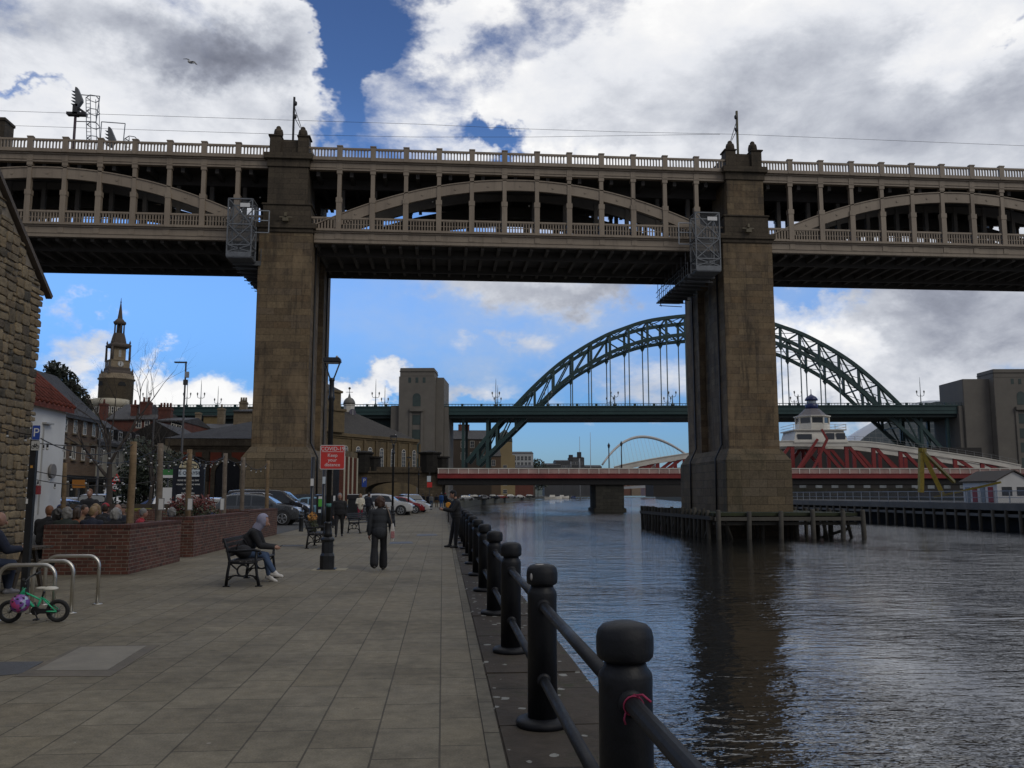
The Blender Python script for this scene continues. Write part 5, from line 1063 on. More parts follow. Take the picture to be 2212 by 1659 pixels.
def bushtree(name,label,cat,loc,blobs_,mat,s,n,trunk=True,seed=3):
    rg=random.Random(seed); T=thing(name,label,cat,loc); g=MB()
    for (x,y,z,r) in blobs_: leafball(g,(loc[0]+x,loc[1]+y,loc[2]+z),r,int(n*r*r),s,rg)
    g.build('crown',mat,T,recalc=False)
    t_=MB(); top=max(blobs_,key=lambda b:b[2])
    t_.tube([loc,(loc[0]+.1,loc[1],loc[2]+top[2]*.5),(loc[0]+top[0],loc[1]+top[1],loc[2]+top[2])],[.18,.14,.05],7)
    for (x,y,z,r) in blobs_[:6]: t_.tube([(loc[0],loc[1],loc[2]+z*.4),(loc[0]+x,loc[1]+y,loc[2]+z)],[.08,.03],5)
    t_.build('trunk',BARK,T,recalc=False); return T
EVG=leafmat('evergreen leaves',(.010,.016,.008),(.03,.04,.018))
p=aty(325,1060,56); bl=[(random.Random(i).uniform(-1.6,1.6),random.Random(i+9).uniform(-1,1),1+i*.42,1.25-.04*i) for i in range(9)]
bushtree('evergreen_tree','dark evergreen tree between white gabled house and market hall','tree',(p.x,56,0),bl,EVG,.13,420)
p=aty(128,850,105); bushtree('ivy_tree','dark ivy-clad tree crown above the red pantile roof','tree',(p.x,105,0),[(0,0,14,2.4),(1.4,0,12.6,2.0),(-1.8,0,13,2.3),(.6,1,10.8,2.2),(2.4,.3,11.6,1.4),(-.6,0,16,1.3),(0,0,9,2.2)],EVG,.25,220)
p=aty(1135,1000,520); 
for i,(px,yt,Y,lab) in enumerate(((1120,985,680,'hazy rounded tree left of the distant spire'),(1163,992,700,'rounded dark tree right of the distant spire'),(1082,996,440,'dark tree below the domed corner tower'))):
    q=aty(px,yt,Y); h=q.z; bushtree('far_tree',lab,'tree',(q.x,Y+4,0),[(-4,0,h*.6,h*.28),(4,0,h*.62,h*.26),(0,0,h*.78,h*.25),(1,2,h*.45,h*.3)],EVG if i!=0 else leafmat('pale twigs',(.05,.05,.04),(.08,.075,.06)),1.1,9)
# ---------------------------------------------------------------- pub terrace: brick walls, posts, lights, sign
TBR=brickmat('terrace brick',(.135,.05,.036),(.075,.032,.026),(.19,.155,.125),.225,.075,.009,.5,rough=.85,stain=(.05,.03,.025),stainamt=.6,stainscale=1.2,bumpv=.7,bumpd=.008,streak=False,hues=[(.085,.036,.029),(.145,.058,.042),(.11,.044,.034),(.062,.034,.03),(.135,.066,.048),(.098,.041,.032)],extra=lambda t,c: mixc(t,N(t,'ShaderNodeMapRange',{0:noise(t,mapping(t,pos(t),(1,1,.5)),1.9,6,.75),'From Min':.63,'From Max':.72,'To Min':0,'To Max':.7}).outputs[0],c,(.22,.18,.15)))
T=thing('brick_wall','stepped red brick terrace wall round the pub garden','brick wall',(-7,24,0))
for nm,x0,x1,ya,yb,ze in (('wall_block',-8.24,-6.5,19.0,22.6,1.02),('wall_block',-7.5,-6.6,24.1,30.8,1.05),('wall_block',-7.6,-6.85,31.7,37.3,1.08)):
    g=MB(); g.bb(x0,x1,ya,ya+.33,0,ze-.075); g.bb(x1-.33,x1,ya+.33,yb,0,ze-.075); o=g.build(nm,TBR,T)
    g=MB(); g.bb(x0,x1+.012,ya-.012,ya+.34,ze-.075,ze); g.bb(x1-.34,x1+.012,ya+.34,yb,ze-.075,ze); g.build('coping',brickmat('soldier brick coping',(.11,.045,.035),(.07,.03,.025),(.09,.075,.06),.075,.3,.008,0,stainamt=.5,bumpv=.5,bumpd=.006) if 'soldier brick coping' not in MATS else MATS['soldier brick coping'],o,bev=.008)
g=MB(); g.bb(-13,-7.5,24.1,24.35,0,.95); g.bb(-12.7,-12.4,24.4,37.3,0,.95); g.bb(-12.4,-6.86,37.0,37.3,0,1.05); g.build('rear_wall',TBR,T)
POSTW=brickmat('larch pole',(.22,.155,.088),(.18,.125,.072),(.15,.105,.06),5,.09,.004,.5,rough=.8,stain=(.07,.05,.03),stainamt=.6,stainscale=2.5,bumpv=.3)
POSTG=brickmat('grey larch pole',(.185,.15,.115),(.15,.12,.093),(.12,.10,.078),5,.09,.004,.5,rough=.85,stain=(.06,.05,.04),stainamt=.6,stainscale=2.5,bumpv=.3)
posts=[]
for i,(px,yb,yt,Y,m,lab) in enumerate(((282,1118,954,20.2,POSTW,'thick golden timber post at the corner of the first brick wall'),(344,1108,958,22.2,POSTG,'grey timber post holding menu boards left of the pub sign'),(407,1103,971,25.2,POSTW,'golden timber post right in front of the pub sign'),(484,1100,979,31,POSTG,'timber post in front of the arched doorway'),(523,1095,988,32.6,POSTG,'slim grey timber post right of the arched doorway'),(576,1092,995,36.8,POSTW,'rearmost golden timber post before the stone pier'),(139,1110,1000,21.4,POSTW,'slim brown post standing against the white cottage'))):
    b=aty(px,yb,Y); tp=aty(px+(7 if i==0 else 3 if i<6 else 2),yt,Y); g=MB(); r=.078 if i<6 else .05; pts=[(lerp(b.x,tp.x,k/6)+rnd.uniform(-.006,.006),Y,lerp(0,tp.z,k/6)) for k in range(7)]; g.tube(pts,[r*(1.1-.03*k) for k in range(7)],14)
    o=g.build('timber_post',m); tag(o,lab,'post','timber posts of the pub garden'); posts.append(tp)
BULB=M('frosted bulb',(.42,.42,.40),.25,.05)
def lights(p,q,n,sag,label):
    p,q=Vector(p),Vector(q); T=thing('string_lights',label,'string lights',p,'festoon lights over the pub garden'); pts=[]
    for i in range(13): u=i/12; pts.append(p.lerp(q,u)-Vector((0,0,sag*4*u*(1-u))))
    MB().tube(pts,.010,5).build('cable',WIRE,T)
    for i in range(n):
        u=(i+.5)/n; c=p.lerp(q,u)-Vector((0,0,sag*4*u*(1-u)+.02)); MB().lathe([(.018,-.07),(.02,0)],(c.x,c.y,c.z),6).build('bulb_holder',WIRE,T)
        MB().sphere((c.x,c.y,c.z-.09),.026,8,6).build('bulb',BULB,T)
PST=(-6.72,14.95,2.62)
c1=(-9.7,20,3.4)
lights(PST,posts[0]+Vector((0,0,-.05)),5,.28,'festoon string from the cycle parking sign to the first timber post')
lights(posts[0]-Vector((0,0,.1)),posts[2]-Vector((0,0,.1)),9,.3,'festoon string from the first timber post to the golden post before the sign')
lights(posts[1]-Vector((0,0,.15)),posts[3]-Vector((0,0,.1)),9,.35,'festoon string across the pub sign and arched doorway')
lights(posts[2]-Vector((0,0,.1)),posts[3]-Vector((0,0,.1)),6,.22,'short festoon string left of the arched doorway')
lights(posts[3]-Vector((0,0,.1)),posts[4]-Vector((0,0,.1)),3,.15,'short festoon string over the arched doorway')
lights(posts[4]-Vector((0,0,.1)),posts[5]-Vector((0,0,.1)),5,.3,'festoon string ending at the rearmost timber post')
lights((-9.7,19.6,2.9),posts[0]-Vector((0,0,.05)),7,.12,'upper festoon string from the white cottage')
lights((-9.7,20.2,2.35),posts[0]-Vector((0,0,.8)),7,.15,'middle festoon string from the white cottage')
lights((-9.7,20.6,2.1),posts[1]-Vector((0,0,.9)),9,.2,'lower festoon string from the white cottage')
lights((-11.8,30,2.9),posts[1]-Vector((0,0,.1)),7,.3,'festoon string running back from the grey post to the rear wall')
lights((-11.8,34,2.9),posts[3]-Vector((0,0,.1)),8,.35,'festoon string running back from the doorway post to the rear wall')
lights((-8.3,16.4,3.0),PST,3,.05,'festoon string from the stone cottage to the cycle parking sign')
# pub sign
SB=M('black sign board',(.010,.012,.018),.35,.3,2); WT=M('sign white',(.62,.62,.60),.5,.05); LB=M('sign pale blue',(.50,.56,.60),.5,.05); CRM=M('sign cream',(.50,.44,.28),.6,.1)
Y=33.2; a,b=aty(373,1068,Y),aty(440,1068,Y); cx=(a.x+b.x)/2; w=b.x-a.x; zt=aty(400,1012,Y).z; zb=aty(400,1068,Y).z
T=thing('pub_sign','tall black pub sign on two posts with arched top and white band','sign',(cx,Y,0))
for s in (-1,1): MB().bb(cx+s*(w/2-.06)-.07,cx+s*(w/2-.06)+.07,Y-.07,Y+.07,0,zt+.08).build('sign_post',SB,T)
g=MB(); g.bb(cx-w/2+.08,cx+w/2-.08,Y-.04,Y+.04,zb,zt); P=[(.42*math.cos(math.pi*i/14),.33*math.sin(math.pi*i/14)) for i in range(15)]; g.prism(P,Y-.04,Y+.04,lambda p,q,t:(cx+p,t,zt+q)); bd=g.build('board',SB,T)
g=MB(); g.prism([(p*.86,q*.84) for p,q in P],Y-.05,Y-.03,lambda p,q,t:(cx+p,t,zt+q+.01)); g.build('arch_panel',CRM,bd)
zw=aty(400,1022,Y).z; hb=.26; MB().bb(cx-w/2+.19,cx+w/2-.17,Y-.055,Y-.042,zw-hb/2,zw+hb/2).build('name_band',LB,bd)
def stext(s,size,mat,z,par): 
    return text(s,size,mat,'lettering',par,.003,M4=Matrix.Translation(-ORG[par.name] if par.name in ORG else Vector())@facing(cx,Y-.062,z))
def toff(par): return Matrix.Translation(-Vector((cx,Y,0)))
for s,sz,z,m in (('THE QUAYSIDE',.165,zw,M('sign dark blue',(.02,.03,.06),.5,.05)),('WETHERSPOON',.07,zt+.15,SB),('FOOD SERVED ALL DAY',.072,zw-.27,WT),('AWARD - WINNING WINES',.072,zw-.42,WT),('LAVAZZA',.085,zw-.57,WT),('GLOBAL BEERS',.072,zw-.74,WT),('CASK ALES',.072,zw-.89,WT),('WORLD - CLASS SPIRITS',.072,zw-1.04,WT)):
    text(s,sz,m,'lettering',bd,.003,M4=toff(bd)@facing(cx,Y-.062,z),bold=.0015)
g=MB(); zz=zw-1.24
g.tube([(cx-.02,Y-.06,zz+.07),(cx-.02,Y-.06,zz),(cx+.05,Y-.06,zz),(cx+.08,Y-.06,zz-.07)],.012,5); g.tube([(cx+.05*math.cos(t)-.01,Y-.06,zz-.04+.05*math.sin(t)) for t in [math.pi*(.6+i*.12) for i in range(12)]],.01,5); g.sphere((cx-.02,Y-.06,zz+.1),.018,6,5); g.build('wheelchair_symbol',WT,bd)
g=MB(); g.bb(cx-.3,cx+.3,Y-.06,Y-.045,zz-.165,zz-.15); g.build('foot_line',WT,bd)
MB().bb(cx-w/2+.1,cx-.02,Y-.03,Y+.0,zb-.5,zb-.02).build('notice',WT,T); MB().bb(cx+.1,cx+w/2-.1,Y-.03,Y,zb-.55,zb-.02).build('notice',WT,T)
for i,(px,Y2,lab) in enumerate(((350,22,'white menu board fixed to the grey timber post'),(412,25,'white menu board fixed to the golden post before the sign'),(481,30.8,'white menu board fixed to the post at the arched doorway'))):
    p=aty(px,1076,Y2); q=aty(px,1102,Y2); T=thing('menu_board',lab,'menu board',(p.x,Y2-.09,q.z),'menu boards on the timber posts'); MB().bb(p.x-.05,p.x+.09,Y2-.12,Y2-.09,q.z,p.z).build('board',M('grey board',(.2,.2,.2),.6,.1),T); MB().bb(p.x-.035,p.x+.075,Y2-.125,Y2-.121,q.z+.02,p.z-.02).build('sheet',WT,T)
PHL=leafmat('red tipped leaves',(.06,.022,.012),(.16,.028,.022)); PHG=leafmat('green shrub leaves',(.03,.04,.014),(.05,.05,.02))
T=thing('red_shrub','red-tipped shrub in the garden bed below the pub sign','shrub',aty(410,1100,29.5)-Vector((0,0,1.15))); rg=random.Random(4); g=MB(); g2=MB()
for i in range(9): c=aty(378+i*9,1092-rg.uniform(-6,10),29.5+rg.uniform(-.4,.4)); leafball(g,(c.x,c.y,c.z+.05),.26,110,.05,rg); leafball(g2,(c.x,c.y,c.z-.25),.36,90,.05,rg)
g.build('red_foliage',PHL,T,recalc=False); g2.build('green_foliage',PHG,T,recalc=False)
g=MB(); 
for i in range(7): c=aty(380+i*11,1095,29.5); g.tube([(c.x,29.5,0),(c.x+rg.uniform(-.1,.1),29.5,c.z)],[.02,.008],5)
g.build('stems',BARK,T)
# ---------------------------------------------------------------- quay bollards and rails
IRON,t_,b_=nt('black painted iron'); o_=N(t_,'ShaderNodeTexCoord').outputs['Object']; n_=noise(t_,o_,6,7,.7); c_=ramp(t_,n_,[(.3,(.005,.0058,.0075)),(.7,(.010,.011,.014))])
n2_=noise(t_,mapping(t_,o_,(1,1,.5)),14,6,.7,.3); f_=N(t_,'ShaderNodeMapRange',{'From Min':.66,'From Max':.70,'To Min':0,'To Max':.45}); t_.links.new(n2_,f_.inputs[0]); c_=mixc(t_,f_.outputs[0],c_,(.075,.06,.048))
n3_=noise(t_,o_,3,5,.7); r_=N(t_,'ShaderNodeMapRange',{'From Min':.3,'From Max':.7,'To Min':.38,'To Max':.66}); t_.links.new(n3_,r_.inputs[0]); t_.links.new(r_.outputs[0],b_.inputs['Roughness']); t_.links.new(c_,b_.inputs['Base Color']); b_.inputs['Specular IOR Level'].default_value=.3; bump(t_,b_,noise(t_,o_,22,6,.62),.4,.008)
def bollard(y,label):
    T=thing('quay_bollard',label,'bollard',(.735,y,0),'iron bollards along the quay edge')
    MB().lathe([(.19,0),(.195,.03),(.18,.05),(.13,.06)],(0,0,0),28).build('base_flange',IRON,T,world=False)
    MB().lathe([(.108,.05),(.107,.86),(.108,.868),(.108,.90),(.104,.915),(.088,.935),(.082,.955)],(0,0,0),28).build('shaft',IRON,T,world=False)
    MB().lathe([(.082,.955),(.1,.962),(.112,.975),(.115,1.0),(.115,1.045),(.108,1.075),(.09,1.093),(.05,1.104),(.005,1.106)],(0,0,0),28).build('cap',IRON,T,world=False)
    for z in (.82,.32):
        for s in (-1,1): MB().lathe([(.052,s*.085),(.05,s*.118),(.03,s*.122)],(0,0,z),14,'y').build('rail_socket',IRON,T,world=False)
    T.scale=(1,1,1.035); return T
BY=[3.55+2.94*i for i in range(14)]
ords=['nearest iron bollard, with a pink ribbon at its rail','second nearest iron bollard, pale chip on its cap','third nearest iron bollard on the quay edge','fourth nearest iron bollard on the quay edge','fifth nearest iron bollard on the quay edge','sixth nearest iron bollard on the quay edge','seventh nearest iron bollard on the quay edge','eighth nearest iron bollard on the quay edge','ninth nearest iron bollard, beside the man leaning at the rail','tenth nearest iron bollard, just behind the leaning man']
ords+=[k+' iron bollard along the quay edge, beyond the leaning man' for k in ('eleventh','twelfth','thirteenth','fourteenth')]
b0=bollard(BY[0],ords[0])
for i in range(1,14): bq=copytree(b0,(.735,BY[i],0),label=ords[i])
for c in [c for c in bpy.data.objects if c.type=='EMPTY' and c.get('label')==ords[1]]:
    g=MB(); g.sphere((-.085,-.073,1.02),.022,8,6,(.5,.6,1.2)); g.sphere((-.02,-.04,1.1),.03,10,6,(1.3,.7,.25)); g.build('paint_chip',M('pale chip',(.30,.29,.28),.7,.2),c,world=False)
def railbar(y0,y1,z,label):
    o=MB().tube([(.735,y0,z),(.735,y1,z)],.034,14).build('rail_bar',IRON); tag(o,label,'rail','rails between the quay bollards'); return o
nm=['first','second','third','fourth','fifth','sixth','seventh','eighth','ninth','tenth','eleventh','twelfth','thirteenth']
for z,u in ((.849,'upper'),(.331,'lower')):
    railbar(-2,BY[0]-.1,z,u+' rail on the near side of the nearest bollard')
    for i in range(13): railbar(BY[i]+.1,BY[i+1]-.1,z,f'{u} rail in the {nm[i]} bay between quay bollards')
T=thing('pink_ribbon','pink ribbon tied round the upper rail of the nearest bollard','ribbon',(.735,3.40,.849)); g=MB()
PK=M('pink ribbon',(.30,.02,.07),.6,.2,20)
g=MB(); pts=[(.037*math.cos(t),(-.01+.035*t/6.3),.037*math.sin(t)) for t in [i*.42 for i in range(28)]]; g.tube(pts,.004,6); g.tube([(-.03,0,-.02),(-.04,-.01,-.045),(-.034,-.005,-.065)],.004,6); g.tube([(.0,.01,.036),(.03,-.02,.045),(.06,-.03,.02)],.005,6); g.build('ribbon_loop',PK,T,world=False)
T=thing('quay_railing','dark handrail fence along the far quay edge beyond the bollards','railing',(.71,95,0)); g=MB()
for z in (1.05,.55): g.bb(.67,.75,BY[-1]+.15,150,z-.03,z+.03)
g.build('handrail',M('grey worn handrail',(.08,.082,.085),.5,.25,3),T)
y=BY[-1]+1.5
while y<150: MB().lathe([(.09,0),(.05,.06),(.04,1.06),(.06,1.1),(.01,1.14)],(.71,y,0),8).build('rail_post',IRON,T); y+=3
g=MB(); y=BY[-1]+.2
while y<150: g.bb(.70,.72,y,y+.02,.1,1.03); y+=.16
g.build('infill_bars',IRON,T)
p=aty(968.6,1091,52); T=thing('life_ring_box','orange life ring housing on the far railing','life ring',(p.x,52,p.z-.3)); g=MB(); g.lathe([(.14,-.05),(.17,0),(.14,.05)],(p.x,52,p.z),18,'y'); g.build('housing',M('orange plastic',(.5,.20,.01),.5,.1),T); MB().tube([(p.x,52.1,0),(p.x,52.1,p.z+.2)],.03,6).build('post',IRON,T)
# ---------------------------------------------------------------- street lamps with forked heads
LB_=M('lamp black paint',(.012,.013,.015),.4,.3,4)
def lamp(loc,label):
    T=thing('street_lamp',label,'street lamp',loc,'forked-head lamps along the promenade')
    g=MB(); g.bb(-.2,.2,-.2,.2,0,.02); g.lathe([(.165,.02),(.165,.30),(.15,.33),(.135,.36),(.13,.60),(.15,.62),(.16,.66),(.135,.70),(.10,.72)],(0,0,0),8,smooth=False,a0=R(22.5)); g.build('pedestal',LB_,T,world=False)
    g=MB(); 
    pr=[(.105,.72),(.09,.80),(.075,.98),(.085,1.0),(.085,1.03),(.06,1.05)]; g.lathe(pr,(0,0,0),16); g.build('fluted_collar',LB_,T,world=False)
    g=MB(); g.lathe([(.058,1.03),(.055,3.75),(.075,3.78),(.075,3.86),(.06,3.9),(.052,4.2),(.065,4.22),(.065,4.28)],(0,0,0),14); g.build('shaft',LB_,T,world=False)
    g=MB()
    for s in (-1,1): g.tube([(s*.02,0,4.24),(s*.06,0,4.32),(s*.165,0,4.62)],.017,8)
    g.build('fork',LB_,T,world=False)
    g=MB(); g.box((0,0,4.69),(.40,.30,.11),taper=.92); g.build('lamp_head',LB_,T,world=False,bev=.02)
    MB().box((0,0,4.625),(.30,.22,.012)).build('lens',M('lamp lens',(.25,.25,.24),.3,.1),T,world=False)
    MB().lathe([(.03,4.745),(.03,4.78),(.015,4.80)],(.1,0,0),10).build('photocell',M('photocell',(.4,.4,.4),.4,.1),T,world=False)
    return T
l0=lamp((-2.54,19.93,0),'nearest forked-head lamp post, carrying the red distance sign')
copytree(l0,(-2.6,46.3,0),label='second forked-head lamp post, beyond the walking woman')
copytree(l0,(-2.8,72.7,0),label='third forked-head lamp post, among the parked cars')
copytree(l0,(-2.7,99,0),label='farthest forked-head lamp post, in front of the road arch')
# covid sign
Y=19.78; a,b=aty(690.5,1014,Y),aty(746,961.5,Y); cx=(a.x+b.x)/2; cz_=(a.z+b.z)/2; w=b.x-a.x; h=b.z-a.z
T=thing('distance_sign','red and white rounded sign asking to keep your distance on the lamp post','sign',(cx,Y,cz_))
def rrect(w,h,r,n=5): return [(sx*(w/2-r)+r*math.cos(t),sy*(h/2-r)+r*math.sin(t)) for sx,sy,t0 in ((1,1,0),(-1,1,90),(-1,-1,180),(1,-1,270)) for t in [R(t0+90*i/n) for i in range(n+1)]]
MB().prism(rrect(w,h,.04),0,.012,lambda p,q,t:(cx+p,Y+t,cz_+q)).build('border_plate',M('sign border',(.55,.50,.50),.5,.04),T)
SR=M('sign red',(.55,.035,.03),.45,.06,3); MB().prism(rrect(w-.035,h-.035,.03),-.003,.002,lambda p,q,t:(cx+p,Y+t,cz_+q)).build('red_face',SR,T)
for s,sz,z in (('COVID-19',.118,.185),('Keep',.105,.04),('your',.105,-.065),('distance',.105,-.17)):
    text(s,sz,M('sign letters',(.66,.60,.60),.5,.03),'lettering',T,.001,M4=facing(0,-.005,z),bold=.0008)
MB().bb(cx-.24,cx+.24,Y-.006,Y-.003,cz_+.118,cz_+.128).build('underline',MATS['sign letters'],T)
g=MB(); 
for z in (.15,-.15): g.bb(cx-.08,cx+.08,Y+.012,Y+.2,cz_+z-.012,cz_+z+.012)
g.build('clamp',STEEL,T)
tag(MB().lathe([(.0575,1.37),(.0575,1.45)],(-2.54,19.93,0),16).build('teal_sticker',M('teal sticker',(.10,.33,.28),.6,.1)),'small teal sticker wrapped round the nearest lamp post','sticker')
# tall slim street light and other poles
def slim(px,yt,Y,label,arm=True):
    p=aty(px,yt,Y); T=thing('street_light',label,'street light',(p.x,Y,0)); MB().lathe([(.12,0),(.11,1.4),(.085,1.5),(.055,p.z)],(p.x,Y,0),10).build('pole',DARKS,T)
    if arm: g=MB(); g.bb(p.x-.75,p.x+.05,Y-.12,Y+.12,p.z-.1,p.z-.02); g.build('lamp_head',DARKS,T); MB().bb(p.x-.02,p.x+.22,Y-.1,Y+.1,p.z-1.1,p.z-.7).build('sensor_box',STEEL,T); MB().bb(p.x-.1,p.x+.16,Y-.12,Y+.12,p.z-1.6,p.z-1.25).build('control_box',DARKS,T)
slim(402,781,60,'tall slim dark street light left of the stone pier')
slim(333,902,58,'shorter dark street light behind the bare tree',False)
slim(217,930,62,'dark street pole in front of the brown brick terrace',False)
def signpost(px,Y,zt,label,r=.06): 
    p=aty(px,1100,Y); T=thing('sign_post',label,'post',(p.x,Y,0)); MB().lathe([(r*1.4,0),(r*1.4,1.1),(r,1.15),(r,zt)],(p.x,Y,0),10).build('pole',LB_,T); return T,p
T,p=signpost(673.5,37,3.2,'black post with small white plaque by the stone pier',.075); MB().bb(p.x-.06,p.x+.06,36.85,36.9,2.0,2.3).build('plaque',WT,T)
T,p=signpost(699,38,3.6,'black post between pay machine and nearest lamp post',.075); MB().bb(p.x-.06,p.x+.06,37.86,37.9,2.1,2.4).build('plaque',LB,T)
T,p=signpost(249,61,2.7,'road sign pole with warning triangle and round sign',.04)
MB().prism([(-.32,0),(.32,0),(0,.55)],60.9,60.94,lambda a,q,t:(p.x+a,t,2.5+q)).build('warning_triangle',SR,T); MB().prism([(-.2,.06),(.2,.06),(0,.4)],60.88,60.9,lambda a,q,t:(p.x+a,t,2.5+q)).build('triangle_face',WT,T)
MB().lathe([(.3,60.9),(.3,60.93)],(p.x,0,2.15),18,'y').build('round_sign',SR,T); MB().lathe([(.22,60.88),(.22,60.9)],(p.x,0,2.15),18,'y').build('round_face',WT,T)
T,p=signpost(168,50,2.2,'short pole with a small orange sign in the street',.04); MB().bb(p.x-.35,p.x+.35,49.9,49.95,2.0,2.45).build('plate',M('orange sign',(.35,.13,.01),.5,.1),T)
T,p=signpost(360,40,3.0,'pole with a green and white sign left of the pub sign',.04); MB().bb(p.x-.28,p.x+.28,39.9,39.95,2.5,2.75).build('plate',M('green sign',(.04,.18,.05),.5,.1),T); MB().bb(p.x-.28,p.x+.28,39.9,39.95,2.38,2.498).build('plate',WT,T); MB().bb(p.x-.18,p.x+.22,39.9,39.95,1.2,1.95).build('notice',WT,T)
p=aty(787,1043,150); T=thing('parking_sign','blue parking sign on the wall left of the road arch','sign',(p.x,150,p.z)); MB().bb(p.x-.4,p.x+.4,149.9,150,p.z-.7,p.z+.9).build('plate',M('parking blue',(.02,.06,.30),.5,.05),T); text('P',.9,WT,'lettering',T,.01,M4=facing(0,-.13,.35)); MB().bb(p.x-.06,p.x+.06,150,150.1,0,p.z).build('pole',DARKS,T)
p=aty(974-46,1046,140); T=thing('red_notice','small red notice below a grey notice near the arch','sign',(p.x-.4,140,p.z)); MB().bb(p.x-.4,p.x+.4,139.9,140,p.z-.5,p.z+.3).build('red_plate',SR,T); MB().bb(p.x-.42,p.x+.2,139.9,140,p.z+.4,p.z+1.3).build('grey_plate',LB,T); MB().bb(p.x-.06,p.x+.06,140,140.1,0,p.z+1.9).build('pole',DARKS,T)
# pay machine, bin, car park bollards, drains
p=atz(693,1140,0); T=thing('pay_machine','black parking pay machine with a green panel','pay machine',(p.x,p.y,0)); x,y=p.x,p.y; MB().bb(x-.24,x+.24,y-.15,y+.15,0,1.62).build('cabinet',LB_,T,bev=.03); MB().bb(x-.13,x+.15,y-.17,y-.151,1.05,1.42).build('green_panel',M('green panel',(.09,.38,.05),.5,.05),T); MB().bb(x-.13,x+.15,y-.17,y-.151,1.43,1.55).build('white_panel',WT,T); MB().bb(x-.12,x+.14,y-.17,y-.151,.74,.9).build('screen',LB,T)
p=atz(718,1136,0); T=thing('notice_stand','narrow notice stand with two white edges beside the pay machine','notice stand',(p.x,p.y,0)); x,y=p.x,p.y; MB().bb(x-.2,x+.12,y-.05,y+.05,0,1.6).build('panel',LB_,T); MB().bb(x-.18,x-.1,y-.07,y-.051,.75,1.58).build('white_strip',WT,T); MB().bb(x+.02,x+.12,y-.07,y-.051,.62,1.58).build('white_strip',WT,T)
T=thing('litter_bin','large black litter bin with a white lid edge','litter bin',(-5.9,59.6,0)); MB().bb(-6.3,-5.5,59.2,60,.05,1.3).build('bin_body',LB_,T,bev=.04); MB().bb(-6.34,-5.46,59.16,60.04,1.3,1.62).build('lid',LB_,T,bev=.03); MB().bb(-6.3,-5.45,59.12,60.02,1.622,1.67).build('lid_edge',M('pale metal lid',(.5,.5,.52),.4,.1),T); MB().bb(-6.1,-5.7,59.14,59.16,1.38,1.52).build('slot',M('black doorway',(.012,.012,.013),.6,.3),T)
labs=['leftmost low black bollard beside the grey car','second low black bollard from the grey car','third low black bollard, before the pay machine','fourth low black bollard, close to the nearest lamp post','low black bollard behind the left bench end']
for i,(px,py) in enumerate(((650,1148),(664.5,1143),(678,1141),(699,1138),(688,1136))):
    p=atz(px,py,0); T=thing('car_park_bollard',labs[i],'bollard',p,'low bollards along the car park'); MB().lathe([(.11,0),(.10,.03),(.095,.55),(.11,.57),(.11,.62),(.09,.63),(.09,.66),(.11,.68),(.105,.76),(.02,.79)],(0,0,0),14).build('post',LB_,T,world=False)
def patch(name,pts,mat,label,cat,z=.006):
    vs=[atz(x,y,0) for x,y in pts]; o=MB().add([(v.x,v.y,z) for v in vs]+[(v.x,v.y,-.02) for v in vs],[tuple(range(len(vs)))]+[(i,(i+1)%len(vs),len(vs)+(i+1)%len(vs),len(vs)+i) for i in range(len(vs))]).build(name,mat); return tag(o,label,cat) if label else o
CONC=M('pale concrete',(.19,.175,.145),.9,.2,3,bumpv=.2); CONCD=M('worn concrete edge',(.115,.10,.08),.9,.3,4,bumpv=.3)
o=patch('concrete_patch',[(30,1462),(238,1462),(345,1394),(172,1396)],CONCD,'pale concrete repair panel set in the paving','paving patch',.005)
f=patch('panel',[(76,1450),(232,1449),(316,1396.5),(176,1399)],CONC,None,None,.009); f.parent=o
patch('inspection_cover',[(-20,1462),(45,1456),(94,1430),(-20,1431)],M('dark steel cover',(.06,.062,.066),.6,.2,6,bumpv=.3),'dark inspection cover at the left edge of the paving','manhole cover')
DR=M('blue grey drain cover',(.07,.078,.092),.6,.2,6,bumpv=.2)
patch('drain_cover',[(841,1175),(893,1174),(889,1170),(843,1171)],DR,'grey drain cover right of the walking woman','drain cover'); patch('drain_cover',[(899,1158),(946,1157),(942,1153.5),(902,1154)],DR,'farther grey drain cover near the leaning man','drain cover')
c=atz(628,1179,0); tag(MB().lathe([(.42,-.02),(.42,.006),(.36,.007)],c,24).build('round_cover',M('dark steel cover',(.06,.062,.066),.6,.2,6)),'round dark manhole cover right of the hooded sitter','manhole cover')
tag(MB().bb(-2.85,-2.1,19.6,20.25,-.01,.007).build('lamp_base_slab',M('pale slab',(.26,.23,.16),.85,.15,3)),'pale square slab under the nearest lamp post','paving slab')
T=thing('grit_bin','yellow-green grit bin behind the garden wall','grit bin',aty(303,1091,40)+Vector((0,0,-1.2))); p=aty(303,1080,40); MB().box((p.x,40,.5),(1.2,.7,.9),taper=1.1).build('bin_body',M('yellow green plastic',(.17,.16,.02),.6,.2),T,bev=.04); MB().box((p.x,40,1.0),(1.36,.84,.16),taper=.85).build('lid',M('yellow green plastic',(.17,.16,.02),.6,.2),T,bev=.04)
T=thing('timber_rail_fence','low dark timber rail fence in front of the street','fence',(-13.5,39,0)); g=MB()
for z in (.75,1.15): g.bb(-17,-10.2,38.98,39.05,z-.09,z+.09)
g.build('rails',M('dark stained timber',(.05,.038,.026),.8,.3),T)
for x in (-16.8,-14.6,-12.4,-10.4): MB().bb(x-.06,x+.06,38.9,38.98,0,1.25).build('fence_post',M('dark stained timber',(.05,.038,.026),.8,.3),T)
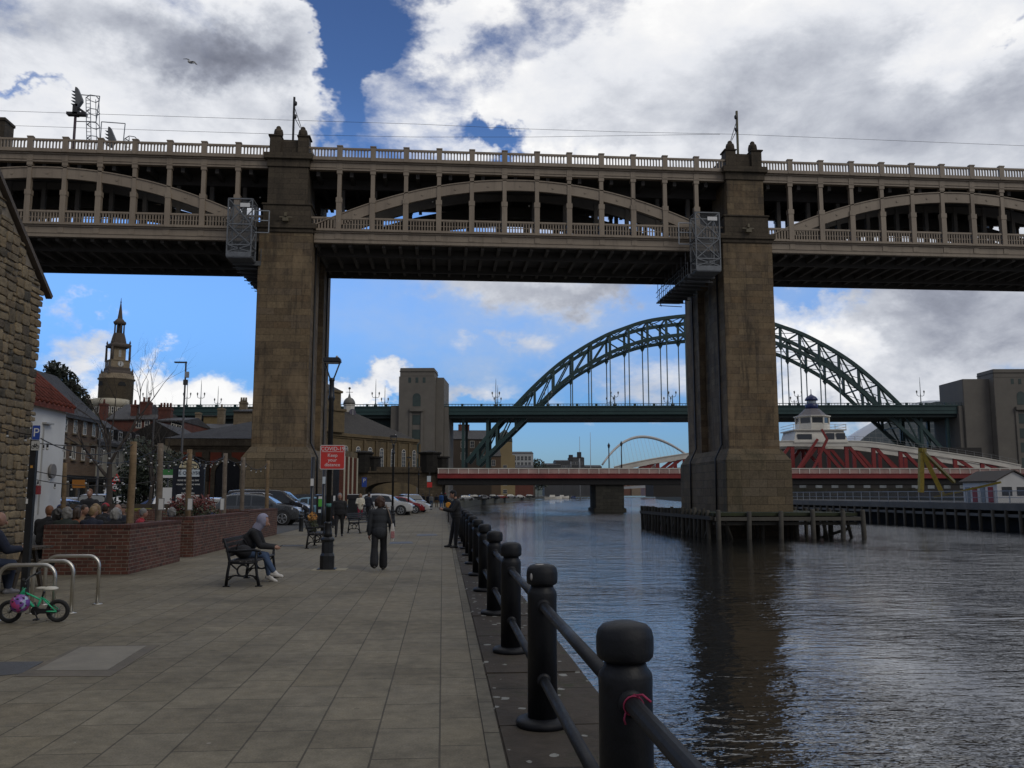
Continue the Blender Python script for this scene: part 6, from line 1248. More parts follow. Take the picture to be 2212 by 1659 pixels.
# ---------------------------------------------------------------- benches, picnic table, cycle stands, sign
SLAT=M('dark bench slats',(.03,.028,.028),.5,.3,6); 
def bench(loc,rz,label,L=1.65):
    T=thing('bench',label,'bench',loc,'iron and timber benches on the promenade',rz)     # seat faces local +X, length along +Y
    for y in (0,L):
        g=MB(); k=.032
        g.tube([(-.02,y,.02),(.0,y,.25),(.03,y,.44),(-.02,y,.66),(-.10,y,.86)],[.03,.027,.027,.025,.022],8); g.tube([(.56,y,.02),(.52,y,.2),(.49,y,.42),(.50,y,.62)],[.03,.025,.025,.024],8)
        g.tube([(.0,y,.43),(.25,y,.415),(.5,y,.43)],.022,8); g.tube([(-.01,y,.62),(.2,y,.635),(.45,y,.65),(.56,y,.63),(.575,y,.59),(.54,y,.575)],.024,8)
        g.tube([(.27+.10*math.cos(t),y,.285+.10*math.sin(t)) for t in [i*math.pi/8 for i in range(17)]],.017,6); g.tube([(.02,y,.17),(.14,y,.20),(.27,y,.185),(.40,y,.20),(.52,y,.17)],.016,6)
        g.tube([(.02,y,.12),(.1,y,.2)],.015,6); g.tube([(.52,y,.12),(.44,y,.2)],.015,6); g.tube([(.04,y,.41),(.12,y,.34),(.17,y,.3)],.015,6); g.tube([(.48,y,.41),(.41,y,.34),(.37,y,.3)],.015,6); g.bb(-.07,.05,y-.035,y+.035,0,.02); g.bb(.5,.62,y-.035,y+.035,0,.02)
        g.build('end_frame',IRON,T,world=False)
    for i in range(5): MB().box((.06+i*.105,L/2,.455),(.085,L+.04,.028)).build('seat_slat',SLAT,T,world=False,bev=.006)
    for i in range(4): MB().box((-.0-.035*i,L/2,.56+.085*i),(.025,L+.04,.07)).build('back_slat',SLAT,T,world=False,bev=.006)
    return T
be=bench((-3.85,16.35,0),0,'nearest dark bench, with the hooded person sitting on it')
copytree(be,(-4.12,27.5,0),label='middle dark bench behind the lamp post, with orange flowers tied to it')
copytree(be,(-4.0,38.2,0),rz=R(-24),label='third dark bench, empty, ahead of the man in black')
copytree(be,(-4.6,59,0),rz=0,label='farthest bench, with the seated person in jeans')
T=thing('flowers','orange and yellow flowers tied to the middle bench','flowers',(-4.1,28.3,.5)); g=MB(); rg=random.Random(8)
leafball(g,(-4.1,28.3,.95),.16,90,.045,rg); g.build('blooms',leafmat('orange petals',(.30,.12,.02),(.45,.22,.03)),T,recalc=False); g=MB(); leafball(g,(-4.06,28.3,.68),.18,80,.05,rg); g.build('foliage',PHG,T,recalc=False)
g=MB()
for i in range(6): g.tube([(-4.02+rg.uniform(-.04,.04),28.3,.46),(-4.1+rg.uniform(-.1,.1),28.3+rg.uniform(-.08,.08),.95)],.008,5)
g.build('stems',PHG,T,recalc=False)
ST=M('stainless steel tube',(.55,.53,.48),.32,.1,3,metal=.9)
def hoop(x0,x1,y,h,label):
    T=thing('cycle_stand',label,'cycle stand',((x0+x1)/2,y,0),'stainless hoop cycle stands'); r=.16
    pts=[(x0,y,0),(x0,y,h-r)]+[(x0+r-r*math.cos(t),y,h-r+r*math.sin(t)) for t in [R(15*i) for i in range(1,6)]]+[(x0+r,y,h),(x1-r,y,h)]+[(x1-r+r*math.sin(t),y,h-r+r*math.cos(t)) for t in [R(15*i) for i in range(1,6)]]+[(x1,y,h-r),(x1,y,0)]
    MB().tube(pts,.0255,14).build('hoop',ST,T)
    for x in (x0,x1): MB().lathe([(.075,0),(.075,.008),(.03,.012)],(x,y,0),16).build('base_plate',ST,T)
c0,c1_=atz(120,1299),atz(213.5,1304); hoop(c0.x,c1_.x,13.95,.72,'farthest of the three steel hoop cycle stands')
c0,c1_=atz(61,1327),atz(159,1322.5); hoop(c0.x,c1_.x,12.95,.72,'middle of the three steel hoop cycle stands')
c0=atz(97,1345); hoop(c0.x-.72,c0.x,12.25,.72,'nearest steel hoop cycle stand, with the child bike against it')
# cycle parking sign post
T=thing('cycle_parking_sign','dark square post with blue parking plate and bicycle plate','sign',(-6.72,14.95,0)); x,y=-6.72,14.95
MB().bb(x-.05,x+.05,y-.05,y+.05,0,2.78).build('post',LB_,T,bev=.008)
MB().prism(rrect(.135,.25,.015),0,.008,lambda p,q,t:(x+.045+p,y-.068+t,2.66+q)).build('plate_edge',WT,T); MB().prism(rrect(.12,.235,.012),-.003,0,lambda p,q,t:(x+.045+p,y-.069+t,2.66+q)).build('blue_plate',M('parking blue',(.02,.06,.30),.5,.05),T)
text('P',.2,WT,'lettering',T,.001,M4=facing(.045,-.0735,2.655))
MB().prism(rrect(.135,.155,.012),0,.008,lambda p,q,t:(x+.045+p,y-.068+t,2.445+q)).build('cycle_plate',M('cycle plate',(.42,.42,.40),.5,.05),T)
g=MB(); yy=y-.072
for dx in (-.034,.034): g.tube([(x+.045+dx+.024*math.cos(t),yy,2.425+.024*math.sin(t)) for t in [i*math.pi/7 for i in range(15)]],.0035,5)
for a,b in (((-.034,2.425),(-.012,2.465)),((-.012,2.465),(.022,2.465)),((.022,2.465),(.034,2.425)),((-.012,2.465),(.0,2.425)),((-.034,2.425),(.0,2.425)),((.0,2.425),(.022,2.465)),((.022,2.465),(.018,2.485)),((-.012,2.465),(-.016,2.478))): g.tube([(x+.045+a[0],yy,a[1]),(x+.045+b[0],yy,b[1])],.0035,5)
g.build('bicycle_symbol',LB_,T)
MB().bb(x-.052,x-.02,y-.054,y-.051,1.5,1.58).build('sticker',WT,T); MB().bb(x-.02,x+.02,y-.054,y-.051,2.08,2.12).build('sticker',M('amber sticker',(.5,.25,.05),.5,.1),T)
T=thing('picnic_table','dark timber picnic table at the foot of the stone cottage','picnic table',(-7.75,15.1,0)); TW=M('dark stained timber',(.05,.038,.026),.8,.3)
for i in range(5): MB().bb(-9.2,-7.0,15.85+i*.15,15.98+i*.15,.70,.74).build('table_board',TW,T)
for y0 in (15.25,16.95): MB().bb(-9.2,-7.0,y0,y0+.26,.41,.45).build('bench_board',TW,T)
for x in (-8.9,-7.25):
    for s in (-1,1): MB().beam((x,16.2+s*.55,0),(x,16.2+s*.18,.70),.09,.05,up=(1,0,0)).build('trestle_leg',TW,T)
    MB().bb(x-.03,x+.03,15.25,17.2,.33,.41).build('cross_bar',TW,T)
for k,(x,y) in enumerate(((-8.6,21.5),(-9.6,23.0),(-8.9,26.5))):
    T=thing('garden_table',['garden table behind the first brick wall','garden table by the white cottage wall','garden table behind the second brick wall'][k],'table',(x,y,0),'timber tables in the pub garden'); MB().bb(x-.9,x+.9,y-.35,y+.35,.70,.75).build('table_top',TW,T)
    for s in (-1,1): MB().bb(x-.9,x+.9,y+s*.68-.13,y+s*.68+.13,.41,.45).build('bench_board',TW,T); MB().bb(x+s*.6-.04,x+s*.6+.04,y-.75,y+.75,.33,.41).build('cross_bar',TW,T); MB().bb(x+s*.6-.04,x+s*.6+.04,y-.2,y+.2,.0,.7).build('trestle_leg',TW,T)
# child's bicycle with the helmet hung on it
BX,BYY=-5.27,12.05; T=thing('child_bicycle','small mint green child bike with white fork leaning on the nearest cycle stand','bicycle',(BX,BYY,0))
TYR=M('black tyre rubber',(.018,.018,.018),.85,.2,20,bumpv=.5); MINT=M('mint green paint',(.03,.42,.20),.35,.1); RIM=M('bike rim',(.10,.10,.10),.4,.2,metal=.6)
rw=.148
for x,nm_ in ((-.30,'front_wheel'),(.29,'rear_wheel')):
    g=MB(); g.tube([(x+(rw-.024)*math.cos(t),0,rw+(rw-.024)*math.sin(t)) for t in [i*math.pi/16 for i in range(33)]],.024,10,cap=False); wv=g.build(nm_,TYR,T,world=False,recalc=False)
    g=MB(); g.tube([(x+.100*math.cos(t),0,rw+.100*math.sin(t)) for t in [i*math.pi/16 for i in range(33)]],.007,6,cap=False)
    for i in range(12): t=i*math.pi/6; g.tube([(x,0.01*(-1)**i,rw),(x+.1*math.cos(t),0,rw+.1*math.sin(t))],.0016,4)
    g.lathe([(.02,-.03),(.02,.03)],(x,0,rw),10,'y'); g.build('rim_and_spokes',RIM,wv,world=False)
g=MB(); bbk=(.02,0,.16); st_=(.09,0,.33); hd=(-.165,0,.40)
g.tube([(hd[0]-.02,0,.33),(hd[0]+.035,0,.45)],.021,10); g.tube([(-.15,0,.37),(-.06,0,.26),bbk],.018,10); g.tube([bbk,st_],.015,10); g.tube([(-.15,0,.40),(.0,0,.33),(.07,0,.29)],.013,8)
for s in (-1,1): g.tube([(.09,s*.012,.32),(.29,s*.05,.148)],.009,8); g.tube([(.02,s*.02,.155),(.29,s*.05,.148)],.010,8)
g.build('frame',MINT,T,world=False)
g=MB()
for s in (-1,1): g.tube([(-.185,s*.02,.33),(-.21,s*.045,.28),(-.28,s*.05,.19),(-.30,s*.05,.148)],[.016,.016,.014,.012],8)
g.lathe([(.02,-.05),(.02,.05)],(-.188,0,.335),8,'y'); g.build('fork',M('white bike paint',(.55,.55,.53),.4,.08),T,world=False)
g=MB(); g.tube([(-.13,0,.45),(-.12,0,.52)],.014,8); g.tube([(-.06,-.22,.60),(-.11,-.10,.57),(-.12,0,.53),(-.11,.10,.57),(-.06,.22,.60)],.011,8)
for s in (-1,1): g.tube([(-.075,s*.17,.59),(-.04,s*.25,.605)],.016,8)
g.build('handlebar',LB_,T,world=False)
g=MB(); g.tube([(.09,0,.32),(.115,0,.40)],.013,8); g.build('seat_post',LB_,T,world=False)
g=MB(); g.sphere((.19,0,.435),.1,14,8,(1,.75,.28)); g.sphere((.09,0,.44),.07,12,8,(1.2,.45,.3)); g.build('saddle',M('cream saddle',(.50,.48,.41),.5,.1),T,world=False)
g=MB(); g.lathe([(.055,-.03),(.06,-.02),(.06,-.015)],(.02,0,.155),16,'y'); g.prism([(.0,.12),(.0,.19),(.28,.175),(.28,.125)],-.045,-.03,lambda p,q,t:(p,t,q)); g.tube([(.02,-.05,.155),(.06,-.05,.06)],.009,6); g.bb(.03,.09,-.12,-.05,.05,.065); g.tube([(.02,.05,.155),(-.02,.05,.25)],.009,6); g.build('chain_guard_and_cranks',LB_,T,world=False)
T.rotation_euler=(R(5),0,R(2))
hm,t_,b=nt('helmet shell'); b.inputs['Roughness'].default_value=.3; ob=N(t_,'ShaderNodeTexCoord').outputs['Object']
v=N(t_,'ShaderNodeTexVoronoi',{'Scale':17.}); t_.links.new(ob,v.inputs['Vector']); s=N(t_,'ShaderNodeSeparateColor'); t_.links.new(v.outputs['Color'],s.inputs[0])
r_=ramp(t_,s.outputs[0],[(0,(.13,.04,.22)),(.4,(.16,.06,.28)),(.55,(.42,.04,.12)),(.7,(.20,.10,.36)),(.82,(.10,.05,.18)),(.92,(.32,.42,.5))]); t_.links.new(r_,b.inputs['Base Color']); MATS['helmet shell']=hm
T=thing('child_helmet','purple flowered child helmet hanging in front of the small green bike','helmet',(BX-.115,BYY-.17,.262)); g=MB()
g.lathe([(.118*math.cos(t),.118*math.sin(t)) for t in [R(-22),R(-5),R(10),R(25),R(40),R(55),R(70),R(82),R(89.5)]],(0,0,0),20); g.xf(Matrix.Rotation(R(90),4,'X')@Matrix.Rotation(R(8),4,'Y')).build('shell',hm,T,world=False)
for i,(a,e) in enumerate(((20,60),(80,55),(140,62),(200,52),(260,60),(320,55),(50,32),(110,30),(170,34),(230,30),(290,33),(350,30))):
    d=Vector((math.cos(R(a))*math.cos(R(e)),-math.sin(R(e)),math.sin(R(a))*math.cos(R(e)))); MB().sphere(d*.116,.013,8,6,(1.3,.7,.9)).build('vent',LB_,T,world=False)
T2=MB().tube([(-.05,.02,.09),(-.02,.06,.16),(.0,.1,.2),(.03,.06,.17),(.06,.02,.09)],.005,6).build('strap',LB_,T,world=False)
# ---------------------------------------------------------------- vehicles
TYRE=M('car tyre',(.016,.016,.016),.85,.2,8); ALLOY=M('alloy rim',(.35,.36,.37),.3,.1,4,metal=.7); HUBD=M('dark hub',(.02,.02,.02),.6,.1)
CGL=glassmat('car glass',(.012,.016,.018),.04); HLG=M('headlamp glass',(.45,.46,.48),.12,.1,6); TLG=M('tail lamp red',(.25,.012,.01),.2,.1); TRIM=M('black car trim',(.014,.014,.015),.55,.2,6); CHR=M('bright trim',(.5,.5,.52),.2,.05,metal=.8); PLW=M('plate white',(.5,.5,.48),.5,.05)
KINDS={ # top line (fraction from rear, z/H), belt, sill, cabin range (rear glass base, roof rear, roof front, cowl)
 'suv':dict(L=4.65,W=1.84,H=1.70,top=[(0,.36),(.012,.50),(.03,.60),(.05,.66),(.13,.93),(.20,.98),(.38,1.0),(.52,.975),(.60,.93),(.735,.665),(.80,.635),(.90,.59),(.96,.53),(.988,.44),(1,.30)],belt=.60,sill=.17,wr=.365),
 'hatch':dict(L=4.15,W=1.76,H=1.48,top=[(0,.36),(.012,.55),(.03,.64),(.05,.68),(.12,.92),(.2,.98),(.38,1.0),(.52,.97),(.6,.92),(.75,.66),(.82,.62),(.92,.55),(.97,.47),(.99,.38),(1,.28)],belt=.61,sill=.16,wr=.315),
 'saloon':dict(L=4.75,W=1.82,H=1.45,top=[(0,.4),(.012,.58),(.03,.66),(.14,.69),(.20,.76),(.30,.95),(.38,.995),(.47,1.0),(.56,.95),(.70,.67),(.78,.64),(.90,.58),(.97,.48),(.99,.38),(1,.28)],belt=.62,sill=.15,wr=.325),
 'van':dict(L=5.0,W=1.92,H=1.95,top=[(0,.3),(.006,.55),(.012,.9),(.03,.97),(.2,1.0),(.5,1.0),(.62,.98),(.68,.94),(.82,.62),(.88,.58),(.95,.50),(.985,.40),(1,.25)],belt=.57,sill=.15,wr=.335),
 'bigvan':dict(L=5.6,W=2.0,H=2.45,top=[(0,.2),(.005,.5),(.01,.94),(.03,.98),(.3,1.0),(.62,1.0),(.72,.96),(.86,.58),(.91,.52),(.96,.44),(.99,.3),(1,.18)],belt=.52,sill=.13,wr=.35)}
PAINTS={}
def carpaint(name,c,metal=.3):
    if name in MATS: return MATS[name]
    return M(name,c,.28,.06,2,metal=metal,coat=.6)
def car(kind,name,label,paint,loc,rz,group=None,cat='car',detail=True,rack=False):
    K=KINDS[kind]; L,W,H=K['L'],K['W'],K['H']; T=thing(name,label,cat,loc,group,rz); top=K['top']; belt=K['belt']
    def tz(f):
        for (a,p),(b,q) in zip(top,top[1:]):
            if f<=b: return p+(q-p)*(f-a)/(b-a)
        return top[-1][1]
    fs=[]
    for (a,_),(b,_2) in zip(top,top[1:]): 
        n=3 if b-a>.06 else 1; fs+=[a+(b-a)*i/n for i in range(n)]
    fs.append(1)
    def hw(f,z):   # half width at station f, height fraction z
        e=1-.10*max(0,(f-.80)/.2)**2-.05*max(0,(.12-f)/.12)**2-(.16 if f>=.999 or f<=.001 else 0)
        w=W/2*e
        if z<.3: w*=.95+.05*min(1,max(0,(z-K['sill'])/.1))
        if z>belt: w*=1-(.20 if kind not in('van','bigvan') else .12)*((z-belt)/(1-belt))**1.15
        return w
    prof=[]
    for f in fs:
        t=tz(f); s=K['sill']+(.03 if f<.02 or f>.98 else 0); b=min(belt,t-.03); zs=[s,s+.06,lerp(s,b,.45),lerp(s,b,.8),b,lerp(b,t,.33),lerp(b,t,.66),lerp(b,t,.88)]
        r=[(hw(f,z)*(1 if i!=3 else 1.012),z) for i,z in enumerate(zs)]; wt=hw(f,t); r+=[(wt*.93,lerp(b,t,.975)),(wt*.7,t),(0.001,t+.006)]; prof.append(r)
    g=MB(); n=len(prof[0])
    for f,r in zip(fs,prof):
        x=(f-.5)*L; g.v+=[Vector((x,w,z*H)) for w,z in r]+[Vector((x,-w,z*H)) for w,z in reversed(r[:-1])]
    m=2*n-1
    for i in range(len(fs)-1):
        for k in range(m-1): g.f.append((i*m+k,i*m+k+1,(i+1)*m+k+1,(i+1)*m+k)); g.sm.append(True)
        g.f.append((i*m+m-1,i*m,(i+1)*m,(i+1)*m+m-1)); g.sm.append(False)
    g.f+= [tuple(range(m)),tuple((len(fs)-1)*m+k for k in reversed(range(m)))]; g.sm+=[False,False]
    body=g.build('body',paint,T,world=False)
    # glass
    ff=[f for f,z in top if z>.9]; r0,r1=min(ff),max(ff); cowl=[f for f,z in top if f>r1][0]; rb=[f for f,z in top if f<r0 and z>.6]; rb=max(rb) if rb else r0-.02
    def sp(f,u,o=.006):
        t=tz(f); b=min(belt,t-.03); z=lerp(b,t,u); return (hw(f,z)+o,z)
    def side(a0,a1,b0,b1,nm='window'):    # window between bottom a0..a1 and top b0..b1
        for s in (-1,1):
            g=MB(); k=6; P=[]
            for i in range(k+1):
                u=i/k; fb=lerp(a0,a1,u); ft=lerp(b0,b1,u); w0,z0=sp(fb,.06); w1,z1=sp(ft,.84); 
                wm,zm=sp((fb+ft)/2,.45); P.append(((fb-.5)*L,s*w0,z0*H)); P.append(((fb+ft)/2*L-.5*L,s*wm,zm*H)); P.append(((ft-.5)*L,s*w1,z1*H))
            g.v=[Vector(p) for p in P]; g.f=[]
            for i in range(k):
                for j in range(2): g.f.append((i*3+j,i*3+j+1,(i+1)*3+j+1,(i+1)*3+j)); g.sm.append(True)
            g.build(nm,CGL,T,world=False,recalc=False)
    mid=.44 if kind!='bigvan' else .7
    if kind in('van','bigvan'): side(r1-.14,cowl-.02,r1-.14,r1-.03)
    else:
        mid2=.62 if kind!='saloon' else .6
        side(mid-.155,mid-.005,mid-.15,mid-.005); side(mid+.008,mid2+.045,mid+.008,min(mid2-.03,r1-.01)); side(r0-.005,mid-.17,r0+.045,mid-.17) if kind in('suv','hatch') else None
    def endglass(fa,fb,nm,o):
        g=MB(); k=4
        for i in range(k+1):
            f=lerp(fa,fb,i/k); t=tz(f); w=hw(f,t)*.83; x=(f-.5)*L
            g.v+=[Vector((x+o,-w,t*H+.008)),Vector((x+o,0,t*H+.018)),Vector((x+o,w,t*H+.008))]
        for i in range(k):
            for j in range(2): g.f.append((i*3+j,i*3+j+1,(i+1)*3+j+1,(i+1)*3+j)); g.sm.append(True)
        g.build(nm,CGL,T,world=False,recalc=False)
    endglass(cowl-.012,r1+.012,'windscreen',.012)
    if kind not in('van','bigvan'): endglass(rb+.012,r0-.008,'rear_window',-.012)
    # wheels
    wr=K['wr']; 
    for fx in (.185,.80):
        for s in (-1,1):
            x=(fx-.5)*L; y=s*(hw(fx,.3)-.09)
            MB().lathe([(wr+.075,-.02),(wr+.075,.012),(wr+.03,.016)],(x,s*(hw(fx,.3)-.01),wr+.02),24,'y').build('wheel_arch',TRIM,T,world=False)
            g=MB(); g.lathe([(wr*.6,-.11),(wr*.96,-.11),(wr,-.08),(wr,.08),(wr*.96,.11),(wr*.6,.11)],(x,y,wr),24,'y'); wl=g.build('wheel',TYRE,T,world=False)
            if detail:
                g=MB(); yo=y+s*.112; g.lathe([(wr*.70,-.008),(wr*.70,.008)],(x,yo-s*.002,wr),24,'y'); g.build('wheel_disc',HUBD,wl,world=False)
                g=MB()
                for i in range(5): 
                    a=i*2*math.pi/5+.3
                    for da in (-.17,.17): g.beam((x+.05*math.cos(a),yo+s*.012,wr+.05*math.sin(a)),(x+wr*.66*math.cos(a+da),yo+s*.012,wr+wr*.66*math.sin(a+da)),.035,.02,up=(0,1,0))
                g.tube([(x+wr*.68*math.cos(t),yo+s*.006,wr+wr*.68*math.sin(t)) for t in [k*math.pi/12 for k in range(25)]],.018,5,cap=False); g.lathe([(.055,-.015),(.055,.015)],(x,yo+s*.012,wr),10,'y'); g.build('rim',ALLOY,wl,world=False)
    # lamps, plate, mirrors, sills, handles
    zf=tz(.95)*H
    for s in (-1,1):
        g=MB(); w=hw(.955,.5); g.add([(.45*L,s*w*.55,zf-.02),(.40*L,s*(hw(.9,.5)+.004),zf+.03),(.40*L,s*(hw(.9,.5)+.006),zf-.10),(.475*L,s*w*.90,zf-.14),(.492*L,s*w*.5,zf-.13)],[(0,1,2,3,4)]); 
        g.v=[v+Vector((.02,s*.008,.02)) for v in g.v]; g.build('headlight',HLG,T,world=False,recalc=False)
        zr=.58*H; g=MB(); g.bb(-L/2-.012,-L/2+.16,s*(W/2*.80),s*(W/2*.955),zr-.10,zr+.10); g.build('tail_light',TLG,T,world=False,bev=.02)
        xm=(cowl-.5)*L-.28; g=MB(); g.box((xm,s*(W/2+.06),belt*H+.10),(.14,.16,.13)); g.build('mirror',paint if kind in('suv','hatch') else TRIM,T,world=False,bev=.03)
        MB().bb((.27-.5)*L,(.71-.5)*L,s*(W/2*.955),s*(W/2*.99),K['sill']*H-.03,K['sill']*H+.10).build('sill_trim',TRIM,T,world=False,bev=.01)
        if detail:
            for fx in (.33,.53): MB().bb((fx-.5)*L,(fx-.5)*L+.2,s*(hw(fx,.5)+.0),s*(hw(fx,.5)+.03),belt*H-.13,belt*H-.095).build('door_handle',CHR,T,world=False)
            g=MB()
            for fx in (.44,.655): g.bb((fx-.5)*L-.004,(fx-.5)*L+.004,s*(hw(fx,.45)-.004),s*(hw(fx,.45)+.010),K['sill']*H+.1,belt*H-.02)
            g.build('door_gap',TRIM,T,world=False)
    g=MB(); g.bb(L/2-.05,L/2+.012,-.5,.5,.30*H,.42*H); g.bb(L/2-.09,L/2+.004,-.62,.62,.17*H,.24*H); g.build('grille',TRIM,T,world=False,bev=.02)
    MB().bb(L/2+.012,L/2+.02,-.26,.26,.24*H,.30*H).build('number_plate',PLW,T,world=False); MB().bb(-L/2-.02,-L/2-.002,-.26,.26,.40*H,.46*H).build('number_plate',M('plate yellow',(.5,.38,.03),.5,.05),T,world=False)
    if rack:
        for s in (-1,1):
            MB().tube([((.2-.5)*L,s*W*.36,H*.985),((.26-.5)*L,s*W*.365,H+.045),((.55-.5)*L,s*W*.365,H+.035),((.62-.5)*L,s*W*.36,H*.95)],.018,6).build('roof_rail',CHR,T,world=False)
    return T
GREY=carpaint('grey metallic paint',(.085,.09,.095),.5); BLK=carpaint('black car paint',(.012,.012,.014),.2); WHT=carpaint('white car paint',(.50,.50,.49),0); BLU=carpaint('blue car paint',(.02,.06,.22),.3); LBL=carpaint('light blue car paint',(.16,.30,.40),.3); DBL=carpaint('dark navy paint',(.02,.025,.04),.3); CRD=carpaint('red car paint',(.22,.012,.014),.2); SIL=carpaint('silver paint',(.34,.35,.36),.6)
car('suv','parked_car','dark grey metallic estate car parked nose towards the river behind the brick wall',GREY,(-9.95,48.9,0),0,rack=True)
car('van','parked_van','dark van parked nose out just behind the grey car',BLK,(-10.4,54.5,0),0,cat='van')
car('hatch','parked_car','light blue car parked beyond the pay machine',LBL,(-8.3,61.5,0),R(8))
car('suv','parked_car','white car facing the street behind the pub sign',WHT,(-13.6,45.5,0),R(-75))
car('hatch','parked_car','silver grey small car right of the pub sign',SIL,(-12.7,50.8,0),R(-62))
car('hatch','parked_car','blue car with bright windscreen behind the grey timber post',carpaint('mid blue paint',(.05,.08,.19),.4),(-17.2,55,0),R(180))
car('hatch','moving_car','bright blue car close beside the white cottage',BLU,(-17.2,41,0),R(-20))
car('hatch','parked_car','dark grey car behind the bright blue car in the street',DBL,(-24.2,60,0),R(-70))
car('saloon','moving_car','dark saloon waiting in the street left of the black car',DBL,(-27.0,66,0),R(-75))
car('suv','moving_car','black car facing the camera in the street before the white van',BLK,(-22.6,59,0),R(-80))
car('suv','moving_car','second dark car queuing behind the black car',DBL,(-25.6,70,0),R(-78),detail=False)
car('bigvan','moving_van','white panel van with headlamps in the street',WHT,(-23.2,66,0),R(-82),cat='van')
T=thing('box_truck','white box truck with a yellow panel behind the white van','truck',(-24.6,76,0)); MB().bb(-26.0,-23.4,76,82,.9,3.9).build('box_body',WHT,T,bev=.04); MB().bb(-25.9,-25.1,75.96,76,2.2,3.6).build('yellow_panel',M('yellow vinyl',(.45,.35,.02),.5,.05),T); MB().bb(-25.9,-23.5,73.9,75.9,.5,2.6).build('cab',WHT,T,bev=.15); MB().bb(-25.7,-23.7,73.86,73.9,1.5,2.3).build('windscreen',CGL,T)
for sx in (-25.6,-23.8):
    for y in (75,80.5): MB().lathe([(.45,-.15),(.45,.15)],(sx,y,.45),18,'x').build('wheel',TYRE,T)
car('suv','parked_car','white car parked side-on along the promenade in front of the arch',WHT,(-4.6,71.5,0),R(-6))
car('hatch','parked_car','red car behind the white car on the promenade',CRD,(-3.6,77.5,0),R(0))
car('saloon','parked_car','white saloon behind the red car on the promenade',WHT,(-3.4,82,0),R(-8))
car('suv','parked_car','dark car with white rear beyond the red car',BLK,(-3.1,88,0),R(-70))
car('hatch','parked_car','silver car far back under the road arch',SIL,(-18,172,0),R(0),detail=False)
car('suv','parked_car','dark car parked left of the litter bin by the pier',BLK,(-9.6,68,0),R(-10),detail=False)
p=SW.p(SW.px(1215,1007,5)[0],5,5.0); car('hatch','moving_car','silver car crossing the low red and white bridge',SIL,p,SW.a,detail=False)
p=SW.p(SW.px(990,1011,5)[0],5,5.0); car('hatch','moving_car','pale car at the left end of the red and white bridge',SIL,p,SW.a,detail=False)
# cars and boats far along the quay
c0=None; fcs=[SIL,BLK,WHT,DBL,CRD,SIL,WHT,BLK]
for i,px in enumerate((1008,1026,1046,1066,1084,1104,1124,1146)):
    Yc=250+i*26; p=aty(px,1060,Yc); car('suv' if i%2 else 'hatch','parked_car',['silver car first in the far row beneath the red bridge','black car second in the far row beneath the red bridge','white car third in the far row beneath the red bridge','navy car fourth in the far row beneath the red bridge','red car fifth in the far row beneath the red bridge','silver car sixth in the far row beneath the red bridge','white car seventh in the far row beneath the red bridge','black car last in the far row beneath the red bridge'][i],fcs[i],(p.x,Yc,-.03),R(15),group='cars parked on the far quay',detail=False)
def boat(px,py,Ln,label,hull,mast):
    p=atz(px,py,-2); T=thing('moored_boat',label,'boat',p,'boats moored at the far quay'); g=MB(); st=[(-.5,.32,.55),(-.3,.42,.5),(.1,.42,.55),(.35,.25,.7),(.5,.01,.85)]; 
    for f,w,h in st: g.v+=[Vector((f*Ln,-w*Ln*.4,h*Ln*.22)),Vector((f*Ln,-w*Ln*.3,-.2)),Vector((f*Ln,w*Ln*.3,-.2)),Vector((f*Ln,w*Ln*.4,h*Ln*.22))]
    for i in range(4):
        for k in range(4): g.f.append((i*4+k,i*4+(k+1)%4,(i+1)*4+(k+1)%4,(i+1)*4+k)); g.sm.append(False)
    g.f+=[(0,1,2,3),(19,18,17,16)]; g.sm+=[False]*2; g.build('hull',hull,T,world=False); MB().box((-.05*Ln,0,Ln*.17),(Ln*.32,Ln*.2,Ln*.13),taper=.85).build('cabin',WHITE,T,world=False)
    if mast: MB().tube([(0,0,Ln*.1),(0,0,Ln*1.15)],.12,5).build('mast',LAMPG,T,world=False)
boat(1195,1078,14,'white moored boat nearest the left quay far downstream',WHITE,False); boat(1215,1076,13,'white moored boat with a mast far downstream',WHITE,True); boat(1232,1075,12,'blue moored boat far downstream',BLUE,False)
# ---------------------------------------------------------------- people
def fused(name,mb,mat,parent,vox,sm=4):
    me=bpy.data.meshes.new('tmp'); me.from_pydata([v for v in mb.v],[],mb.f); o=bpy.data.objects.new('tmp',me); COL.objects.link(o)
    md=o.modifiers.new('r','REMESH'); md.mode='VOXEL'; md.voxel_size=vox; md.use_smooth_shade=True
    if sm: s=o.modifiers.new('s','SMOOTH'); s.iterations=sm; s.factor=.5
    dg=bpy.context.evaluated_depsgraph_get(); m2=bpy.data.meshes.new_from_object(o.evaluated_get(dg)); bpy.data.objects.remove(o); m2.name=name
    m2.materials.clear(); m2.materials.append(mat); ob=bpy.data.objects.new(name,m2); COL.objects.link(ob); ob.parent=parent; ORG[ob.name]=Vector(); return ob
def cap(m,p,q,r1,r2=None,n=10):
    r2=r1 if r2 is None else r2; p,q=Vector(p),Vector(q); d=q-p
    if d.length<1e-4: return m.sphere(p,r1,n,8)
    d.normalize(); pts=[];rs=[]
    for k in range(5): t=-math.pi/2+k*math.pi/8; pts.append(p+d*(r1*math.sin(t))); rs.append(max(.0008,r1*math.cos(t)))
    for k in range(5): t=k*math.pi/8; pts.append(q+d*(r2*math.sin(t))); rs.append(max(.0008,r2*math.cos(t)))
    return m.tube(pts,rs,n)
def chain(m,pts,rs):
    for (a,b,r,s) in zip(pts,pts[1:],rs,rs[1:]): cap(m,a,b,r,s)
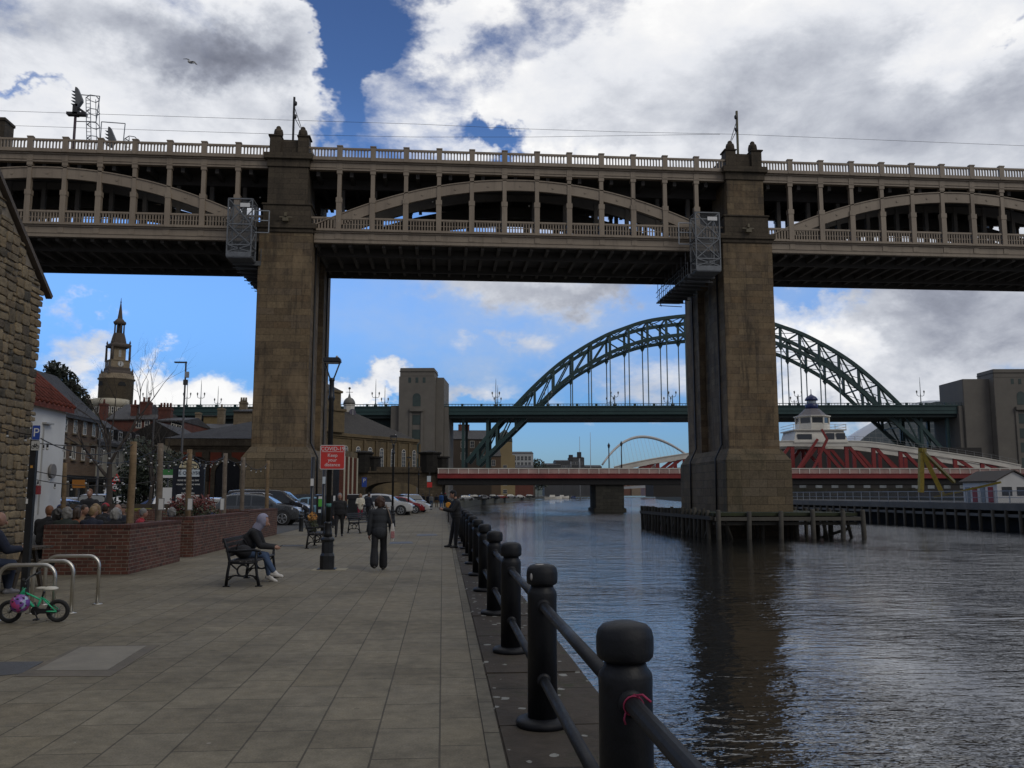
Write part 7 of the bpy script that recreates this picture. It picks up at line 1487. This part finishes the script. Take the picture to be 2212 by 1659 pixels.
SKIN=M('skin',(.30,.165,.115),.55,.08,12); HAIRB=M('dark brown hair',(.035,.02,.012),.6,.35,40); HAIRG=M('grey hair',(.16,.155,.145),.65,.25,40); HAIRW=M('white hair',(.27,.265,.25),.65,.2,40); HAIRL=M('blonde hair',(.22,.15,.075),.6,.3,40); HAIRR=M('ginger hair',(.15,.06,.025),.6,.3,40); HAIRK=M('black hair',(.014,.012,.012),.55,.3,40)
def cloth(name,c,r=.85): return M(name,c,r,.18,9,bumpv=.25)
def person(label,loc,rz,H=1.72,lean=0,legs=((0,0),(0,0)),arms=((5,8,10,0),(5,8,10,0)),hy=0,hp=0,seat=None,top=None,bottom=None,shoe=None,hair=HAIRB,style='short',vox=.02,puff=1.,coat=0,hat=None,skin=SKIN,wide=1.,fing=False,group=None,flare=0,turn=0,hood=None,extra=None):
    """local frame: faces -Y. legs: (hip flexion, knee flexion) right,left in degrees; arms: (flexion, abduction, elbow, inward)"""
    k=H/1.72; T=thing('person',label,'person',loc,group,rz); top=top or cloth('dark jacket',(.015,.015,.018)); bottom=bottom or cloth('dark trousers',(.014,.014,.017)); shoe=shoe or M('dark shoe leather',(.015,.013,.012),.5,.2)
    hz=.92 if seat is None else seat/k+.09
    S=lambda v: Vector(v)*k
    B=MB(); J=MB(); Tr=MB(); Sh=MB()
    hip=Vector((0,0,hz)); la=R(lean); up_=Vector((0,-math.sin(la),math.cos(la))); fwv=Vector((0,-math.cos(la),-math.sin(la)))
    def tor(z,y=0,x=0): return hip+up_*z+fwv*y+Vector((x,0,0))
    rt_=math.radians(turn)
    ch=tor(.34); nk=tor(.53,.01); 
    hd=nk+up_*.05+Vector((0,-.03-.10*math.sin(R(hp)),.115)); 
    feet=[]
    for s,(hf,kf) in zip((-1,1),legs):
        a=R(hf); h0=hip+Vector((s*.09*wide,0,-.02)); spread=.03 if seat is None else .10
        d=Vector((s*spread,-math.sin(a),-math.cos(a))).normalized(); kn=h0+d*.42; b=R(hf-kf); d2=Vector((0,-math.sin(b),-math.cos(b))); an=kn+d2*.41
        fd=Vector((s*.1,-1,0)).normalized() if abs(hf-kf)<40 else Vector((s*.05,-math.cos(b),math.sin(b))).normalized()
        if extra and 'foot' in extra: fd=Vector((s*.05,-math.cos(R(extra['foot'][0 if s<0 else 1])),-math.sin(R(extra['foot'][0 if s<0 else 1]))))
        toe=an+fd*.15+Vector((0,0,-.045)); heel=an-fd*.045+Vector((0,0,-.04))
        chain(B,[S(h0),S(kn),S(an)],[.08*k,.05*k,.036*k]); cap(B,S(heel),S(toe),.03*k,.028*k)
        w=1.0*puff if flare==0 else 1.
        chain(Tr,[S(h0),S(lerp(h0,kn,.5)),S(kn),S(lerp(kn,an,.5)),S(an-d2*.03)],[.098*k*wide,.085*k,.068*k+flare*.3,.062*k+flare*.8,.052*k+flare])
        for e in (0,1): cap(Sh,S(heel),S(lerp(heel,toe,.5)+Vector((0,0,.012))),.042*k,.044*k); cap(Sh,S(lerp(heel,toe,.4)),S(toe),.043*k,.034*k)
        if flare==0: cap(Sh,S(an-d2*.01),S(an+fd*.02),.046*k,.046*k)
        feet.append(an)
    B.sphere(S(hip+Vector((0,0,.02))),.14*k,12,8,(1.1,.75,.8)); B.sphere(S(tor(.20)),.14*k,12,8,(1,.7,1.2)); B.sphere(S(ch),.16*k,12,8,(1.1,.72,1.1)); cap(B,S(tor(.47)),S(nk+up_*.06),.055*k,.05*k)
    Tr.sphere(S(hip+Vector((0,.01,.02))),.155*k*wide,14,8,(1.12,.82,.85))
    # head
    B.sphere(S(hd),.098*k,16,12,(.80,.98,1.16)); B.sphere(S(hd+Vector((0,-.02,-.055))),.07*k,12,8,(.82,1,.95))
    yw=R(hy); rot=lambda v: Vector((v[0]*math.cos(yw)-v[1]*math.sin(yw),v[0]*math.sin(yw)+v[1]*math.cos(yw),v[2])); hpr=R(hp)
    rot2=lambda v: rot((v[0],v[1]*math.cos(hpr)+v[2]*math.sin(hpr),v[2]*math.cos(hpr)-v[1]*math.sin(hpr)*-1)) if hp else rot(v)
    cap(B,S(hd+rot2((0,-.095,.012))),S(hd+rot2((0,-.112,-.022))),.010*k,.016*k); cap(B,S(hd+rot2((-.02,-.092,-.06))),S(hd+rot2((.02,-.092,-.06))),.009*k,.009*k); cap(B,S(hd+rot2((-.035,-.088,.03))),S(hd+rot2((.035,-.088,.03))),.012*k,.012*k)
    for s in (-1,1): cap(B,S(hd+rot2((s*.08,.005,.02))),S(hd+rot2((s*.078,.012,-.03))),.014*k,.012*k)
    # torso clothing
    J.sphere(S(tor(.10)),.16*k*puff*wide,14,8,(1.12,.86,1.0)); J.sphere(S(tor(.26)),.165*k*puff*wide,14,8,(1.1,.84,1.1)); J.sphere(S(tor(.39)),.165*k*puff,14,8,(1.16,.78,.85)); J.sphere(S(tor(.02)),.155*k*puff*wide,14,8,(1.14,.86,.7)); cap(J,S(tor(.47)),S(tor(.535)),.075*k,.062*k)
    if coat: cap(J,S(tor(0)),S(hip+Vector((0,.01,-coat))),.165*k*wide,.16*k*wide+.02); 
    hands=[]
    for s,(f,ab,el_,inw) in zip((-1,1),arms):
        sh=tor(.44,0,s*.18*wide); a=R(f)-la*0; b=R(ab)
        d=Vector((s*math.sin(b),-math.sin(a)*math.cos(b),-math.cos(a)*math.cos(b))); el=sh+d*.285
        c=R(f+el_); i_=R(inw); d2=Vector((-s*math.sin(i_),-math.sin(c)*math.cos(i_),-math.cos(c)*math.cos(i_))); wr=el+d2*.25
        chain(B,[S(sh),S(el),S(wr)],[.055*k,.04*k,.028*k])
        chain(J,[S(tor(.42,0,s*.1)),S(sh),S(lerp(sh,el,.5)),S(el),S(lerp(el,wr,.5)),S(wr-d2*.01)],[.085*k*puff,.075*k*puff,.067*k*puff,.058*k*puff,.052*k*puff,.045*k*puff])
        pm=wr+d2*.05; side=d2.cross(Vector((1,0,0))); side=side.normalized() if side.length>.1 else Vector((0,1,0)); lat=Vector((s,0,0)); lat=(lat-d2*lat.dot(d2)).normalized(); palmn=d2.cross(lat)
        cap(B,S(wr+d2*.02),S(pm+d2*.02),.027*k,.032*k)
        if fing:
            curl=-palmn if palmn.dot(Vector((-s,0,0)))<0 else palmn
            for q,fl in ((-.026,.058),(-.009,.07),(.009,.066),(.026,.05)):
                b0=pm+d2*.035+side*q if False else pm+d2*.035+palmn*q; m1=b0+d2*fl*.5-lat*.008; m2=m1+d2*fl*.4-lat*.025
                chain(B,[S(b0),S(m1),S(m2)],[.0095*k,.009*k,.008*k])
            tb=wr+d2*.035; chain(B,[S(tb),S(tb+d2*.02+palmn*(-.04)),S(tb+d2*.05+palmn*(-.05)-lat*.012)],[.013*k,.011*k,.009*k])
        else:
            cap(B,S(pm+d2*.03),S(pm+d2*.085-lat*.01),.026*k,.018*k); cap(B,S(wr+d2*.04-lat*.02),S(wr+d2*.075-lat*.045),.012*k,.01*k)
        hands.append(pm+d2*.05)
    fused('body',B,skin,T,vox if not fing else vox*.72,2)
    fused('jacket',J,top,T,vox,4); fused('trousers',Tr,bottom,T,vox,4); fused('shoes',Sh,shoe,T,vox,2)
    if hair is not None and not hood:
        Hh=MB(); hs=1 if style!='bald' else 0
        if style in('short','bob','long','full','ponytail'):
            Hh.sphere(S(hd+rot((0,.018,.030))),.104*k,16,10,(.86,.96,1.03)); Hh.sphere(S(hd+rot((0,.045,-.01))),.085*k,14,8,(.95,.8,1.05))
            if style in('bob','full','long'): 
                for s in (-1,1): cap(Hh,S(hd+rot((s*.07,.02,.04))),S(hd+rot((s*.085,.03,-.09))),.045*k,.045*k)
                cap(Hh,S(hd+rot((0,.06,.03))),S(hd+rot((0,.075,-.10))),.08*k,.065*k)
            if style=='full':
                rg=random.Random(3)
                for i in range(40): d=Vector((rg.gauss(0,1),abs(rg.gauss(0,1))*.8,rg.gauss(0,.9))).normalized(); Hh.sphere(S(hd+rot((d.x*.105,.025+d.y*.095,d.z*.105))),.03*k,6,5)
            if style=='long': cap(Hh,S(hd+rot((0,.08,-.05))),S(hd+rot((0,.09,-.22))),.06*k,.045*k)
            if style=='ponytail': cap(Hh,S(hd+rot((0,.10,.02))),S(hd+rot((0,.13,-.12))),.03*k,.02*k)
            # keep the face clear
            cut=hd+rot((0,-.062,-.02))
            hm_=fused('hair',Hh,hair,T,vox*.7,2)
            bm=bmesh.new(); bm.from_mesh(hm_.data); fd=rot((0,-1,0))
            dl=[v for v in bm.verts if (v.co-S(hd)).dot(fd)>.055*k and (v.co.z-S(hd).z)<.06*k]; bmesh.ops.delete(bm,geom=dl,context='VERTS'); bm.to_mesh(hm_.data); bm.free()
    if hat:
        kind,hm=hat; g=MB(); c=S(hd+rot((0,.01,.045)))
        if kind in('cap','flat'):
            g.lathe([(.097*k*math.cos(t),.097*k*math.sin(t)*(1.0 if kind=='cap' else .65)) for t in [R(a) for a in (0,20,40,60,80,89)]],(c.x,c.y,c.z),16)
            b=rot((0,-1,0)); q=c+Vector(b)*.11*k; g.sphere(q,.075*k,12,6,(1,1,.14)) if kind=='cap' else g.sphere(c+Vector(b)*.05*k,.09*k,12,6,(1,1.1,.3))
        else: g.sphere(c,.108*k,14,10,(.9,1,.95))
        g.build('cap' if kind!='beanie' else 'beanie',hm,T,world=False)
    if hood:
        g=MB(); g.sphere(S(hd+Vector((0,.02,.015))),.125*k,16,10,(.88,1.0,1.12)); cap(g,S(hd+Vector((0,.06,-.06))),S(nk+Vector((0,.03,.02))),.095*k,.095*k); hm_=fused('hood',g,hood,T,vox*.8,3)
        bm=bmesh.new(); bm.from_mesh(hm_.data); dl=[v for v in bm.verts if (v.co.y-S(hd).y)<-.055*k and -.11*k<(v.co.z-S(hd).z)<.075*k and abs(v.co.x-S(hd).x)<.075*k]; bmesh.ops.delete(bm,geom=dl,context='VERTS'); bm.to_mesh(hm_.data); bm.free()
        if hair is not None: g=MB(); g.sphere(S(hd+Vector((0,-.04,.05))),.075*k,10,8,(1,.8,.8)); fused('hair',g,hair,T,vox*.7,2)
    return T,[S(h) for h in hands],S(hd)
FACE=dict(right=R(90),left=R(-90),away=R(180),cam=0)
NAVY=cloth('navy quilted jacket',(.010,.014,.030)); BLKJ=cloth('black jacket',(.008,.008,.010)); DKN=cloth('dark navy coat',(.012,.015,.026)); JEAN=cloth('blue jeans',(.045,.075,.14)); DJEAN=cloth('dark jeans',(.022,.032,.06)); GRN=cloth('dark green jacket',(.014,.02,.016)); ORJ=cloth('rust orange jacket',(.19,.07,.035)); TANJ=cloth('tan jacket',(.16,.10,.055)); WHJ=cloth('cream white jacket',(.52,.49,.40)); MAR=cloth('crimson trousers',(.20,.012,.035)); GRYJ=cloth('grey jacket',(.22,.22,.215)); BLJ=cloth('bright blue jacket',(.03,.12,.36)); RDJ=cloth('red jacket',(.30,.02,.03)); LAV=cloth('lavender grey hood',(.25,.25,.34)); WSH=M('white trainers',(.52,.50,.47),.6,.08,8)
# hooded sitter on the nearest bench
T,hn,hd=person('person in a lavender hood and black jacket bent over a phone on the nearest bench',(-3.76,17.15,0),FACE['right'],1.66,lean=30,legs=((88,56),(84,74)),arms=((30,4,52,22),(26,4,58,24)),hp=26,seat=.47,top=BLKJ,bottom=JEAN,shoe=WSH,hood=LAV,hair=None,vox=.014,puff=1.08,fing=True,extra={'foot':(10,24)})
ph=Matrix.Rotation(FACE['right'],4,'Z')@((hn[0]+hn[1])/2); T=thing('phone','dark phone held by the hooded sitter','phone',Vector((-3.76,17.15,0))+ph+Vector((.03,0,.02))); MB().box((0,0,0),(.13,.07,.01)).xf(Matrix.Rotation(R(-25),4,'Y')).build('phone_case',LB_,T,world=False,bev=.003)
T=thing('shoulder_bag','black shoulder bag lying on the nearest bench behind the sitter','bag',(-3.66,16.7,.47)); g=MB(); g.sphere((-3.66,16.7,.60),.17,14,10,(.9,1.15,.75)); fused('bag_body',g.xf(Matrix.Translation((3.66,-16.7,-.47))),BLKJ,T,.02,4); MB().tube([(-.1,-.2,.12),(-.05,-.24,.3),(0,-.05,.36),(.02,.15,.26),(0,.2,.1)],.016,6).build('bag_strap',BLKJ,T,world=False)
# woman walking away with the bag
T,hn,hd=person('woman with brown curly hair in a dark ribbed jumper and wide black trousers walking away',(-1.38,19.6,0),R(184),1.60,lean=2,legs=((14,6),(-16,16)),arms=((-6,16,30,-4),(-4,10,12,0)),top=cloth('charcoal ribbed knit',(.022,.025,.030)),bottom=cloth('black wide trousers',(.008,.008,.010)),hair=M('curly brown hair',(.05,.024,.014),.6,.4,60),style='full',vox=.014,puff=1.03,wide=1.03,fing=True,flare=.045,coat=.02)
bx,by=-1.10,19.62; T=thing('tote_bag','white cotton tote bag hanging at the right side of the walking woman','bag',(bx,by,.6)); g=MB(); g.add([(-.02,-.15,.02),(.03,-.15,.02),(.03,.15,.02),(-.02,.15,.02),(-.045,-.16,.20),(.05,-.16,.20),(.05,.16,.20),(-.045,.16,.20),(-.015,-.14,.42),(.02,-.14,.42),(.02,.14,.42),(-.015,.14,.42)],[(3,2,1,0),(0,1,5,4),(1,2,6,5),(2,3,7,6),(3,0,4,7),(4,5,9,8),(5,6,10,9),(6,7,11,10),(7,4,8,11),(8,9,10,11)]); g.build('bag_cloth',cloth('white cotton',(.50,.47,.42)),T,world=False,bev=.012)
MB().tube([(0,-.12,.41),(-.06,-.10,.62),(-.14,-.02,.82),(-.16,.04,.80),(-.07,.1,.60),(0,.12,.41)],.012,6).build('strap',cloth('beige strap',(.22,.17,.13)),T,world=False); MB().bb(-.02,.06,-.172,-.162,.1,.25).build('print',M('faded print',(.35,.16,.16),.8,.4,60),T,world=False)
# man in black by the lamp, facing us
person('grey-haired man in a black fleece walking towards the camera beside the lamp post',(-4.02,34.9,0),R(6),1.68,legs=((12,4),(-8,12)),arms=((6,12,14,4),(-4,12,18,2)),top=BLKJ,bottom=cloth('black trousers',(.009,.009,.011)),hair=HAIRG,vox=.017,puff=1.12,wide=1.12,fing=True)
person('woman in a white jacket and crimson trousers facing the camera',(-5.35,58,0),R(8),1.68,legs=((10,4),(-8,10)),arms=((14,18,70,30),(14,16,64,24)),top=WHJ,bottom=MAR,hair=HAIRL,style='bob',vox=.02,puff=1.15,coat=.12,wide=1.05)
person('man in a navy coat standing left of the lamp among the cars',(-4.65,56,0),R(150),1.74,arms=((8,10,30,0),(8,10,30,0)),top=DKN,hair=HAIRB,vox=.022,puff=1.15)
person('seated person in a dark jacket and blue jeans on the farthest bench',(-4.2,60.1,0),FACE['right'],1.70,lean=14,legs=((84,80),(80,66)),arms=((40,6,50,20),(40,6,50,20)),seat=.46,top=BLKJ,bottom=JEAN,hair=None,style='bald',vox=.022)
# man against the rail, looking at his phone
T,hn,hd=person('man in black with a dark cap leaning back on the quay rail over his phone',(.44,27.6,0),R(-78),1.76,lean=3,legs=((14,4),(4,2)),arms=((34,8,66,22),(36,8,62,22)),hp=30,top=BLKJ,bottom=cloth('black trousers',(.009,.009,.011)),shoe=M('black shoes',(.01,.01,.01),.5,.1),hair=HAIRK,hat=('cap',BLKJ),vox=.015,puff=1.12,wide=1.05,fing=True)
ph=Matrix.Rotation(R(-78),4,'Z')@((hn[0]+hn[1])/2); tag(MB().box((0,0,0),(.07,.14,.012)).xf(Matrix.Translation(Vector((.44,27.6,0))+ph+Vector((-.02,0,.03)))@Matrix.Rotation(R(25),4,'Y')).build('phone',LB_),'phone held by the man leaning on the quay rail','phone')
# navy jacket man at the picnic table
person('broad man in a navy quilted jacket seated at the picnic table, back turned',(-7.62,15.35,0),R(140),1.78,lean=16,legs=((86,92),(82,70)),arms=((30,14,60,20),(30,12,62,20)),hp=22,hy=-14,seat=.45,top=NAVY,bottom=DJEAN,shoe=M('grey trainers',(.16,.16,.17),.6,.2),hair=HAIRG,style='bald',vox=.014,puff=1.3,wide=1.12,fing=True)
# far strollers
person('person in a long black coat and white shoes far along the promenade',(-2.35,106,0),R(180),1.72,legs=((10,4),(-10,10)),top=BLKJ,shoe=WSH,hair=HAIRK,vox=.03,coat=.35,puff=1.15)
person('person in a grey top and blue jeans walking far along the promenade',(-1.3,103,0),R(180),1.68,legs=((14,4),(-12,12)),top=GRYJ,bottom=JEAN,shoe=WSH,hair=HAIRL,style='bob',vox=.03)
person('person in dark clothes left of the grey-topped walker',(-1.75,108,0),R(180),1.7,top=DKN,hair=HAIRB,vox=.03)
person('person in navy top and tan trousers far along the promenade',(-.75,112,0),R(180),1.66,legs=((8,4),(-8,8)),top=DKN,bottom=TANJ,hair=HAIRB,vox=.03)
person('person in a bright blue jacket and white cap at the far railing',(-.15,108,0),R(170),1.8,top=BLJ,bottom=BLJ,hair=HAIRK,hat=('cap',WSH),vox=.03,puff=1.25)
person('person in a red cap close to the blue-jacketed one at the far railing',(.35,112,0),R(170),1.8,top=DKN,hair=HAIRK,hat=('beanie',RDJ),vox=.03)
# the crowd in the pub garden (seated at the tables)
cw=[(104,1096,20.6,'away','ginger-haired person in a black coat beside the cottage wall',BLKJ,HAIRR,'short',None),(115,1101,20.3,'away','dark-haired person in a black coat, second from the cottage wall',BLKJ,HAIRK,'full',None),(129,1094,21.6,'away','person in a blue cap at the garden tables',DKN,HAIRB,'short',('cap',cloth('blue cap',(.04,.07,.20)))),
 (140,1098,20.2,'away','grey-haired person in a dark green jacket at the garden tables',GRN,HAIRG,'full',None),(149,1087,24,'cam','dark-haired person facing us by the white cottage',DKN,HAIRK,'short',None),(161,1101,20.9,'away','person in a rust orange jacket at the garden tables',ORJ,HAIRB,'bob',None),(172,1094,22.3,'right','person in a tan jacket at the garden tables',TANJ,HAIRB,'short',None),(182,1095,22.8,'left','dark-haired person beside the tan jacket',BLKJ,HAIRK,'short',None),
 (196,1098,20.3,'away','fair-haired person in a navy coat with back turned',NAVY,HAIRL,'short',None),(211,1092,21.5,'cam','blonde woman with a dark coat facing us at the tables',BLKJ,HAIRL,'long',None),(225,1091,23.4,'away','person in a red cap at the garden tables',BLKJ,HAIRB,'short',('cap',RDJ)),(249,1101,20.4,'away','white-haired person in a black coat beside the thick timber post',BLKJ,HAIRW,'full',None),
 (260,1091,23.2,'cam','bald person facing us behind the white-haired one',DKN,None,'bald',None),(270,1092,23.6,'cam','person in a brown flat cap by the thick timber post',TANJ,HAIRB,'short',('flat',cloth('brown tweed',(.07,.05,.035)))),(299,1107,24.2,'right','grey-haired person in a red jacket drinking behind the second post',RDJ,HAIRG,'short',None),(369,1109,26.6,'away','person in a dark hooded coat near the red shrub',DKN,HAIRG,'full',None),(454,1092,33.,'right','dark-haired person in a navy shirt beyond the shrub',cloth('navy shirt',(.015,.02,.06)),HAIRK,'short',None)]
for px,py,Y,fc,lab,tp,hr,sty,hat in cw:
    p=aty(px,py,Y); seat=max(.38,min(.62,p.z-.86)); person(lab,(p.x,Y,0),FACE[fc]+R(rnd.uniform(-15,15)),1.72,lean=rnd.uniform(6,16),legs=((86,88),(84,84)),arms=((34,10,56,18),(34,10,56,18)),hy=rnd.uniform(-25,25),seat=seat,top=tp,bottom=DJEAN,hair=hr,style=sty,hat=hat,vox=.019,puff=1.18,wide=1.06,group='people seated in the pub garden')
p=aty(194,1069,28); person('ginger-haired man in a dark jacket standing behind the garden tables',(p.x,28,0),R(10),1.80,top=BLKJ,hair=HAIRR,vox=.022,puff=1.1,arms=((20,8,60,20),(20,8,60,20)))
p=aty(595,1110,33)
